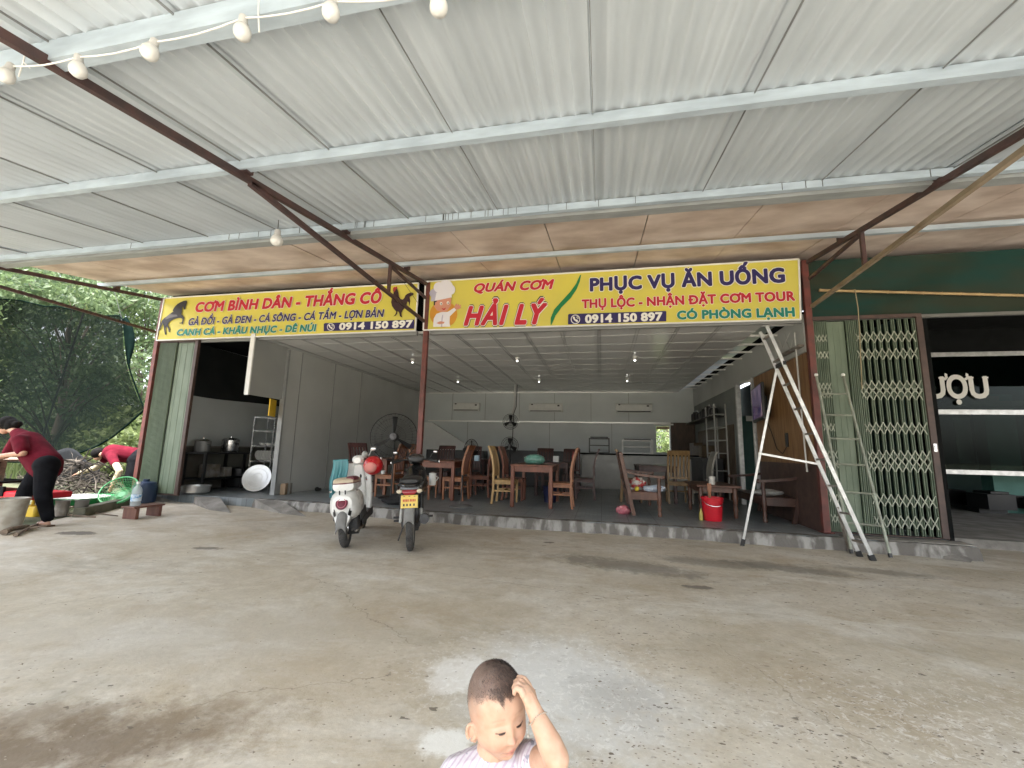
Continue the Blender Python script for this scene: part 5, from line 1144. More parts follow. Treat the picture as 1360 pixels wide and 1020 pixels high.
for a_ in (ank1, ank2): q.box((a_.x-.06, a_.y, .016), (.26, .095, .02)); q.tube([(a_.x-.1, a_.y-.05, .02), (a_.x-.1, a_.y, .085), (a_.x-.1, a_.y+.05, .02)], .012, 6)
q.build('sandal', mat('brown_sandal', (.10, .06, .04), .6), wt, bevel=.006)
# ------------------------------------------------------------------ person stooping behind the kerb
w2 = thing('person', 'person in maroon top stooping far down beside the green gate, pale sleeves on both arms', 'person', (-9.4, 6.95, 0))
Y2 = 6.9
pel = PW(183, 606, 7.1); ches = PW(150, 601, Y2); nek = PW(141, 603, Y2); hd = PW(130, 604, Y2)
hipR, hipL = PW(181, 612, 7.0), PW(184, 610, 7.25); kn1, kn2 = PW(172, 640, 6.85), PW(178, 640, 7.2); ank1, ank2 = Vector((kn1.x+.05, 6.98, .08)), Vector((kn2.x+.05, 7.3, .08))
shN, shF = PW(149, 608, 6.74), PW(147, 603, 7.08); elN = PW(159, 626, 6.6); wrN = PW(150, 643, 6.55); elF = PW(128, 621, 7.0); wrF = PW(104, 629, 6.95)
B = MB(); B.cap(pel, ches, .13, .12, 18); B.cap(ches, nek, .11, .06); B.cap(nek, hd, .05, .05)
for h_, k_, a_ in ((hipR, kn1, ank1), (hipL, kn2, ank2)): chain(B, [h_, k_, a_], [.085, .058, .036]); B.ell((a_.x-.06, a_.y, .04), (.115, .042, .035), 12, 8)
for s_, e_, w_ in ((shN, elN, wrN), (shF, elF, wrF)): chain(B, [s_, e_, w_], [.05, .04, .028]); hand(B, w_, w_-e_, Vector((0, 1, .2)))
chain(B, [ches, shN], [.09, .055]); chain(B, [ches, shF], [.09, .055]); rot, hs_, hf_, hu_ = rot_head(B, hd, Vector((-.8, -.2, -.6)))
link_mesh('body', blob_mesh(B, .011, 3), M_SKINA, w2)
S = MB(); S.cap(pel, ches, .165, .165, 20); S.cap(ches, nek, .14, .08); chain(S, [ches, shN, shN.lerp(elN, .45)], [.13, .082, .072]); chain(S, [ches, shF, shF.lerp(elF, .45)], [.13, .082, .072])
link_mesh('shirt', blob_mesh(S, .014, 4), M_MAROON, w2)
q = MB(); chain(q, [shN.lerp(elN, .42), elN, elN.lerp(wrN, .9)], [.06, .054, .044]); chain(q, [shF.lerp(elF, .42), elF, elF.lerp(wrF, .9)], [.06, .054, .044]); link_mesh('sleeve', blob_mesh(q, .011, 3), mat('cream_cotton', (.50, .42, .29), .85, var=.25, scale=14, bump=.3, bscale=30), w2)
T = MB(); T.cap(hipR, hipL, .15, .15); T.cap(pel+Vector((.05, 0, 0)), hipR, .165, .14)
for h_, k_, a_ in ((hipR, kn1, ank1), (hipL, kn2, ank2)): chain(T, [h_, k_, a_.lerp(k_, .06)], [.135, .095, .066])
link_mesh('trousers', blob_mesh(T, .013, 3), M_TROU, w2)
Hh = MB(); Hh.ell(hd+hu_*.03-hf_*.02, (.108, .12, .11), 18, 14, rot); Hh.ell(hd-hf_*.08+hu_*.0, (.065, .06, .065), 12, 10, rot); link_mesh('hair', blob_mesh(Hh, .009, 3), M_HAIR, w2)
# ------------------------------------------------------------------ things round them
M_OLDW = mat('weathered_timber', (.24, .18, .13), .85, col2=(.13, .10, .075), scale=6, stretch=(1, 5, 5), bump=.4, bscale=25)
wk = thing('work_table', 'low rough table with a red cover where the bending person works', 'table', (-8.9, 5.1, 0))
a = PW(-60, 612, 5.1); b = PW(26, 612, 5.1); zt_ = .80
q = MB(); q.box(((a.x+b.x)/2, 5.25, zt_), (b.x-a.x, .8, .03)); q.build('tabletop', M_OLDW, wk, smooth=0)
q = MB(); q.grid(lambda u, v: (a.x+(b.x-a.x)*u, 4.84-.012*math.sin(u*30)*v, zt_+.02-.21*v), 30, 4); q.build('cover', mat('red_cloth', (.42, .02, .035), .7), wk, recalc=False)
for x in (a.x+.1, b.x-.08):
    for y in (4.95, 5.6): MB().box((x, y, zt_/2), (.07, .07, zt_-.03)).build('leg', M_OLDW, wk, smooth=0)
q = MB(); q.box(((a.x+b.x)/2+.1, 5.05, .48), (b.x-a.x, .5, .03)); q.box(((a.x+b.x)/2+.1, 4.85, .36), (b.x-a.x+.3, .03, .14)); q.build('lower_shelf', M_DARK, wk, smooth=0)
p = PW(26, 655, 5.0); q = MB(); q.box((p.x-.3, 5.1, p.z-.02), (1.6, .5, .09)); tag(q.build('red_crate', M_REDP, bevel=.01), 'flat red plastic crate behind the legs of the bending person', 'crate')
p = onz(-9, 707); q = MB(); q.lathe([(.0001, 0), (.135, 0), (.165, .36), (.175, .365), (.175, .385), (.16, .387), (.13, .02), (.0001, .02)], 26, (p.x-.02, p.y+.12, .008)); tag(q.build('bucket', mat('dirty_white_plastic', (.48, .46, .41), .6, col2=(.28, .25, .2), scale=7)), 'dirty white plastic bucket at the left edge of the picture', 'bucket')
jc = thing('jerry_can', 'yellow plastic jerry can with a loop handle behind the bending person', 'can', PW(42, 678, 5.0))
p = PW(42, 676, 5.0); M_YP = mat('yellow_plastic', (.62, .42, .03), .45)
q = MB(); q.box((p.x, 5.05, p.z-.05), (.22, .16, .2)); q.build('body', M_YP, jc, bevel=.03); q = MB(); q.tube([(p.x-.08, 5.05, p.z+.04), (p.x-.06, 5.05, p.z+.13), (p.x+.04, 5.05, p.z+.15), (p.x+.09, 5.05, p.z+.04)], .022, 8); q.build('handle', M_YP, jc)
for lab, x, y, mm in (('grey tin standing behind the feet of the bending person', 52, 690, M_ALUD), ('darker grey tin right of the feet of the bending person', 79, 689, mat('dark_tin', (.16, .15, .13), .6))):
    p = onz(x, y); q = MB(); q.lathe([(.0001, 0), (.08, 0), (.085, .02), (.08, .03), (.08, .22), (.087, .23), (.076, .232), (.072, .03), (.0001, .03)], 20, (p.x, p.y+.25, .008)); tag(q.build('tin', mm), lab, 'tin')
rr = random.Random(31)
for i, (lab, x0, y0, x1, y1, r_) in enumerate((('short split log lying before the white bucket', 4, 712, 36, 704, .035), ('forked branch on the concrete by the bending person', 20, 714, 48, 700, .022), ('thin pale stick on the concrete in front of the kerb', 84, 686, 126, 689, .016), ('thin dark stick lying along the kerb', 98, 681, 156, 687, .012), ('short pale stub of wood by the kerb end', 72, 684, 96, 676, .025))):
    a = onz(x0, y0); b = onz(x1, y1); a.z = b.z = r_+.008; m_ = a.lerp(b, .5)+Vector((rr.uniform(-.03, .03), rr.uniform(-.03, .03), .005)); q = MB(); q.tube([a, m_, b], [r_, r_*.9, r_*.7], 7)
    if i == 1: q.tube([m_, m_+Vector((.12, .12, .03))], [r_*.8, r_*.5], 6)
    tag(q.build('firewood_stick', M_OLDW), lab, 'stick', 'sticks on the concrete')
st = thing('low_stool', 'low red brown wooden stool with a water bottle on it', 'stool', (-6.85, 5.35, 0))
W_ST = wood('stool_wood', (.19, .085, .06), (.12, .05, .04)); a = onz(165, 691); b = onz(193, 687); d_ = (b-a).normalized(); an = math.atan2(d_.y, d_.x); c0 = a.lerp(b, .5)+Vector((0, .1, 0))
for s in (-1, 1): q = MB(); q.box(c0+d_*s*.17+Vector((0, 0, .085)), (.05, .24, .155), an); q.build('leg', W_ST, st, bevel=.004)
q = MB(); q.box(c0+Vector((0, 0, .176)), (.46, .25, .025), an); q.build('seat', W_ST, st, bevel=.004)
bt = thing('water_bottle', 'large clear water bottle with a blue label on the low stool', 'bottle', c0+d_*-.13+Vector((0, 0, .19)))
bo = c0+d_*-.13+Vector((0, 0, .19)); M_PET = mat('clear_pet', (.62, .68, .70), .12, var=0, alpha=.45)
MB().lathe([(.0001, 0), (.058, 0), (.063, .01), (.063, .22), (.05, .26), (.022, .30), (.02, .335), (.0001, .336)], 20, bo).build('body', M_PET, bt)
MB().lathe([(.0645, .07), (.0645, .17)], 20, bo).build('label', mat('blue_label', (.10, .28, .52), .4, col2=(.55, .65, .75), scale=18, lo=.5, hi=.6), bt)
MB().lathe([(.024, .322), (.024, .352), (.0001, .353)], 14, bo).build('cap', M_WHITEM, bt)
M_GP = mat('green_plastic', (.03, .30, .10), .4, var=.2, scale=20)
def basket_mat():
    m = bpy.data.materials.new('green_basket_weave'); m.use_nodes = True; t = m.node_tree; n = t.nodes; L = t.links; b = n['Principled BSDF']
    b.inputs['Base Color'].default_value = (.09, .42, .16, 1); b.inputs['Roughness'].default_value = .4
    return m
# tilted openwork basket
gb = thing('basket', 'round green openwork plastic basket tipped on its side by the kerb', 'basket', (-8.2, 6.1, .2))
c = PW(157.5, 651, 6.05); rotb = (Vector((.28, -.72, .62)).normalized()).to_track_quat('Z', 'Y').to_matrix(); M_GB = basket_mat()
q = MB(); rad = .27
for i in range(44):
    a = 2*PI*i/44; q.tube([c+rotb @ Vector((rad*u*math.cos(a), rad*u*math.sin(a), z)) for u, z in ((.2, -.12), (.7, -.12), (.86, -.07), (1, 0))], .004, 4, caps=False)
for u, z in ((.3, -.12), (.5, -.12), (.7, -.12), (.8, -.095), (.86, -.07), (.93, -.035)): q.tube([c+rotb @ Vector((rad*u*math.cos(2*PI*i/36), rad*u*math.sin(2*PI*i/36), z)) for i in range(37)], .004, 4, caps=False)
q.build('weave', M_GB, gb); q = MB(); q.tube([c+rotb @ Vector((rad*math.cos(2*PI*i/36), rad*math.sin(2*PI*i/36), 0)) for i in range(37)], .013, 8, caps=False); q.build('rim', M_GB, gb)
q = MB(); q.lathe([(.0001, -.124), (.055, -.124), (.055, -.118), (.0001, -.118)], 20, c, rotb); q.build('base', M_GB, gb)
ty = thing('basin', 'wide green plastic basin filled with pale food behind the kerb', 'basin', (-8.8, 6.2, .1))
c = PW(108, 668, 6.1); q = MB(); q.lathe([(.0001, 0), (.36, 0), (.42, .1), (.44, .105), (.44, .115), (.41, .112), (.35, .012), (.0001, .012)], 32, c); q.build('body', M_GP, ty)
cr = crumple(c+Vector((0, 0, .085)), (.40, .40, .055), seed=5, amp=.35); cr.build('contents', mat('pale_food', (.62, .62, .58), .7, col2=(.42, .44, .42), scale=30), ty)
bc_ = PW(186, 645, 6.5); q = MB(); q.lathe([(.0001, 0), (.17, 0), (.185, .04), (.185, .30), (.15, .36), (.05, .38), (.05, .42), (.0001, .42)], 22, (bc_.x, 6.6, .03)); q.box((bc_.x+.06, 6.43, .24), (.10, .05, .08)); tag(q.build('blue_drum', mat('dark_blue_plastic', (.012, .03, .075), .45)), 'dark blue plastic drum at the foot of the left folding gate', 'drum')
q = MB(); q.bar((-8.55, 6.92, .165), (-7.95, 6.92, .165), .02, .02); q.box((-8.3, 6.96, .17), (.28, .08, .02)); tag(q.build('metal_strip', M_WIRE), 'dark flat metal strip lying on the floor before the left gate', 'strip')
# brushwood behind the kerb
q = MB(); rr = random.Random(77)
for i in range(210):
    px, py = rr.uniform(66, 146), rr.uniform(606, 662); Y_ = rr.uniform(6.6, 7.6); p = PW(px, py, Y_); p.z = max(.04, p.z*.9)
    a = rr.uniform(0, 2*PI); ln = rr.uniform(.25, .9); pts = [p]; d_ = Vector((math.cos(a), .4*math.sin(a), rr.uniform(-.35, .35)))
    for k in range(6): d_ = (d_+Vector((rr.uniform(-.6, .6), rr.uniform(-.4, .4), rr.uniform(-.6, .45)))*.55).normalized(); p = p+d_*ln/6; p.z = max(.03, min(p.z, .95)); pts.append(p)
    r_ = rr.choice((.006, .008, .01, .018)); q.tube(pts, [r_*(1-.1*k) for k in range(7)], 5)
tag(q.build('brushwood', mat('grey_brushwood', (.15, .13, .11), .95, col2=(.022, .019, .017), scale=2.2, lo=.48, hi=.66, spec=.1)), 'tangled heap of dry branches and wire behind the kerb', 'brushwood', kind='stuff')
q = MB(); q.grid(lambda u, v: tuple(PW(58+75*u, 640-34*v*(.55+.75*math.sin(PI*min(1, u*.8+.25)))+3*math.sin(u*9), 7.75+.15*math.sin(u*6))), 24, 8)
tag(q.build('black_tarpaulin', mat('black_tarp', (.008, .009, .011), .8, spec=.2, bump=.3, bscale=7), solid=.01, recalc=False), 'black plastic sheet thrown over the woodpile under the net', 'tarpaulin')
# ------------------------------------------------------------------ dark shade net
def netmat():
    m = bpy.data.materials.new('shade_net'); m.use_nodes = True; t = m.node_tree; n = t.nodes; L = t.links; b = n['Principled BSDF']; b.inputs['Base Color'].default_value = (.006, .0085, .008, 1); b.inputs['Roughness'].default_value = 1; b.inputs['Specular IOR Level'].default_value = 0
    tr = n.new('ShaderNodeBsdfTransparent'); mx = n.new('ShaderNodeMixShader'); tc = n.new('ShaderNodeTexCoord'); no = n.new('ShaderNodeTexNoise'); no.inputs['Scale'].default_value = .9; L.new(tc.outputs['Object'], no.inputs['Vector'])
    mr = n.new('ShaderNodeMapRange'); mr.inputs[3].default_value = .70; mr.inputs[4].default_value = .88; L.new(no.outputs[0], mr.inputs[0]); L.new(mr.outputs[0], mx.inputs[0]); L.new(tr.outputs[0], mx.inputs[1]); L.new(b.outputs[0], mx.inputs[2]); L.new(mx.outputs[0], n['Material Output'].inputs[0])
    return m
M_NET = netmat(); M_HEM = mat('folded_net', (.006, .013, .011), 1., var=.3, spec=0.)
nt_ = thing('shade_net', 'dark green shade net hung as a screen at the left side of the yard', 'net', (-13, 8.1, 1))
def lerp_path(P, u):
    k = u*(len(P)-1); i = min(int(k), len(P)-2); f_ = k-i; return P[i][0]+(P[i+1][0]-P[i][0])*f_, P[i][1]+(P[i+1][1]-P[i][1])*f_
top = [(-40, 392), (0, 397), (27, 399), (60, 407), (75, 407), (100, 412), (120, 414), (130, 420), (158, 419), (163, 424)]
bot = [(-40, 612), (0, 613), (30, 614), (60, 612), (85, 608), (110, 600), (130, 592), (150, 580), (172, 562), (191, 545)]
def netf(u, v):
    a = lerp_path(top, u); b = lerp_path(bot, u); x = a[0]+(b[0]-a[0])*v; y = a[1]+(b[1]-a[1])*v
    if u > .7: x += (u-.7)/.3*(-9*math.sin(PI*v))
    Y = 8.1+.12*math.sin(9*u+2*v)+.22*math.sin(PI*v)*math.sin(4*u); return PW(x, y, Y)
MB().grid(netf, 60, 20).build('net', M_NET, nt_, recalc=False, smooth=180)
q = MB(); q.tube([netf(i/60, 0) for i in range(61)], .018, 6); q.build('top_hem', M_HEM, nt_)
q = MB(); q.tube([netf(i/60, 1) for i in range(61)], .022, 6); q.build('bottom_hem', M_HEM, nt_)
ed = [(162, 424), (164, 440), (166, 460), (168, 480), (174, 500), (182, 522), (191, 546)]
q = MB(); q.grid(lambda u, v: PW(lerp_path(ed, u)[0]+v*(13*math.sin(PI*min(1, u*1.5+.12))+1), lerp_path(ed, u)[1]-4*v, 8.02-.08*math.sin(v*PI)), 14, 4)
q.build('folded_edge', M_HEM, nt_, recalc=False, smooth=180)
q = MB(); q.tube([netf(1, 1), PW(200, 556, 7.3)], .008, 5); q.tube([netf(.97, 0), PW(150, 380, 8.1)], .006, 5); q.build('tie_cord', M_WIRE, nt_)
p = PW(112, 413, 8.3); q = MB(); q.tube([(p.x-1.0, 8.4, 0), (p.x, 8.3, p.z)], .022, 8); q.build('pole', mat('dark_pole', (.035, .03, .025), .8), nt_)
# ------------------------------------------------------------------ trees and bushes
def leafmat(name, c, c2, tr=.45):
    m = bpy.data.materials.new(name); m.use_nodes = True; t = m.node_tree; n = t.nodes; L = t.links; b = n['Principled BSDF']; b.inputs['Roughness'].default_value = .5
    tc = n.new('ShaderNodeTexCoord'); no = n.new('ShaderNodeTexNoise'); no.inputs['Scale'].default_value = 1.6; no.inputs['Detail'].default_value = 5; L.new(tc.outputs['Object'], no.inputs['Vector'])
    cr = n.new('ShaderNodeValToRGB'); cr.color_ramp.elements[0].position = .38; cr.color_ramp.elements[1].position = .64; cr.color_ramp.elements[0].color = (*c2, 1); cr.color_ramp.elements[1].color = (*c, 1)
    L.new(no.outputs[0], cr.inputs[0]); L.new(cr.outputs[0], b.inputs['Base Color']); tl = n.new('ShaderNodeBsdfTranslucent'); L.new(cr.outputs[0], tl.inputs[0]); mx = n.new('ShaderNodeMixShader'); mx.inputs[0].default_value = tr
    L.new(b.outputs[0], mx.inputs[1]); L.new(tl.outputs[0], mx.inputs[2]); L.new(mx.outputs[0], n['Material Output'].inputs[0]); return m
M_LEAF = [leafmat('leaf_mid_green', (.185, .25, .115), (.075, .12, .055)), leafmat('leaf_yellow_green', (.31, .37, .15), (.15, .21, .08)), leafmat('leaf_blue_green', (.15, .23, .13), (.062, .115, .068))]
M_BARK = mat('bark', (.12, .09, .065), .9, col2=(.07, .05, .04), scale=5, bump=.5, bscale=20)
def leaves(rng, clumps, n, size, droop=.3, aspect=2.4):
    """n folded leaf blades scattered through the clumps (centre, radius)"""
    cl = np.array([c for c, r in clumps]); rd = np.array([r for c, r in clumps]); wgt = rd**2; idx = rng.choice(len(cl), n, p=wgt/wgt.sum())
    d = rng.normal(size=(n, 3)); d /= np.linalg.norm(d, axis=1, keepdims=True); rad = rd[idx]*(.45+.6*rng.random(n)**.6)
    P = cl[idx]+d*rad[:, None]*np.array([1, 1, .72])
    t = d*.6+rng.normal(size=(n, 3))*.6; t[:, 2] -= droop; t /= np.linalg.norm(t, axis=1, keepdims=True); up = rng.normal(size=(n, 3))*.5+np.array([0, 0, 1.]); s = np.cross(t, up); s /= np.linalg.norm(s, axis=1, keepdims=True); nn = np.cross(s, t)
    L_ = size*(.6+.8*rng.random(n))[:, None]; W_ = L_/aspect
    V = np.stack([P, P+t*L_*.5+s*W_*.5+nn*W_*.12, P+t*L_, P+t*L_*.5-s*W_*.5+nn*W_*.12], 1).reshape(-1, 3)
    q = MB(); q.v = [tuple(v) for v in V]; q.f = [f_ for i in range(n) for f_ in ((4*i, 4*i+1, 4*i+2), (4*i, 4*i+2, 4*i+3))]
    return q
def tree(label, x, y, h, r, mi, n, size, seed, group='trees beyond the net', trunk=.14, low=.25, nc=26):
    rng = np.random.default_rng(seed); t = thing('tree', label, 'tree', (x, y, 0), group=group); tips = []
    q = MB(); p = Vector((x, y, 0)); pts = [p]; rs = [trunk]
    for k in range(6): p = p+Vector((rng.uniform(-.25, .25), rng.uniform(-.25, .25), h*.75/6)); pts.append(p); rs.append(trunk*(1-.13*(k+1)))
    q.tube(pts, rs, 9)
    clumps = []
    for i in range(nc):
        u = low+(1-low)*rng.random(); a = rng.uniform(0, 2*PI); k = min(5, int(u*5)); b = Vector(pts[k]); rr_ = r*(.35+.65*rng.random())*(1.1-.55*abs(u-.45)); e = Vector((x+rr_*math.cos(a), y+rr_*math.sin(a), h*(.12+.88*u)))
        m_ = b.lerp(e, .5)+Vector((0, 0, .15*rr_)); q.tube([b, m_, e], [rs[k]*.3, rs[k]*.17, .008], 6); clumps.append((tuple(e), r*rng.uniform(.2, .36)))
    q.build('trunk', M_BARK, t)
    leaves(rng, clumps, int(n*2.1), size*.68).build('crown', M_LEAF[mi], t, smooth=0, recalc=False)
    return t
tree('broad mid green tree nearest behind the net', -17.5, 10.5, 7.5, 3.2, 0, 5200, .30, 1, low=.05, nc=38)
tree('tall blue green tree behind the net at the left edge of the picture', -24.5, 13, 10.5, 4.2, 2, 5200, .36, 2, low=.08, nc=36)
tree('yellow green tree showing above the middle of the net', -21, 13.5, 9.5, 3.6, 1, 5200, .32, 3, low=.08, nc=34)
tree('dark tree filling the gap far behind the net', -29, 18, 11, 5., 2, 5000, .46, 4, low=.03, nc=40)
tree('slender tree with sparse leaves against the white sky by the left gate', -17.4, 13.2, 8.0, 2.1, 0, 1500, .26, 5, nc=18, trunk=.09)
tree('pale green tree behind the sparse one beside the gate post', -22.5, 17.5, 7.0, 3.0, 1, 2600, .34, 6, low=.03)
tree('mid green tree far left behind the smoke', -34, 17, 12, 5.0, 0, 4200, .5, 7, low=.03, nc=40)
tree('low green tree behind the hall window', 3.0, 20.5, 4.5, 2.4, 1, 3000, .24, 8, group='greenery behind the hall', low=.0)
def bush(label, x, y, h, r, mi, n, size, seed, group='bushes left of the gate'):
    rng = np.random.default_rng(seed); t = thing('bush', label, 'bush', (x, y, 0), group=group); q = MB(); cl = []
    for i in range(11):
        a = rng.uniform(0, 2*PI); rr_ = r*rng.uniform(.2, .9); e = Vector((x+rr_*math.cos(a), y+rr_*math.sin(a), h*rng.uniform(.3, .85))); q.tube([(x, y, 0), Vector((x, y, 0)).lerp(e, .5)+Vector((0, 0, .1)), e], [.02, .014, .006], 5); cl.append((tuple(e), r*rng.uniform(.28, .42)))
    q.build('stem', M_BARK, t); leaves(rng, cl, n, size, aspect=1.7).build('foliage', M_LEAF[mi], t, smooth=0, recalc=False)
bush('bright leafy bush right behind the stooping person', -11.3, 8.9, 1.55, .75, 1, 500, .19, 11)
bush('bright leafy bush against the upper left gate', -10.9, 9.6, 2.4, .6, 1, 420, .17, 12)
bush('low yellow green shrub under the net', -14.2, 10.2, 1.6, 1.1, 1, 700, .2, 13)
bush('green shrub at the end of the woodpile', -12.6, 10.4, 1.5, .8, 0, 500, .18, 14)
bush('yellow green shrub farther left under the net', -17.6, 10.9, 1.7, 1.3, 1, 700, .22, 15)
for i_, (x_, y_, lab_) in enumerate(((-20.5, 12.2, 'broad green thicket between the two nearest trunks'), (-23.5, 15.5, 'wide green thicket behind the trunks, nearest the gate'), (-27, 15.2, 'wide green thicket behind the trunks, at the left edge'), (-15.8, 12.4, 'pale green thicket behind the net corner'), (-19.5, 17.5, 'distant pale thicket beside the gate post'), (-31.5, 15.5, 'broad thicket farthest left beyond the net'))):
    bush(lab_, x_, y_, 2.6, 1.9, (1, 0, 1, 1, 1, 0)[i_], 1500, .22, 60+i_, 'thickets under the trees')
bush('bright green shrub outside the hall window', 2.2, 16.6, 2.1, .8, 1, 900, .13, 16, 'greenery behind the hall')
rng = np.random.default_rng(40); n = 9000
P = np.stack([rng.uniform(-40, -9.5, n), rng.uniform(8.8, 24, n), np.zeros(n)], 1); hh = rng.uniform(.4, 1.5, n)[:, None]; a = rng.uniform(0, 2*PI, n); s = np.stack([np.cos(a), np.sin(a), 0*a], 1)*.02; ln = np.stack([rng.normal(0, .2, n), rng.normal(0, .2, n), np.ones(n)], 1)*hh
q = MB(); q.v = [tuple(v) for v in np.stack([P-s, P+s, P+ln], 1).reshape(-1, 3)]; q.f = [(3*i, 3*i+1, 3*i+2) for i in range(n)]
tag(q.build('grass', M_LEAF[1], smooth=0, recalc=False), 'rough grass growing beyond the yard under the trees', 'grass', kind='stuff')

# ================================================================== white scooter
M_WPAINT = mat('white_scooter_paint', (.82, .82, .80), .28, var=.07, scale=5, coat=.4); M_CREAMS = mat('cream_seat', (.56, .47, .34), .5, var=.12); M_MAR = mat('maroon_trim', (.14, .012, .03), .4); M_RUB = mat('dusty_tyre_rubber', (.075, .072, .068), .85, col2=(.035, .034, .033), scale=14)
M_DGREY = mat('dark_grey_plastic', (.045, .045, .047), .5); M_GREYF = mat('grey_fender', (.22, .22, .215), .55, col2=(.15, .147, .14), scale=6); M_CHROME = mat('chrome', (.75, .75, .75), .15, metal=1., var=0)
M_BPAINT = mat('black_bike_paint', (.014, .014, .015), .25, var=.1, coat=.5)
def supr(y, zc, hw, hh, n=20, e=.75, low=1.):
    out = []
    for j in range(n):
        a = 2*PI*j/n; c, s = math.cos(a), math.sin(a); k = hw*(low+(1-low)*(s+1)/2)
        out.append((k*math.copysign(abs(c)**e, c), y, zc+hh*math.copysign(abs(s)**e, s)))
    return out
RX = Matrix.Rotation(PI/2, 3, 'Y')      # lathe axis along X
def wheel(t, y, r, w, rim=M_STEEL, disc=True, nm='wheel'):
    q = MB(); prof = []
    for i in range(17): a = -PI*.5 + PI*i/16; prof.append((r-w*.55+w*.55*math.cos(a), w*.5*math.sin(a)))
    prof += [(r-w*.75, w*.42), (r-w*.75, -w*.42)]
    q.lathe(prof, 40, (0, y, r), RX, True); tyre = q.build(nm, M_RUB, t)
    g = MB()
    for i in range(34):
        a = 2*PI*i/34
        for s in (-1, 1): g.bar((s*.006, y+(r+.0008)*math.cos(a), r+(r+.0008)*math.sin(a)), (s*w*.34, y+(r-.008)*math.cos(a+.12), r+(r-.008)*math.sin(a+.12)), .007, .004)
    g.build('tread', M_DGREY, tyre, smooth=0)
    h_ = MB(); h_.lathe([(r-w*.74, w*.36), (r-w*.9, w*.25), (.05, w*.2), (.045, w*.45), (.0001, w*.46)], 28, (0, y, r), RX); h_.lathe([(r-w*.74, -w*.36), (r-w*.9, -w*.25), (.05, -w*.2), (.045, -w*.45), (.0001, -w*.46)], 28, (0, y, r), RX); h_.build('rim', rim, tyre)
    return tyre
def mirror_(t, s, base, tip, m=M_BLACK, face=M_CHROME, r=.045):
    q = MB(); q.tube([base, Vector(base).lerp(Vector(tip), .5)+Vector((0, .02, .02)), tip], .006, 6); q.ell(Vector(tip)+Vector((s*.02, 0, .01)), (r*1.25, .018, r*.8), 14, 10); o = q.build('mirror', m, t)
    f_ = MB(); f_.ell(Vector(tip)+Vector((s*.02, -.012, .01)), (r*1.1, .008, r*.66), 14, 8); f_.build('mirror_glass', face, o)
sc_ = thing('scooter', 'white scooter with a cream seat and maroon round emblem parked tail outward', 'scooter', (0, 0, 0))
q = MB(); q.loft([supr(*a) for a in ((-.80, .50, .05, .05), (-.785, .49, .12, .10), (-.72, .475, .165, .145), (-.60, .47, .19, .175), (-.44, .47, .195, .19), (-.28, .455, .185, .18), (-.12, .43, .155, .16), (.0, .40, .13, .13))]); q.build('rear_body', M_WPAINT, sc_)
q = MB(); q.loft([[(-.13, -.765, .44), (.13, -.765, .44), (.13, -.60, .42), (-.13, -.60, .42)], [(-.09, -.80, .33), (.09, -.80, .33), (.10, -.62, .33), (-.10, -.62, .33)], [(-.055, -.815, .25), (.055, -.815, .25), (.06, -.66, .27), (-.06, -.66, .27)]]); q.build('tail_panel', M_WPAINT, sc_, bevel=.012)
q = MB(); q.grid(lambda u, v: ((v-.5)*.13*(1-.12*abs(v-.5)), -.61-.275*math.cos(R(8+52*u)), .215+.275*math.sin(R(8+52*u))-.03*abs(v-.5)**2*8), 10, 8); q.build('mudguard', M_GREYF, sc_, solid=.008, recalc=False)
em = MB(); rote = Matrix.Rotation(R(64), 3, 'X'); em.lathe([(.0001, .008), (.062, .006), (.075, 0), (.0001, -.002)], 28, (0.0, -.806, .512), rote); em.build('emblem', M_MAR, sc_)
q = MB()
q.lathe([(.048, .009), (.052, .011), (.056, .009)], 24, (0, -.807, .512), rote, True)
q.build('emblem_ring', mat('emblem_pink', (.45, .12, .16), .5), sc_)
q = MB()
for s in (-1, 1): q.bar((s*.115, -.765, .46), (s*.085, -.80, .375), .006, .045); q.box((s*.035, -.765, .625), (.016, .012, .045), None)
q.bar((.03, -.818, .335), (-.03, -.818, .335), .006, .022); q.build('tail_slot', M_BLACK, sc_, smooth=0)
q = MB(); q.box((0, -.824, .29), (.09, .012, .03)); q.build('tail_lamp', M_MAR, sc_, bevel=.004)
q = MB()
for s in (-1, 1): q.ell((s*.16, -.70, .64), (.018, .03, .014), 10, 8)
q.build('indicator', M_CHROME, sc_)
q = MB(); q.loft([supr(*a, 20, .8) for a in ((-.74, .70, .07, .03), (-.72, .69, .13, .06), (-.62, .685, .155, .075), (-.40, .68, .15, .07), (-.18, .675, .135, .06), (-.04, .665, .11, .045))]); q.build('seat_base', M_WPAINT, sc_)
q = MB(); q.loft([supr(*a, 20, .8) for a in ((-.745, .735, .06, .02), (-.72, .738, .125, .035), (-.62, .742, .150, .045), (-.40, .735, .145, .042), (-.18, .725, .13, .036), (-.05, .71, .10, .028))]); q.build('seat_cushion', M_CREAMS, sc_)
q = MB(); q.loft([supr(*a, 20, .8) for a in ((-.752, .722, .07, .006), (-.727, .722, .133, .008), (-.62, .722, .158, .009), (-.40, .715, .153, .008), (-.18, .705, .138, .007), (-.05, .69, .108, .006))]); q.build('piping', M_MAR, sc_)
q = MB(); q.loft([supr(*a, 16, .8) for a in ((-.70, .757, .05, .03), (-.62, .762, .075, .033), (-.5, .76, .08, .033), (-.42, .752, .06, .028))]); q.v = [(v[0]+.078, v[1], v[2]) for v in q.v]; q.build('seat_patch', M_MAR, sc_)
q = MB(); q.box((0, .20, .275), (.34, .52, .05)); q.build('floorboard', M_DGREY, sc_, bevel=.012)
q = MB()
for s in (-1, 1): q.box((s*.175, .05, .25), (.022, .85, .09)); q.box((s*.168, -.30, .34), (.03, .35, .13))
q.build('side_skirt', M_DGREY, sc_, bevel=.01)
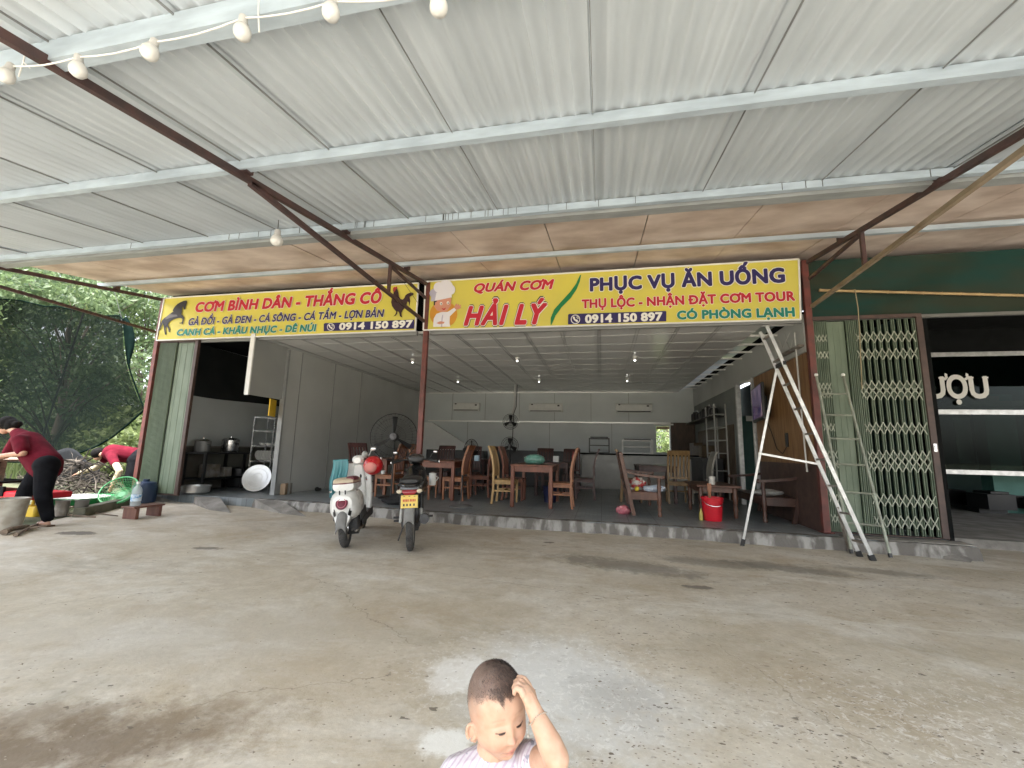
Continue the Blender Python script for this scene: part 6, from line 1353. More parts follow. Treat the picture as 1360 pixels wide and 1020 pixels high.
def shield(u, v, off):
    z = .22+.70*v; wd = .20*(1-.18*v**3)*(1-.3*(1-v)**4); x = (u-.5)*2*wd; return (x, .50-.10*v-.14*abs(2*u-1)**2.2*.8-off, z)
q = MB(); q.grid(lambda u, v: shield(u, v, 0), 14, 12); q.build('leg_shield', M_WPAINT, sc_, solid=.03, recalc=False)
q = MB(); q.loft([[(-.075, .40-.0*i, z), (.075, .40, z), (.085, .47, z), (-.085, .47, z)] if 0 else [(-w_, y_, z), (w_, y_, z), (w_+.01, y_+.08, z), (-w_-.01, y_+.08, z)] for i, (z, y_, w_) in enumerate(((.30, .42, .075), (.55, .37, .085), (.78, .33, .075), (.90, .31, .06)))]); q.build('steering_cover', M_WPAINT, sc_, bevel=.015)
q = MB(); q.ell((.03, .337, .74), (.016, .012, .028), 10, 8); q.ell((.115, .385, .70), (.022, .014, .024), 10, 8); q.build('lock', M_BLACK, sc_)
q = MB(); q.lathe([(.012, -.002), (.024, .004), (.028, .0)], 16, (.115, .372, .70), Matrix.Rotation(PI/2, 3, 'X'), True); q.build('lock_ring', M_CHROME, sc_)
q = MB(); q.loft([supr(*a, 16, .85) for a in ((.24, .955, .05, .035), (.28, .965, .085, .055), (.36, .965, .10, .065), (.46, .955, .085, .06), (.50, .95, .04, .03))]); q.build('headset', M_WPAINT, sc_)
q = MB(); q.tube([(-.34, .27, .96), (-.2, .33, .965), (.2, .33, .965), (.34, .27, .96)], .013, 8); q.build('handlebar', M_BLACK, sc_)
for s in (-1, 1):
    q = MB(); q.tube([(s*.22, .322, .965), (s*.34, .268, .96)], .02, 10); q.build('grip', M_BLACK, sc_); q = MB(); q.lathe([(.0001, 0), (.022, 0), (.022, .018), (.0001, .02)], 12, (s*.34, .268, .96), Matrix.Rotation(s*PI/2, 3, 'Y')); q.build('grip_cap', M_WHITEM, sc_)
    q = MB(); q.tube([(s*.17, .37, .97), (s*.25, .40, .965), (s*.33, .34, .962)], .007, 6); q.build('brake_lever', M_CHROME, sc_)
mirror_(sc_, 1, (.15, .35, 1.0), (.21, .33, 1.09), M_WPAINT, M_STEEL, .036)
q = MB(); q.ell((.10, .32, 1.03), (.05, .05, .05), 14, 10); q.build('front_lamp_cover', mat('grey_lamp', (.35, .36, .34), .4), sc_)
q = MB(); q.tube([(-.05, .52, .62), (-.055, .60, .25)], .02, 8); q.tube([(.05, .52, .62), (.055, .60, .25)], .02, 8); q.build('fork', M_ALUD, sc_)
q = MB(); q.grid(lambda u, v: ((v-.5)*.13, .61+.25*math.cos(R(20+130*u)), .215+.25*math.sin(R(20+130*u))-.03*(2*v-1)**2), 12, 6); q.build('front_mudguard', M_WPAINT, sc_, solid=.008, recalc=False)
wheel(sc_, -.61, .215, .105); wheel(sc_, .61, .215, .10)
q = MB(); q.lathe([(.0001, -.10), (.10, -.10), (.115, -.07), (.115, .06), (.0001, .06)], 20, (.09, -.5, .235), RX); q.bar((.10, -.61, .22), (.09, -.15, .27), .06, .09); q.bar((-.10, -.61, .22), (-.09, -.15, .27), .03, .05); q.tube([(.10, -.58, .26), (.12, -.55, .45)], .03, 8); q.tube([(-.10, -.58, .26), (-.12, -.55, .45)], .03, 8); q.build('motor_and_swingarm', M_DGREY, sc_, bevel=.004)
q = MB(); q.tube([(.13, -.60, .18), (.15, -.35, .17), (.14, -.2, .2)], .022, 8); q.build('lower_tube', M_ALUD, sc_)
q = MB(); q.tube([(-.10, -.02, .24), (-.19, .05, .03)], .011, 6); q.ell((-.19, .05, .02), (.02, .03, .01), 8, 6); q.build('side_stand', M_DGREY, sc_)
def face_place(o, rear, th, rear_y, lean=0.):
    """rear wheel contact point at `rear`; heading th degrees left of +Y"""
    o.rotation_euler = (0, R(lean), R(th)); hd_ = Vector((-math.sin(R(th)), math.cos(R(th)), 0)); o.location = Vector((rear[0], rear[1], .006)) - hd_*rear_y
p = onz(452, 730); face_place(sc_, (p.x, p.y+.1), 22, -.61, -5); sc_.scale = (.88, 1, 1)
bpy.context.view_layer.update()
MS = sc_.matrix_world
# raincoat, helmet and cap hanging on the handlebar
rc = MB()
def coat(u, v):
    wv = .02*math.sin(u*17+1)*v+.012*math.sin(u*31)*v; x = -.36+.22*u+.05*v*(u-.5)-.05*v+.012*math.sin(8*v); z = .985-.50*v-.03*math.sin(u*PI*2.3)*v; return MS @ Vector((x, .262-.02*(1-v)+wv*1.6+.0*u, z))
rc.grid(coat, 30, 22); tag(rc.build('raincoat', mat('teal_raincoat', (.075, .26, .29), .5, col2=(.05, .18, .21), scale=5, coat=.2), solid=.006, recalc=False, smooth=180), 'folded teal raincoat hanging from the left handlebar of the white scooter', 'raincoat')
hl = thing('helmet', 'red helmet with a pink front hanging from the right handlebar of the white scooter', 'helmet', tuple(MS @ Vector((.24, .25, .80))))
hc = MS @ Vector((.235, .24, .875)); rh = MS.to_3x3().normalized() @ Matrix.Rotation(R(55), 3, 'X') @ Matrix.Rotation(R(20), 3, 'Z')
q = MB(); prof = [(.125*math.cos(a), .125*math.sin(a)) for a in [R(-20+11*i) for i in range(11)]]; prof[-1] = (.0001, .125); q.lathe(prof, 26, hc, rh); q.build('shell', mat('red_helmet', (.50, .008, .015), .3, coat=.4), hl, solid=.012)
q = MB(); q.ell(hc+MS.to_3x3() @ Vector((-.025, -.095, -.02)), (.085, .06, .075), 18, 12); q.build('padding', mat('pink_padding', (.66, .25, .22), .7, var=.1), hl)
q = MB(); q.tube([hc+Vector((.0, .0, .05)), MS @ Vector((.26, .27, .96))], .008, 5); q.build('strap', M_BLACK, hl)
# ================================================================== black motorbike
mb = thing('motorbike', 'black motorbike with a yellow number plate parked tail outward by the red post', 'motorbike', (0, 0, 0))
wheel(mb, -.61, .285, .085, M_ALUD); wheel(mb, .62, .285, .08, M_ALUD)
q = MB(); q.grid(lambda u, v: ((v-.5)*.122, -.61-.335*math.cos(R(14+83*u)), .285+.335*math.sin(R(14+83*u))-.05*(2*v-1)**2), 16, 8); q.build('rear_mudguard', M_GREYF, mb, solid=.008, recalc=False)
q = MB(); q.loft([supr(*a, 20, .8) for a in ((-.86, .69, .06, .03), (-.84, .685, .115, .06), (-.72, .675, .135, .075), (-.45, .66, .13, .085), (-.15, .62, .12, .10), (.1, .55, .10, .10))]); q.build('tail_body', M_BPAINT, mb)
q = MB(); q.loft([supr(*a, 20, .75) for a in ((-.80, .775, .09, .02), (-.77, .775, .125, .035), (-.55, .77, .135, .042), (-.25, .765, .13, .045), (.05, .735, .10, .04), (.12, .72, .06, .03))]); q.build('seat', mat('black_vinyl_seat', (.02, .02, .02), .55, var=.2), mb)
q = MB(); q.tube([(-.135, -.35, .73), (-.13, -.78, .74), (-.06, -.87, .735), (.06, -.87, .735), (.13, -.78, .74), (.135, -.35, .73)], .013, 8); q.build('grab_rail', M_BPAINT, mb)
q = MB(); q.loft([[(-.10, -.865, .69), (.10, -.865, .69), (.10, -.80, .69), (-.10, -.80, .69)], [(-.085, -.885, .665), (.085, -.885, .665), (.09, -.8, .66), (-.09, -.8, .66)], [(-.055, -.875, .635), (.055, -.875, .635), (.06, -.8, .63), (-.06, -.8, .63)]]); q.build('tail_lamp', mat('red_lens', (.30, .02, .03), .2, coat=.5), mb, bevel=.01)
q = MB()
for s in (-1, 1): q.ell((s*.115, -.865, .675), (.035, .02, .022), 12, 8)
q.build('indicator', mat('amber_clear_lens', (.62, .55, .42), .25), mb)
q = MB(); q.box((0, -.80, .58), (.17, .05, .16)); q.build('plate_holder', M_BLACK, mb, bevel=.01)
pl = MB(); rpl = Matrix.Rotation(R(-12), 3, 'X'); pc = Vector((0, -.865, .565)); pl.box(pc, (.195, .004, .135), rpl); plo = pl.build('number_plate', mat('yellow_plate', (.72, .52, .10), .45, var=.06), mb, smooth=0)
q = MB(); rr = random.Random(4)
for x in (-.068, -.050, -.032, -.014, .012, .030, .048, .066): q.box(pc+rpl @ Vector((x, -.004, .012)), (.013, .002, .026), rpl)
q.build('red_lettering', mat('plate_red', (.50, .06, .02), .5), plo, smooth=0)
q = MB()
for x in (-.062, -.025, .012, .055): q.box(pc+rpl @ Vector((x, -.004, -.035)), (.018, .002, .024), rpl)
for x in (-.06, 0, .06): q.box(pc+rpl @ Vector((x, -.004, .055)), (.02, .002, .006), rpl)
q.build('black_lettering', M_BLK, plo, smooth=0)
q = MB()
for s in (-1, 1): q.tube([(s*.125, -.58, .30), (s*.12, -.50, .46)], .022, 10)
q.build('shock_absorber', mat('pale_shock', (.55, .55, .53), .35, metal=.4), mb)
q = MB()
for s in (-1, 1): q.tube([(s*.12, -.51, .44), (s*.115, -.45, .62)], .032, 12)
q.build('shock_spring', M_BPAINT, mb)
q = MB(); q.tube([(.17, -.78, .36), (.165, -.5, .33), (.15, -.25, .27), (.12, .05, .24)], [.055, .06, .05, .022], 14); q.build('exhaust', mat('black_exhaust', (.02, .02, .02), .35, var=.2), mb)
q = MB(); q.lathe([(.0001, 0), (.035, 0), (.04, .01), (.0001, .012)], 14, (.17, -.785, .36), Matrix.Rotation(PI/2, 3, 'X')); q.build('exhaust_tip', M_DGREY, mb)
q = MB(); q.bar((.10, -.61, .285), (.09, -.05, .31), .03, .055); q.bar((-.10, -.61, .285), (-.09, -.05, .31), .03, .055); q.lathe([(.0001, -.12), (.11, -.12), (.13, -.08), (.13, .08), (.11, .12), (.0001, .12)], 18, (0, .02, .31), RX); q.bar((0, .05, .36), (0, .32, .42), .14, .16); q.tube([(.15, -.15, .30), (.26, -.16, .30)], .014, 8); q.tube([(-.15, -.15, .30), (-.26, -.16, .30)], .014, 8); q.tube([(-.12, -.45, .3), (-.22, -.47, .31)], .013, 8); q.tube([(-.10, -.1, .27), (-.19, -.2, .03)], .011, 6); q.build('engine_and_swingarm', M_DGREY, mb, bevel=.004)
q = MB(); q.loft([supr(*a, 18, .8) for a in ((.10, .56, .10, .10), (.25, .60, .13, .16), (.38, .66, .17, .22), (.46, .74, .15, .18), (.50, .80, .09, .10))]); q.build('front_fairing', M_BPAINT, mb)
q = MB(); q.loft([supr(*a, 18, .85) for a in ((.30, .985, .06, .03), (.34, 1.0, .11, .06), (.44, .99, .12, .08), (.52, .97, .07, .05))]); q.build('headlamp_cowl', M_BPAINT, mb)
q = MB(); q.loft([supr(*a, 14, .85) for a in ((.285, .99, .05, .025), (.30, .992, .085, .04), (.33, .995, .09, .045))]); q.build('dashboard', M_DGREY, mb)
q = MB(); q.tube([(-.33, .22, .955), (-.18, .32, .985), (.18, .32, .985), (.33, .22, .955)], .012, 8); q.build('handlebar', M_BLACK, mb)
for s in (-1, 1):
    q = MB(); q.tube([(s*.22, .295, .975), (s*.33, .22, .955)], .02, 10); q.build('grip', M_BLACK, mb); q = MB(); q.lathe([(.0001, 0), (.02, 0), (.02, .016), (.0001, .018)], 12, (s*.335, .216, .954), Matrix.Rotation(s*PI/2, 3, 'Y') ); q.build('grip_cap', M_CHROME, mb)
    mirror_(mb, s, (s*.20, .31, .99), (s*.27, .30, 1.075), M_BLACK, M_STEEL, .028)
    q = MB(); q.tube([(s*.16, .35, .99), (s*.25, .36, .98), (s*.32, .29, .96)], .006, 6); q.build('brake_lever', M_CHROME, mb)
    q = MB(); q.tube([(s*.06, .40, .80), (s*.065, .62, .285)], .019, 8); q.build('fork', M_ALUD, mb)
q = MB(); q.grid(lambda u, v: ((v-.5)*.13, .62+.32*math.cos(R(10+120*u)), .285+.32*math.sin(R(10+120*u))-.03*(2*v-1)**2), 12, 6); q.build('front_mudguard', M_BPAINT, mb, solid=.008, recalc=False)
p = onz(540, 734.5); face_place(mb, (p.x, p.y+.1), 21, -.61, -3); mb.scale = (.92, 1, 1)
bpy.context.view_layer.update(); MM = mb.matrix_world
q = MB(); c = MM @ Vector((.25, .12, .74)); q.lathe([(.0001, -.09), (.04, -.09), (.047, -.08), (.047, .06), (.05, .065), (.0001, .075)], 16, c); q.tube([c+Vector((.045, 0, .03)), c+Vector((.085, 0, .01)), c+Vector((.045, 0, -.04))], .006, 6)
tag(q.build('hanging_cup', mat('pale_plastic', (.62, .62, .60), .35)), 'white plastic cup hanging on the right side of the black motorbike', 'cup')
# ================================================================== toddler in front of the camera
HS = .955                                             # head placed a little nearer than first measured
HC = CAM + (Vector((-.2524, 1.1318, .5190))-CAM)*HS
HR = Matrix(((-.76316879, .6269175, -.15667752), (-.63317144, -.77391035, -.01251785), (-.12910202, .0896505, .98757048)))   # columns: own right... see below
hx, hy, hz = Vector((HR[0][0], HR[1][0], HR[2][0])), Vector((HR[0][1], HR[1][1], HR[2][1])), Vector((HR[0][2], HR[1][2], HR[2][2]))   # child's right, forward, up
def hw(x, y, z): return HC + (hx*x + hy*y + hz*z)*HS
def head_verts(n_u=180, n_v=150):
    th = np.linspace(0, 2*np.pi, n_u, endpoint=False); ph = np.linspace(-np.pi/2, np.pi/2, n_v)
    T, Pp = np.meshgrid(th, ph); x = np.cos(Pp)*np.sin(T); y = np.cos(Pp)*np.cos(T); z = np.sin(Pp)
    d = np.stack([x, y, z], -1).reshape(-1, 3)
    X, Y, Z = d.T
    k_ = np.clip((Z+.1)/.7, 0, 1); k_ = k_*k_*(3-2*k_); X = np.sign(X)*np.abs(X)**(1-.20*k_); Y = np.sign(Y)*np.abs(Y)**(1-.17*k_)
    # skull: wider above, cheeks full, chin small
    rx = .0655 + .0045*np.exp(-((Z-.35)/.35)**2); ry = np.where(Y > 0, .068, .084); rz = np.where(Z > 0, .107, .099)
    p = np.stack([X*rx, Y*ry, Z*rz], -1); px, py, pz = p.T
    low = np.clip(-(pz+.034)/.064, 0, 1)
    px = px*(1-.30*low**1.5); back = py < 0
    py = np.where(back, py*(1-.45*low), py*(1-.10*low)+.004*low)
    fr = np.clip(Y, 0, 1)
    def g(cx, cz, sx, sz): return np.exp(-((px-cx)/sx)**2-((pz-cz)/sz)**2)*(py > 0)
    out = np.zeros_like(px)
    out += .004*g(0, .035, .05, .03)                                            # forehead
    for s in (-1, 1):
        out += .0085*g(s*.034, -.043, .021, .021)                               # cheeks
        out -= .0055*g(s*.0245, -.005, .014, .0075)                             # eye sockets
        out += .0052*g(s*.0250, -.0095, .0125, .0058)                           # lids over the eyeballs
        out -= .0020*g(s*.0250, -.0135, .0120, .0016)                           # lash line
        out += .0016*g(s*.0250, -.0168, .0125, .0024)                           # lower lid
        out += .0008*g(s*.026, .010, .018, .008)                                # brow
        out += .0042*g(s*.0085, -.0415, .0042, .0042)                           # nostril wings
    out += .0056*g(0, -.024, .0066, .015) + .0128*g(0, -.0390, .0085, .0066)     # nose
    out -= .0048*g(0, -.0470, .012, .0030)
    out += .0062*g(0, -.0630, .0145, .0046) - .0046*g(0, -.0672, .0160, .0014) + .0064*g(0, -.0715, .0118, .0042)   # lips
    out -= .0034*g(0, -.0785, .014, .0032); out += .0056*g(0, -.087, .016, .009)   # chin
    for s in (-1, 1): out -= .0026*g(s*.0190, -.0665, .0045, .005)
    q = np.stack([px, py, pz], -1); nrm = d/np.array([.066, .07, .1]); nrm /= np.linalg.norm(nrm, axis=1, keepdims=True)
    dirv = nrm*np.array([.35, 1, .35]); dirv /= np.linalg.norm(dirv, axis=1, keepdims=True)
    q = q + dirv*out[:, None]
    f = [(j*n_u+i, j*n_u+(i+1) % n_u, (j+1)*n_u+(i+1) % n_u, (j+1)*n_u+i) for j in range(n_v-1) for i in range(n_u)]
    return q, f
hv, hf = head_verts()
KB = MB(); KB.add([hw(*v) for v in hv], hf)
# ears
for s in (-1, 1):
    er = Matrix((hx*s, hy, hz)).transposed() @ Matrix.Rotation(R(-14), 3, 'X') @ Matrix.Rotation(R(24), 3, 'Z')
    c = hw(s*.0625, -.008, -.022)
    pts = [(-.0, .011*math.sin(a)-.003*math.cos(a), .0205*math.cos(a)) for a in [R(-165+30*i) for i in range(12)]]
    w_ = [c + er @ (Vector((.007+.005*abs(math.sin(R(-165+30*i)/2+.6)), -p[1]*1.15, p[2])))*HS for i, p in enumerate(pts)]
    KB.tube(w_, [.0042*HS]*12, 8); KB.ell(c+er @ Vector((.002, -.001, -.001)), (.0062, .0135, .0205), 14, 10, er); KB.ell(c+er @ Vector((.0045, .003, -.0195)), (.0050, .0070, .0075), 10, 8, er)
    KB.cap(c+er @ Vector((.006, .004, .004)), c+er @ Vector((.006, -.006, .012)), .0028, .0022, 8)
# torso (squatting), legs, arms
bf = Vector((.42, -.907, 0)); br_ = Vector((-.907, -.42, 0))      # body forward, own right
neckb = HC + Vector((-.015, .018, -.112)); ch = neckb + Vector((0, .0, -.085)); pelv = neckb + Vector((-.02, .04, -.255))
shR = neckb + br_*.080 + Vector((0, 0, -.034)); shL = neckb - br_*.080 + Vector((0, 0, -.020))
KB.cap(hw(0, -.020, -.045), neckb, .036, .040, 16); KB.cap(ch, pelv, .074, .090, 20); KB.cap(neckb+Vector((0, 0, -.02)), ch, .050, .074, 20)
KB.cap(neckb+Vector((0, 0, -.015)), shR, .046, .034); KB.cap(neckb+Vector((0, 0, -.012)), shL, .046, .034)
def at_d(x, y, d_): r_ = ray(x, y); return CAM + r_*(d_/FPX)
elL = at_d(739, 1007, .905); wrL = at_d(708.5, 941, .945)
KB.cap(shL, elL, .0300, .0265, 32); KB.cap(elL, elL.lerp(wrL, .3), .0270, .0268, 32); KB.cap(elL.lerp(wrL, .3), wrL, .0265, .0165, 32)
elR = shR + Vector((-.035, -.03, -.105)); wrR = elR + Vector((.04, -.085, -.035)); KB.cap(shR, elR, .030, .026); KB.cap(elR, wrR, .026, .0165)
for s, sh_ in ((1, None), (-1, None)):
    hip = pelv + br_*s*.05; kn = hip + bf*.125 + br_*s*.03 + Vector((0, 0, .05)); an = kn - bf*.075 + Vector((0, 0, -.0)); an.z = .045
    KB.cap(hip, kn, .055, .040); KB.cap(kn, an, .040, .027); KB.cap(an+Vector((0, 0, -.018)), an+bf*.075+Vector((0, 0, -.025)), .024, .020)
# hands: left one scratches the head
def small_hand(wr, tip_dir, side, bends, sc_=1., spread=1.):
    d = Vector(tip_dir).normalized(); s = (Vector(side)-d*Vector(side).dot(d)).normalized(); n = d.cross(s)
    rot = Matrix((s, d, n)).transposed(); c = Vector(wr)+d*.021*sc_
    KB.ell(c, (.0205*sc_, .027*sc_, .0115*sc_), 14, 10, rot); KB.cap(wr, c, .0165*sc_, .0145*sc_, 10)
    for i, (ln, bd) in enumerate(zip((.027, .030, .028, .022), bends)):
        o_ = (1.5-i)*.0098*spread; a = c+d*.018*sc_+s*o_*sc_; a1, a2 = R(bd[0]), R(bd[1])
        d1 = (d*math.cos(a1)+n*math.sin(a1)+s*o_*4).normalized(); b = a+d1*ln*.5*sc_; d2 = (d*math.cos(a1+a2)+n*math.sin(a1+a2)).normalized(); e = b+d2*ln*.30*sc_; a3 = a1+a2*1.6; d3 = d*math.cos(a3)+n*math.sin(a3); f = e+d3*ln*.24*sc_
        chain(KB, [a-d*.010, a, b, e, f], [.0070*sc_, .0066*sc_, .0060*sc_, .0054*sc_, .0046*sc_])
    a = Vector(wr)+d*.012+s*.014; b = a+d*.014+s*.014+n*.004; e = b+d*.013+s*.004+n*.008; chain(KB, [a, b, e], [.0085*sc_, .0070*sc_, .0055*sc_])
tips = at_d(692, 908, .985)
toward_head = (HC+hz*.04*HS - tips).normalized()
dirh = (at_d(697, 913, .965)-wrL).normalized()
sidev = dirh.cross(toward_head); sidev = sidev if sidev.dot(CAM-wrL) < 0 else -sidev
nn_ = dirh.cross(sidev)
if nn_.dot(toward_head) < 0: sidev = -sidev
small_hand(wrL, dirh, sidev, ((18, 30), (26, 42), (34, 50), (48, 60)), 1.08, 1.1)
small_hand(wrR, (wrR-elR)+Vector((0, 0, -.02)), Vector((0, 0, 1)), ((20, 25),)*4)
kid = thing('person', 'toddler with shaved hair and pale shirt scratching the side of the head', 'person', (HC.x, HC.y, 0))
from mathutils import kdtree
HKD = kdtree.KDTree(len(hv))
for i_, v_ in enumerate(hv): HKD.insert(v_, i_)
HKD.balance()
me = blob_mesh(KB, .00165, 3, .5)
# skin colours by place on the head; nostril, mouth-line and lid-crease shade painted in
co = np.empty(len(me.vertices)*3); me.vertices.foreach_get('co', co); co = co.reshape(-1, 3)
L = (co-np.array(HC))/HS @ np.array([[HR[i][j] for j in range(3)] for i in range(3)])      # own right, forward, up
lx, ly, lz = L.T
dist_h = np.array([_d for _d in map(lambda p: HKD.find(p)[2], L)]); hm = (dist_h < .0028); inhead = (np.abs(lx) < .085) & (np.abs(ly) < .11) & (lz > -.10) & (hm > 0)
skin = np.array([.52, .345, .25]); colr = np.tile(skin, (len(co), 1))
def mixc(w_, c): 
    global colr
    w_ = np.clip(w_*inhead, 0, 1)[:, None]; colr = colr*(1-w_)+np.array(c)*w_
def gs(cx, cz, sx, sz): return np.exp(-((lx-cx)/sx)**2-((lz-cz)/sz)**2)*(ly > .02)
rngk = np.random.default_rng(3)
mixc(.32*(gs(.036, -.044, .02, .018)+gs(-.036, -.044, .02, .018)), (.62, .27, .20)); mixc(.35*gs(0, -.038, .012, .008), (.58, .26, .20))
mixc(.30*np.exp(-((np.abs(lx)-.074)/.01)**2-((lz+.02)/.03)**2), (.62, .25, .19))
mixc(.9*gs(0, -.0628, .0130, .0038), (.40, .15, .125)); mixc(.9*gs(0, -.0712, .0110, .0042), (.44, .18, .15)); mixc(1.1*gs(0, -.0672, .0150, .0016), (.20, .055, .05))  # lips, with the shade between them painted dark
for s in (-1, 1):
    t_ = (lx*s-.0250)/.0125; lash = -.0132-.0012*(1-t_**2)*1.0+.0008*t_
    inside = (np.abs(t_) < 1.05) & (ly > .02)
    mixc(1.0*(np.abs(t_) < .92)*(ly > .02)*np.exp(-((lz-lash)/.0013)**2), (.045, .028, .024))
    ti_ = (t_+.18)/.62; mixc(1.2*(np.abs(ti_) < 1)*(ly > .02)*np.exp(-((lz-lash+.0016)/(.0024*np.sqrt(np.clip(1-ti_**2, .02, 1)))) **2), (.018, .012, .012))
    mixc(.22*inside*np.exp(-((lz-lash-.0046)/.0010)**2), (.40, .24, .17))                 # lid crease, its shade painted into the colour
    bt_ = (lx*s-.026)/.0165; mixc(.24*np.clip((1-np.abs(bt_))*3, 0, 1)*(ly > .02)*np.exp(-((lz-.0105-.0028*(1-bt_**2))/.0024)**2), (.17, .10, .075))
    mixc(.95*gs(s*.0068, -.0452, .0028, .0016), (.16, .06, .045))  # nostril shade painted into the skin
# shaved scalp: darker stubble, longest on the crown and over the forehead
def hairline(x, y, z):
    front = .049+.004*np.cos(np.clip(np.abs(x)/.05, 0, 1)*np.pi)-.018*np.exp(-((x-.013)/.006)**2)-.008*np.exp(-((x+.008)/.008)**2)+ .010*np.exp(-((np.abs(x)-.040)/.012)**2)
    side = .046-.062*np.clip((-y)/.06, 0, 1); a = np.clip((y-.015)/.03, 0, 1); return side*(1-a)+front*a
hlz = hairline(lx, ly, lz); nz = rngk.normal(0, .0009, len(co))
cap_ = np.clip((lz+nz*2.4-hlz)/.013, 0, 1); cap_ *= (np.abs(lx) < .0735)
mixc(.72*cap_, (.085, .066, .062)); side_ = np.clip((lz+nz-(hlz-.06))/.06, 0, 1)*np.clip((.045-ly)/.02, 0, 1)*(np.abs(lx) < .0735); mixc(.5*side_, (.22, .165, .14))
crown = np.exp(-((lx+.015)/.040)**2-((ly-.015)/.040)**2)*(lz > .04); mixc(.45*crown*cap_, (.045, .036, .035))
outer = np.exp(-(((lx**2+ly**2)**.5-.052)/.02)**2)*(lz > .05)
at_ = me.attributes.new('skin_colour', 'FLOAT_COLOR', 'POINT'); at_.data.foreach_set('color', np.concatenate([colr, np.ones((len(co), 1))], 1).ravel())
def kidskin():
    m = bpy.data.materials.new('toddler_skin'); m.use_nodes = True; t = m.node_tree; n = t.nodes; Lk = t.links; b = n['Principled BSDF']
    a = n.new('ShaderNodeAttribute'); a.attribute_name = 'skin_colour'; tc = n.new('ShaderNodeTexCoord'); no = n.new('ShaderNodeTexNoise'); no.inputs['Scale'].default_value = 42; no.inputs['Detail'].default_value = 5; Lk.new(tc.outputs['Object'], no.inputs['Vector'])
    cr = n.new('ShaderNodeValToRGB'); cr.color_ramp.elements[0].position = .3; cr.color_ramp.elements[1].position = .7; cr.color_ramp.elements[0].color = (.86, .79, .75, 1); cr.color_ramp.elements[1].color = (1, 1, 1, 1); Lk.new(no.outputs[0], cr.inputs[0])
    mx = n.new('ShaderNodeMix'); mx.data_type = 'RGBA'; mx.blend_type = 'MULTIPLY'; mx.inputs[0].default_value = 1; Lk.new(a.outputs['Color'], mx.inputs[6]); Lk.new(cr.outputs[0], mx.inputs[7]); Lk.new(mx.outputs[2], b.inputs['Base Color'])
    b.inputs['Roughness'].default_value = .48; b.inputs['Specular IOR Level'].default_value = .35; b.inputs['Subsurface Weight'].default_value = .18; b.inputs['Subsurface Radius'].default_value = (.008, .0035, .002); b.inputs['Subsurface Scale'].default_value = 1.
    n2 = n.new('ShaderNodeTexNoise'); n2.inputs['Scale'].default_value = 420; Lk.new(tc.outputs['Object'], n2.inputs['Vector']); bp = n.new('ShaderNodeBump'); bp.inputs['Strength'].default_value = .12; bp.inputs['Distance'].default_value = .0012; Lk.new(n2.outputs[0], bp.inputs['Height']); Lk.new(bp.outputs[0], b.inputs['Normal'])
    return m
body = link_mesh('body', me, kidskin(), kid)
# cropped hair: many tiny blades standing on the scalp
no_ = np.empty(len(me.vertices)*3); me.vertices.foreach_get('normal', no_); no_ = no_.reshape(-1, 3)
cand = np.where(inhead & (cap_ > .12) & (lz > -.01))[0]
rngh = np.random.default_rng(9)
HQ = MB(); picks = rngh.choice(cand, min(30000, len(cand)*3)); hya = np.array(hy); hza = np.array(hz)
jit = rngh.normal(0, .0008, (len(picks), 3)); bl = co[picks]+jit
lnh = .0030+.0050*np.clip(crown[picks]*1.2, 0, 1)+.0016*rngh.random(len(picks)); fringe = (ly[picks] > .045) & (lz[picks] < .075); lnh = np.where(fringe, lnh+.006*rngh.random(len(picks)), lnh)
dv = no_[picks]*.22+hya*.62-hza*.45*(ly[picks] > .02)[:, None]+rngh.normal(0, .13, (len(picks), 3)); dv /= np.linalg.norm(dv, axis=1, keepdims=True)
sv = np.cross(dv, rngh.normal(size=(len(picks), 3))); sv /= np.linalg.norm(sv, axis=1, keepdims=True); sv *= .00017
keep = rngh.random(len(picks)) < (.30+.70*np.clip(crown[picks]*1.3+.35*outer[picks]+.5*fringe, 0, 1))
V_ = np.stack([bl-sv, bl+sv, bl+dv*lnh[:, None]], 1)[keep]
# the little pointed tuft at the middle of the forehead
tf = []
for i in range(420):
    x = .013+rngh.normal(0, .0046); z = .050-.004*abs(x-.013)/.004+rngh.uniform(-.006, .004); p0 = Vector(hw(x, .0655-.25*(z-.03), z)); d_ = (-hz*.9+hy*.18+hx*rngh.normal(-.05, .12)).normalized(); l_ = rngh.uniform(.010, .022)*(1 if abs(x-.013) < .004 else .6); s_ = hx*.00030
    tf.append([tuple(p0-s_), tuple(p0+s_), tuple(p0+d_*l_*HS)])
V_ = np.concatenate([V_, np.array(tf)])
HQ.v = [tuple(v) for v in V_.reshape(-1, 3)]; HQ.f = [(3*i, 3*i+1, 3*i+2) for i in range(len(V_))]
HQ.build('hair', mat('toddler_hair', (.042, .030, .027), .5, var=0), kid, smooth=0, recalc=False)
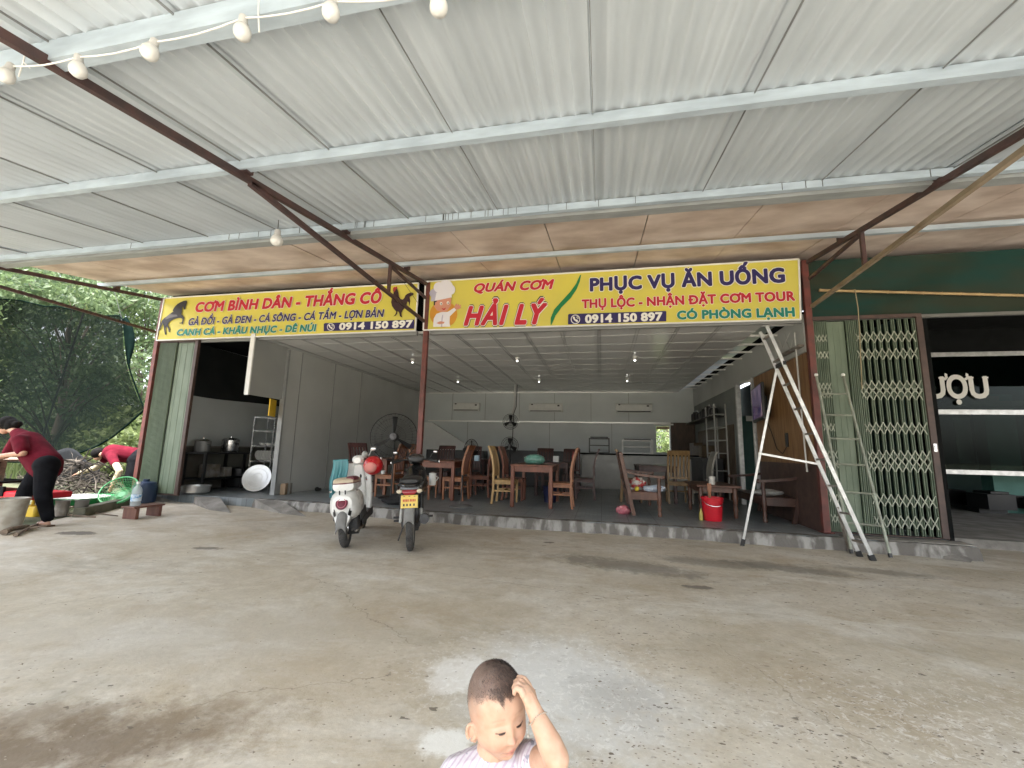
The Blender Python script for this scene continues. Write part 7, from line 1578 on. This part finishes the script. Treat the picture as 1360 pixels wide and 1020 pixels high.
# shirt, shorts
SQ = MB(); SQ.cap(ch, pelv, .084, .100, 22); SQ.cap(neckb+Vector((0, 0, -.030)), ch, .060, .084, 22); SQ.cap(neckb+Vector((0, .0, -.026)), shR, .055, .046); SQ.cap(neckb+Vector((0, 0, -.022)), shL, .055, .045)
SQ.cap(shR, shR.lerp(elR, .55), .044, .042); SQ.cap(shL, shL.lerp(elL, .36), .043, .041)
SQ.lathe([(.040, -.004), (.046, -.010), (.052, -.002), (.050, .008), (.043, .012), (.0385, .006)], 30, neckb+Vector((.006, -.010, -.004)), Matrix.Rotation(R(14), 3, 'X') @ Matrix.Rotation(R(6), 3, 'Y'), True)
sme = blob_mesh(SQ, .0028, 3)
def shirtmat():
    m = bpy.data.materials.new('toddler_shirt'); m.use_nodes = True; t = m.node_tree; n = t.nodes; Lk = t.links; b = n['Principled BSDF']; b.inputs['Roughness'].default_value = .85
    tc = n.new('ShaderNodeTexCoord'); mp = n.new('ShaderNodeMapping'); mp.inputs['Rotation'].default_value = (0, 0, .44); Lk.new(tc.outputs['Object'], mp.inputs[0])
    wv = n.new('ShaderNodeTexWave'); wv.inputs['Scale'].default_value = 26; wv.inputs['Distortion'].default_value = 1.2; wv.inputs['Detail'].default_value = 2; Lk.new(mp.outputs[0], wv.inputs['Vector'])
    cr = n.new('ShaderNodeValToRGB'); e = cr.color_ramp.elements; e[0].position = .18; e[0].color = (.44, .37, .44, 1); e[1].position = .36; e[1].color = (.54, .51, .545, 1); Lk.new(wv.outputs[0], cr.inputs[0])
    no = n.new('ShaderNodeTexNoise'); no.inputs['Scale'].default_value = 60; no.inputs['Detail'].default_value = 3; Lk.new(mp.outputs[0], no.inputs['Vector']); c2 = n.new('ShaderNodeValToRGB'); c2.color_ramp.elements[0].position = .60; c2.color_ramp.elements[1].position = .68; Lk.new(no.outputs[0], c2.inputs[0])
    mx = n.new('ShaderNodeMix'); mx.data_type = 'RGBA'; Lk.new(c2.outputs[0], mx.inputs[0]); Lk.new(cr.outputs[0], mx.inputs[6]); mx.inputs[7].default_value = (.24, .24, .29, 1); Lk.new(mx.outputs[2], b.inputs['Base Color'])
    nb = n.new('ShaderNodeTexNoise'); nb.inputs['Scale'].default_value = 28; Lk.new(tc.outputs['Object'], nb.inputs['Vector']); bp = n.new('ShaderNodeBump'); bp.inputs['Strength'].default_value = .5; bp.inputs['Distance'].default_value = .01; Lk.new(nb.outputs[0], bp.inputs['Height']); Lk.new(bp.outputs[0], b.inputs['Normal'])
    return m
link_mesh('shirt', sme, shirtmat(), kid)
TQ = MB()
for s in (-1, 1):
    hip = pelv + br_*s*.05; kn = hip + bf*.125 + br_*s*.03 + Vector((0, 0, .05)); TQ.cap(hip, hip.lerp(kn, .8), .068, .056)
TQ.cap(pelv+Vector((0, 0, -.01)), pelv+Vector((0, 0, .03)), .104, .104, 20)
link_mesh('shorts', blob_mesh(TQ, .005, 3), mat('grey_shorts', (.22, .23, .26), .85), kid)
# thin bead bracelet on the raised wrist
q = MB(); ax = (elL-wrL).normalized(); cc = wrL+ax*.016; rb_ = ax.to_track_quat('Z', 'Y').to_matrix()
for i in range(30):
    a = 2*PI*i/30; q.ell(cc+rb_ @ Vector((.0215*math.cos(a), .0215*math.sin(a), .004*math.sin(a*2))), .0016, 6, 4)
p0 = cc+rb_ @ Vector((-.0215, 0, 0))
far = min([cc+rb_ @ Vector((.0215*math.cos(2*PI*i/30), .0215*math.sin(2*PI*i/30), 0)) for i in range(30)], key=lambda p: p.dot(_r))
q.tube([far, far+Vector((.001, 0, -.012)), far+Vector((.0, 0, -.024))], .0007, 5); q.ell(far+Vector((0, 0, -.027)), .0028, 8, 6)
q.build('bracelet', mat('silver_beads', (.50, .46, .40), .3, metal=.7), kid)
# ================================================================== grit, chips and dry leaf scraps on the yard
rng = np.random.default_rng(21); q = MB()
for i in range(1500):
    if i < 900: px, py = rng.uniform(780, 1360), rng.uniform(790, 1020)
    else: px, py = rng.uniform(0, 1360), rng.uniform(720, 1020)
    p = onz(px, py, .006); s = rng.uniform(.0018, .0055)*(1.8 if rng.random() < .06 else 1); a = rng.uniform(0, 2*PI); n = 5
    ring = [(p.x+s*rng.uniform(.5, 1.3)*math.cos(a+2*PI*k/n)*1.5, p.y+s*rng.uniform(.5, 1.2)*math.sin(a+2*PI*k/n), .0062) for k in range(n)]
    q.add(ring+[(p.x+s*.2, p.y, .006+s*rng.uniform(.25, .7))], [(k, (k+1) % n, n) for k in range(n)])
tag(q.build('grit', mat('dark_grit', (.12, .095, .07), .9, col2=(.30, .26, .21), scale=2.5, lo=.45, hi=.6), smooth=0, recalc=False), 'scattered grit and small dry scraps on the concrete yard', 'grit', kind='stuff')
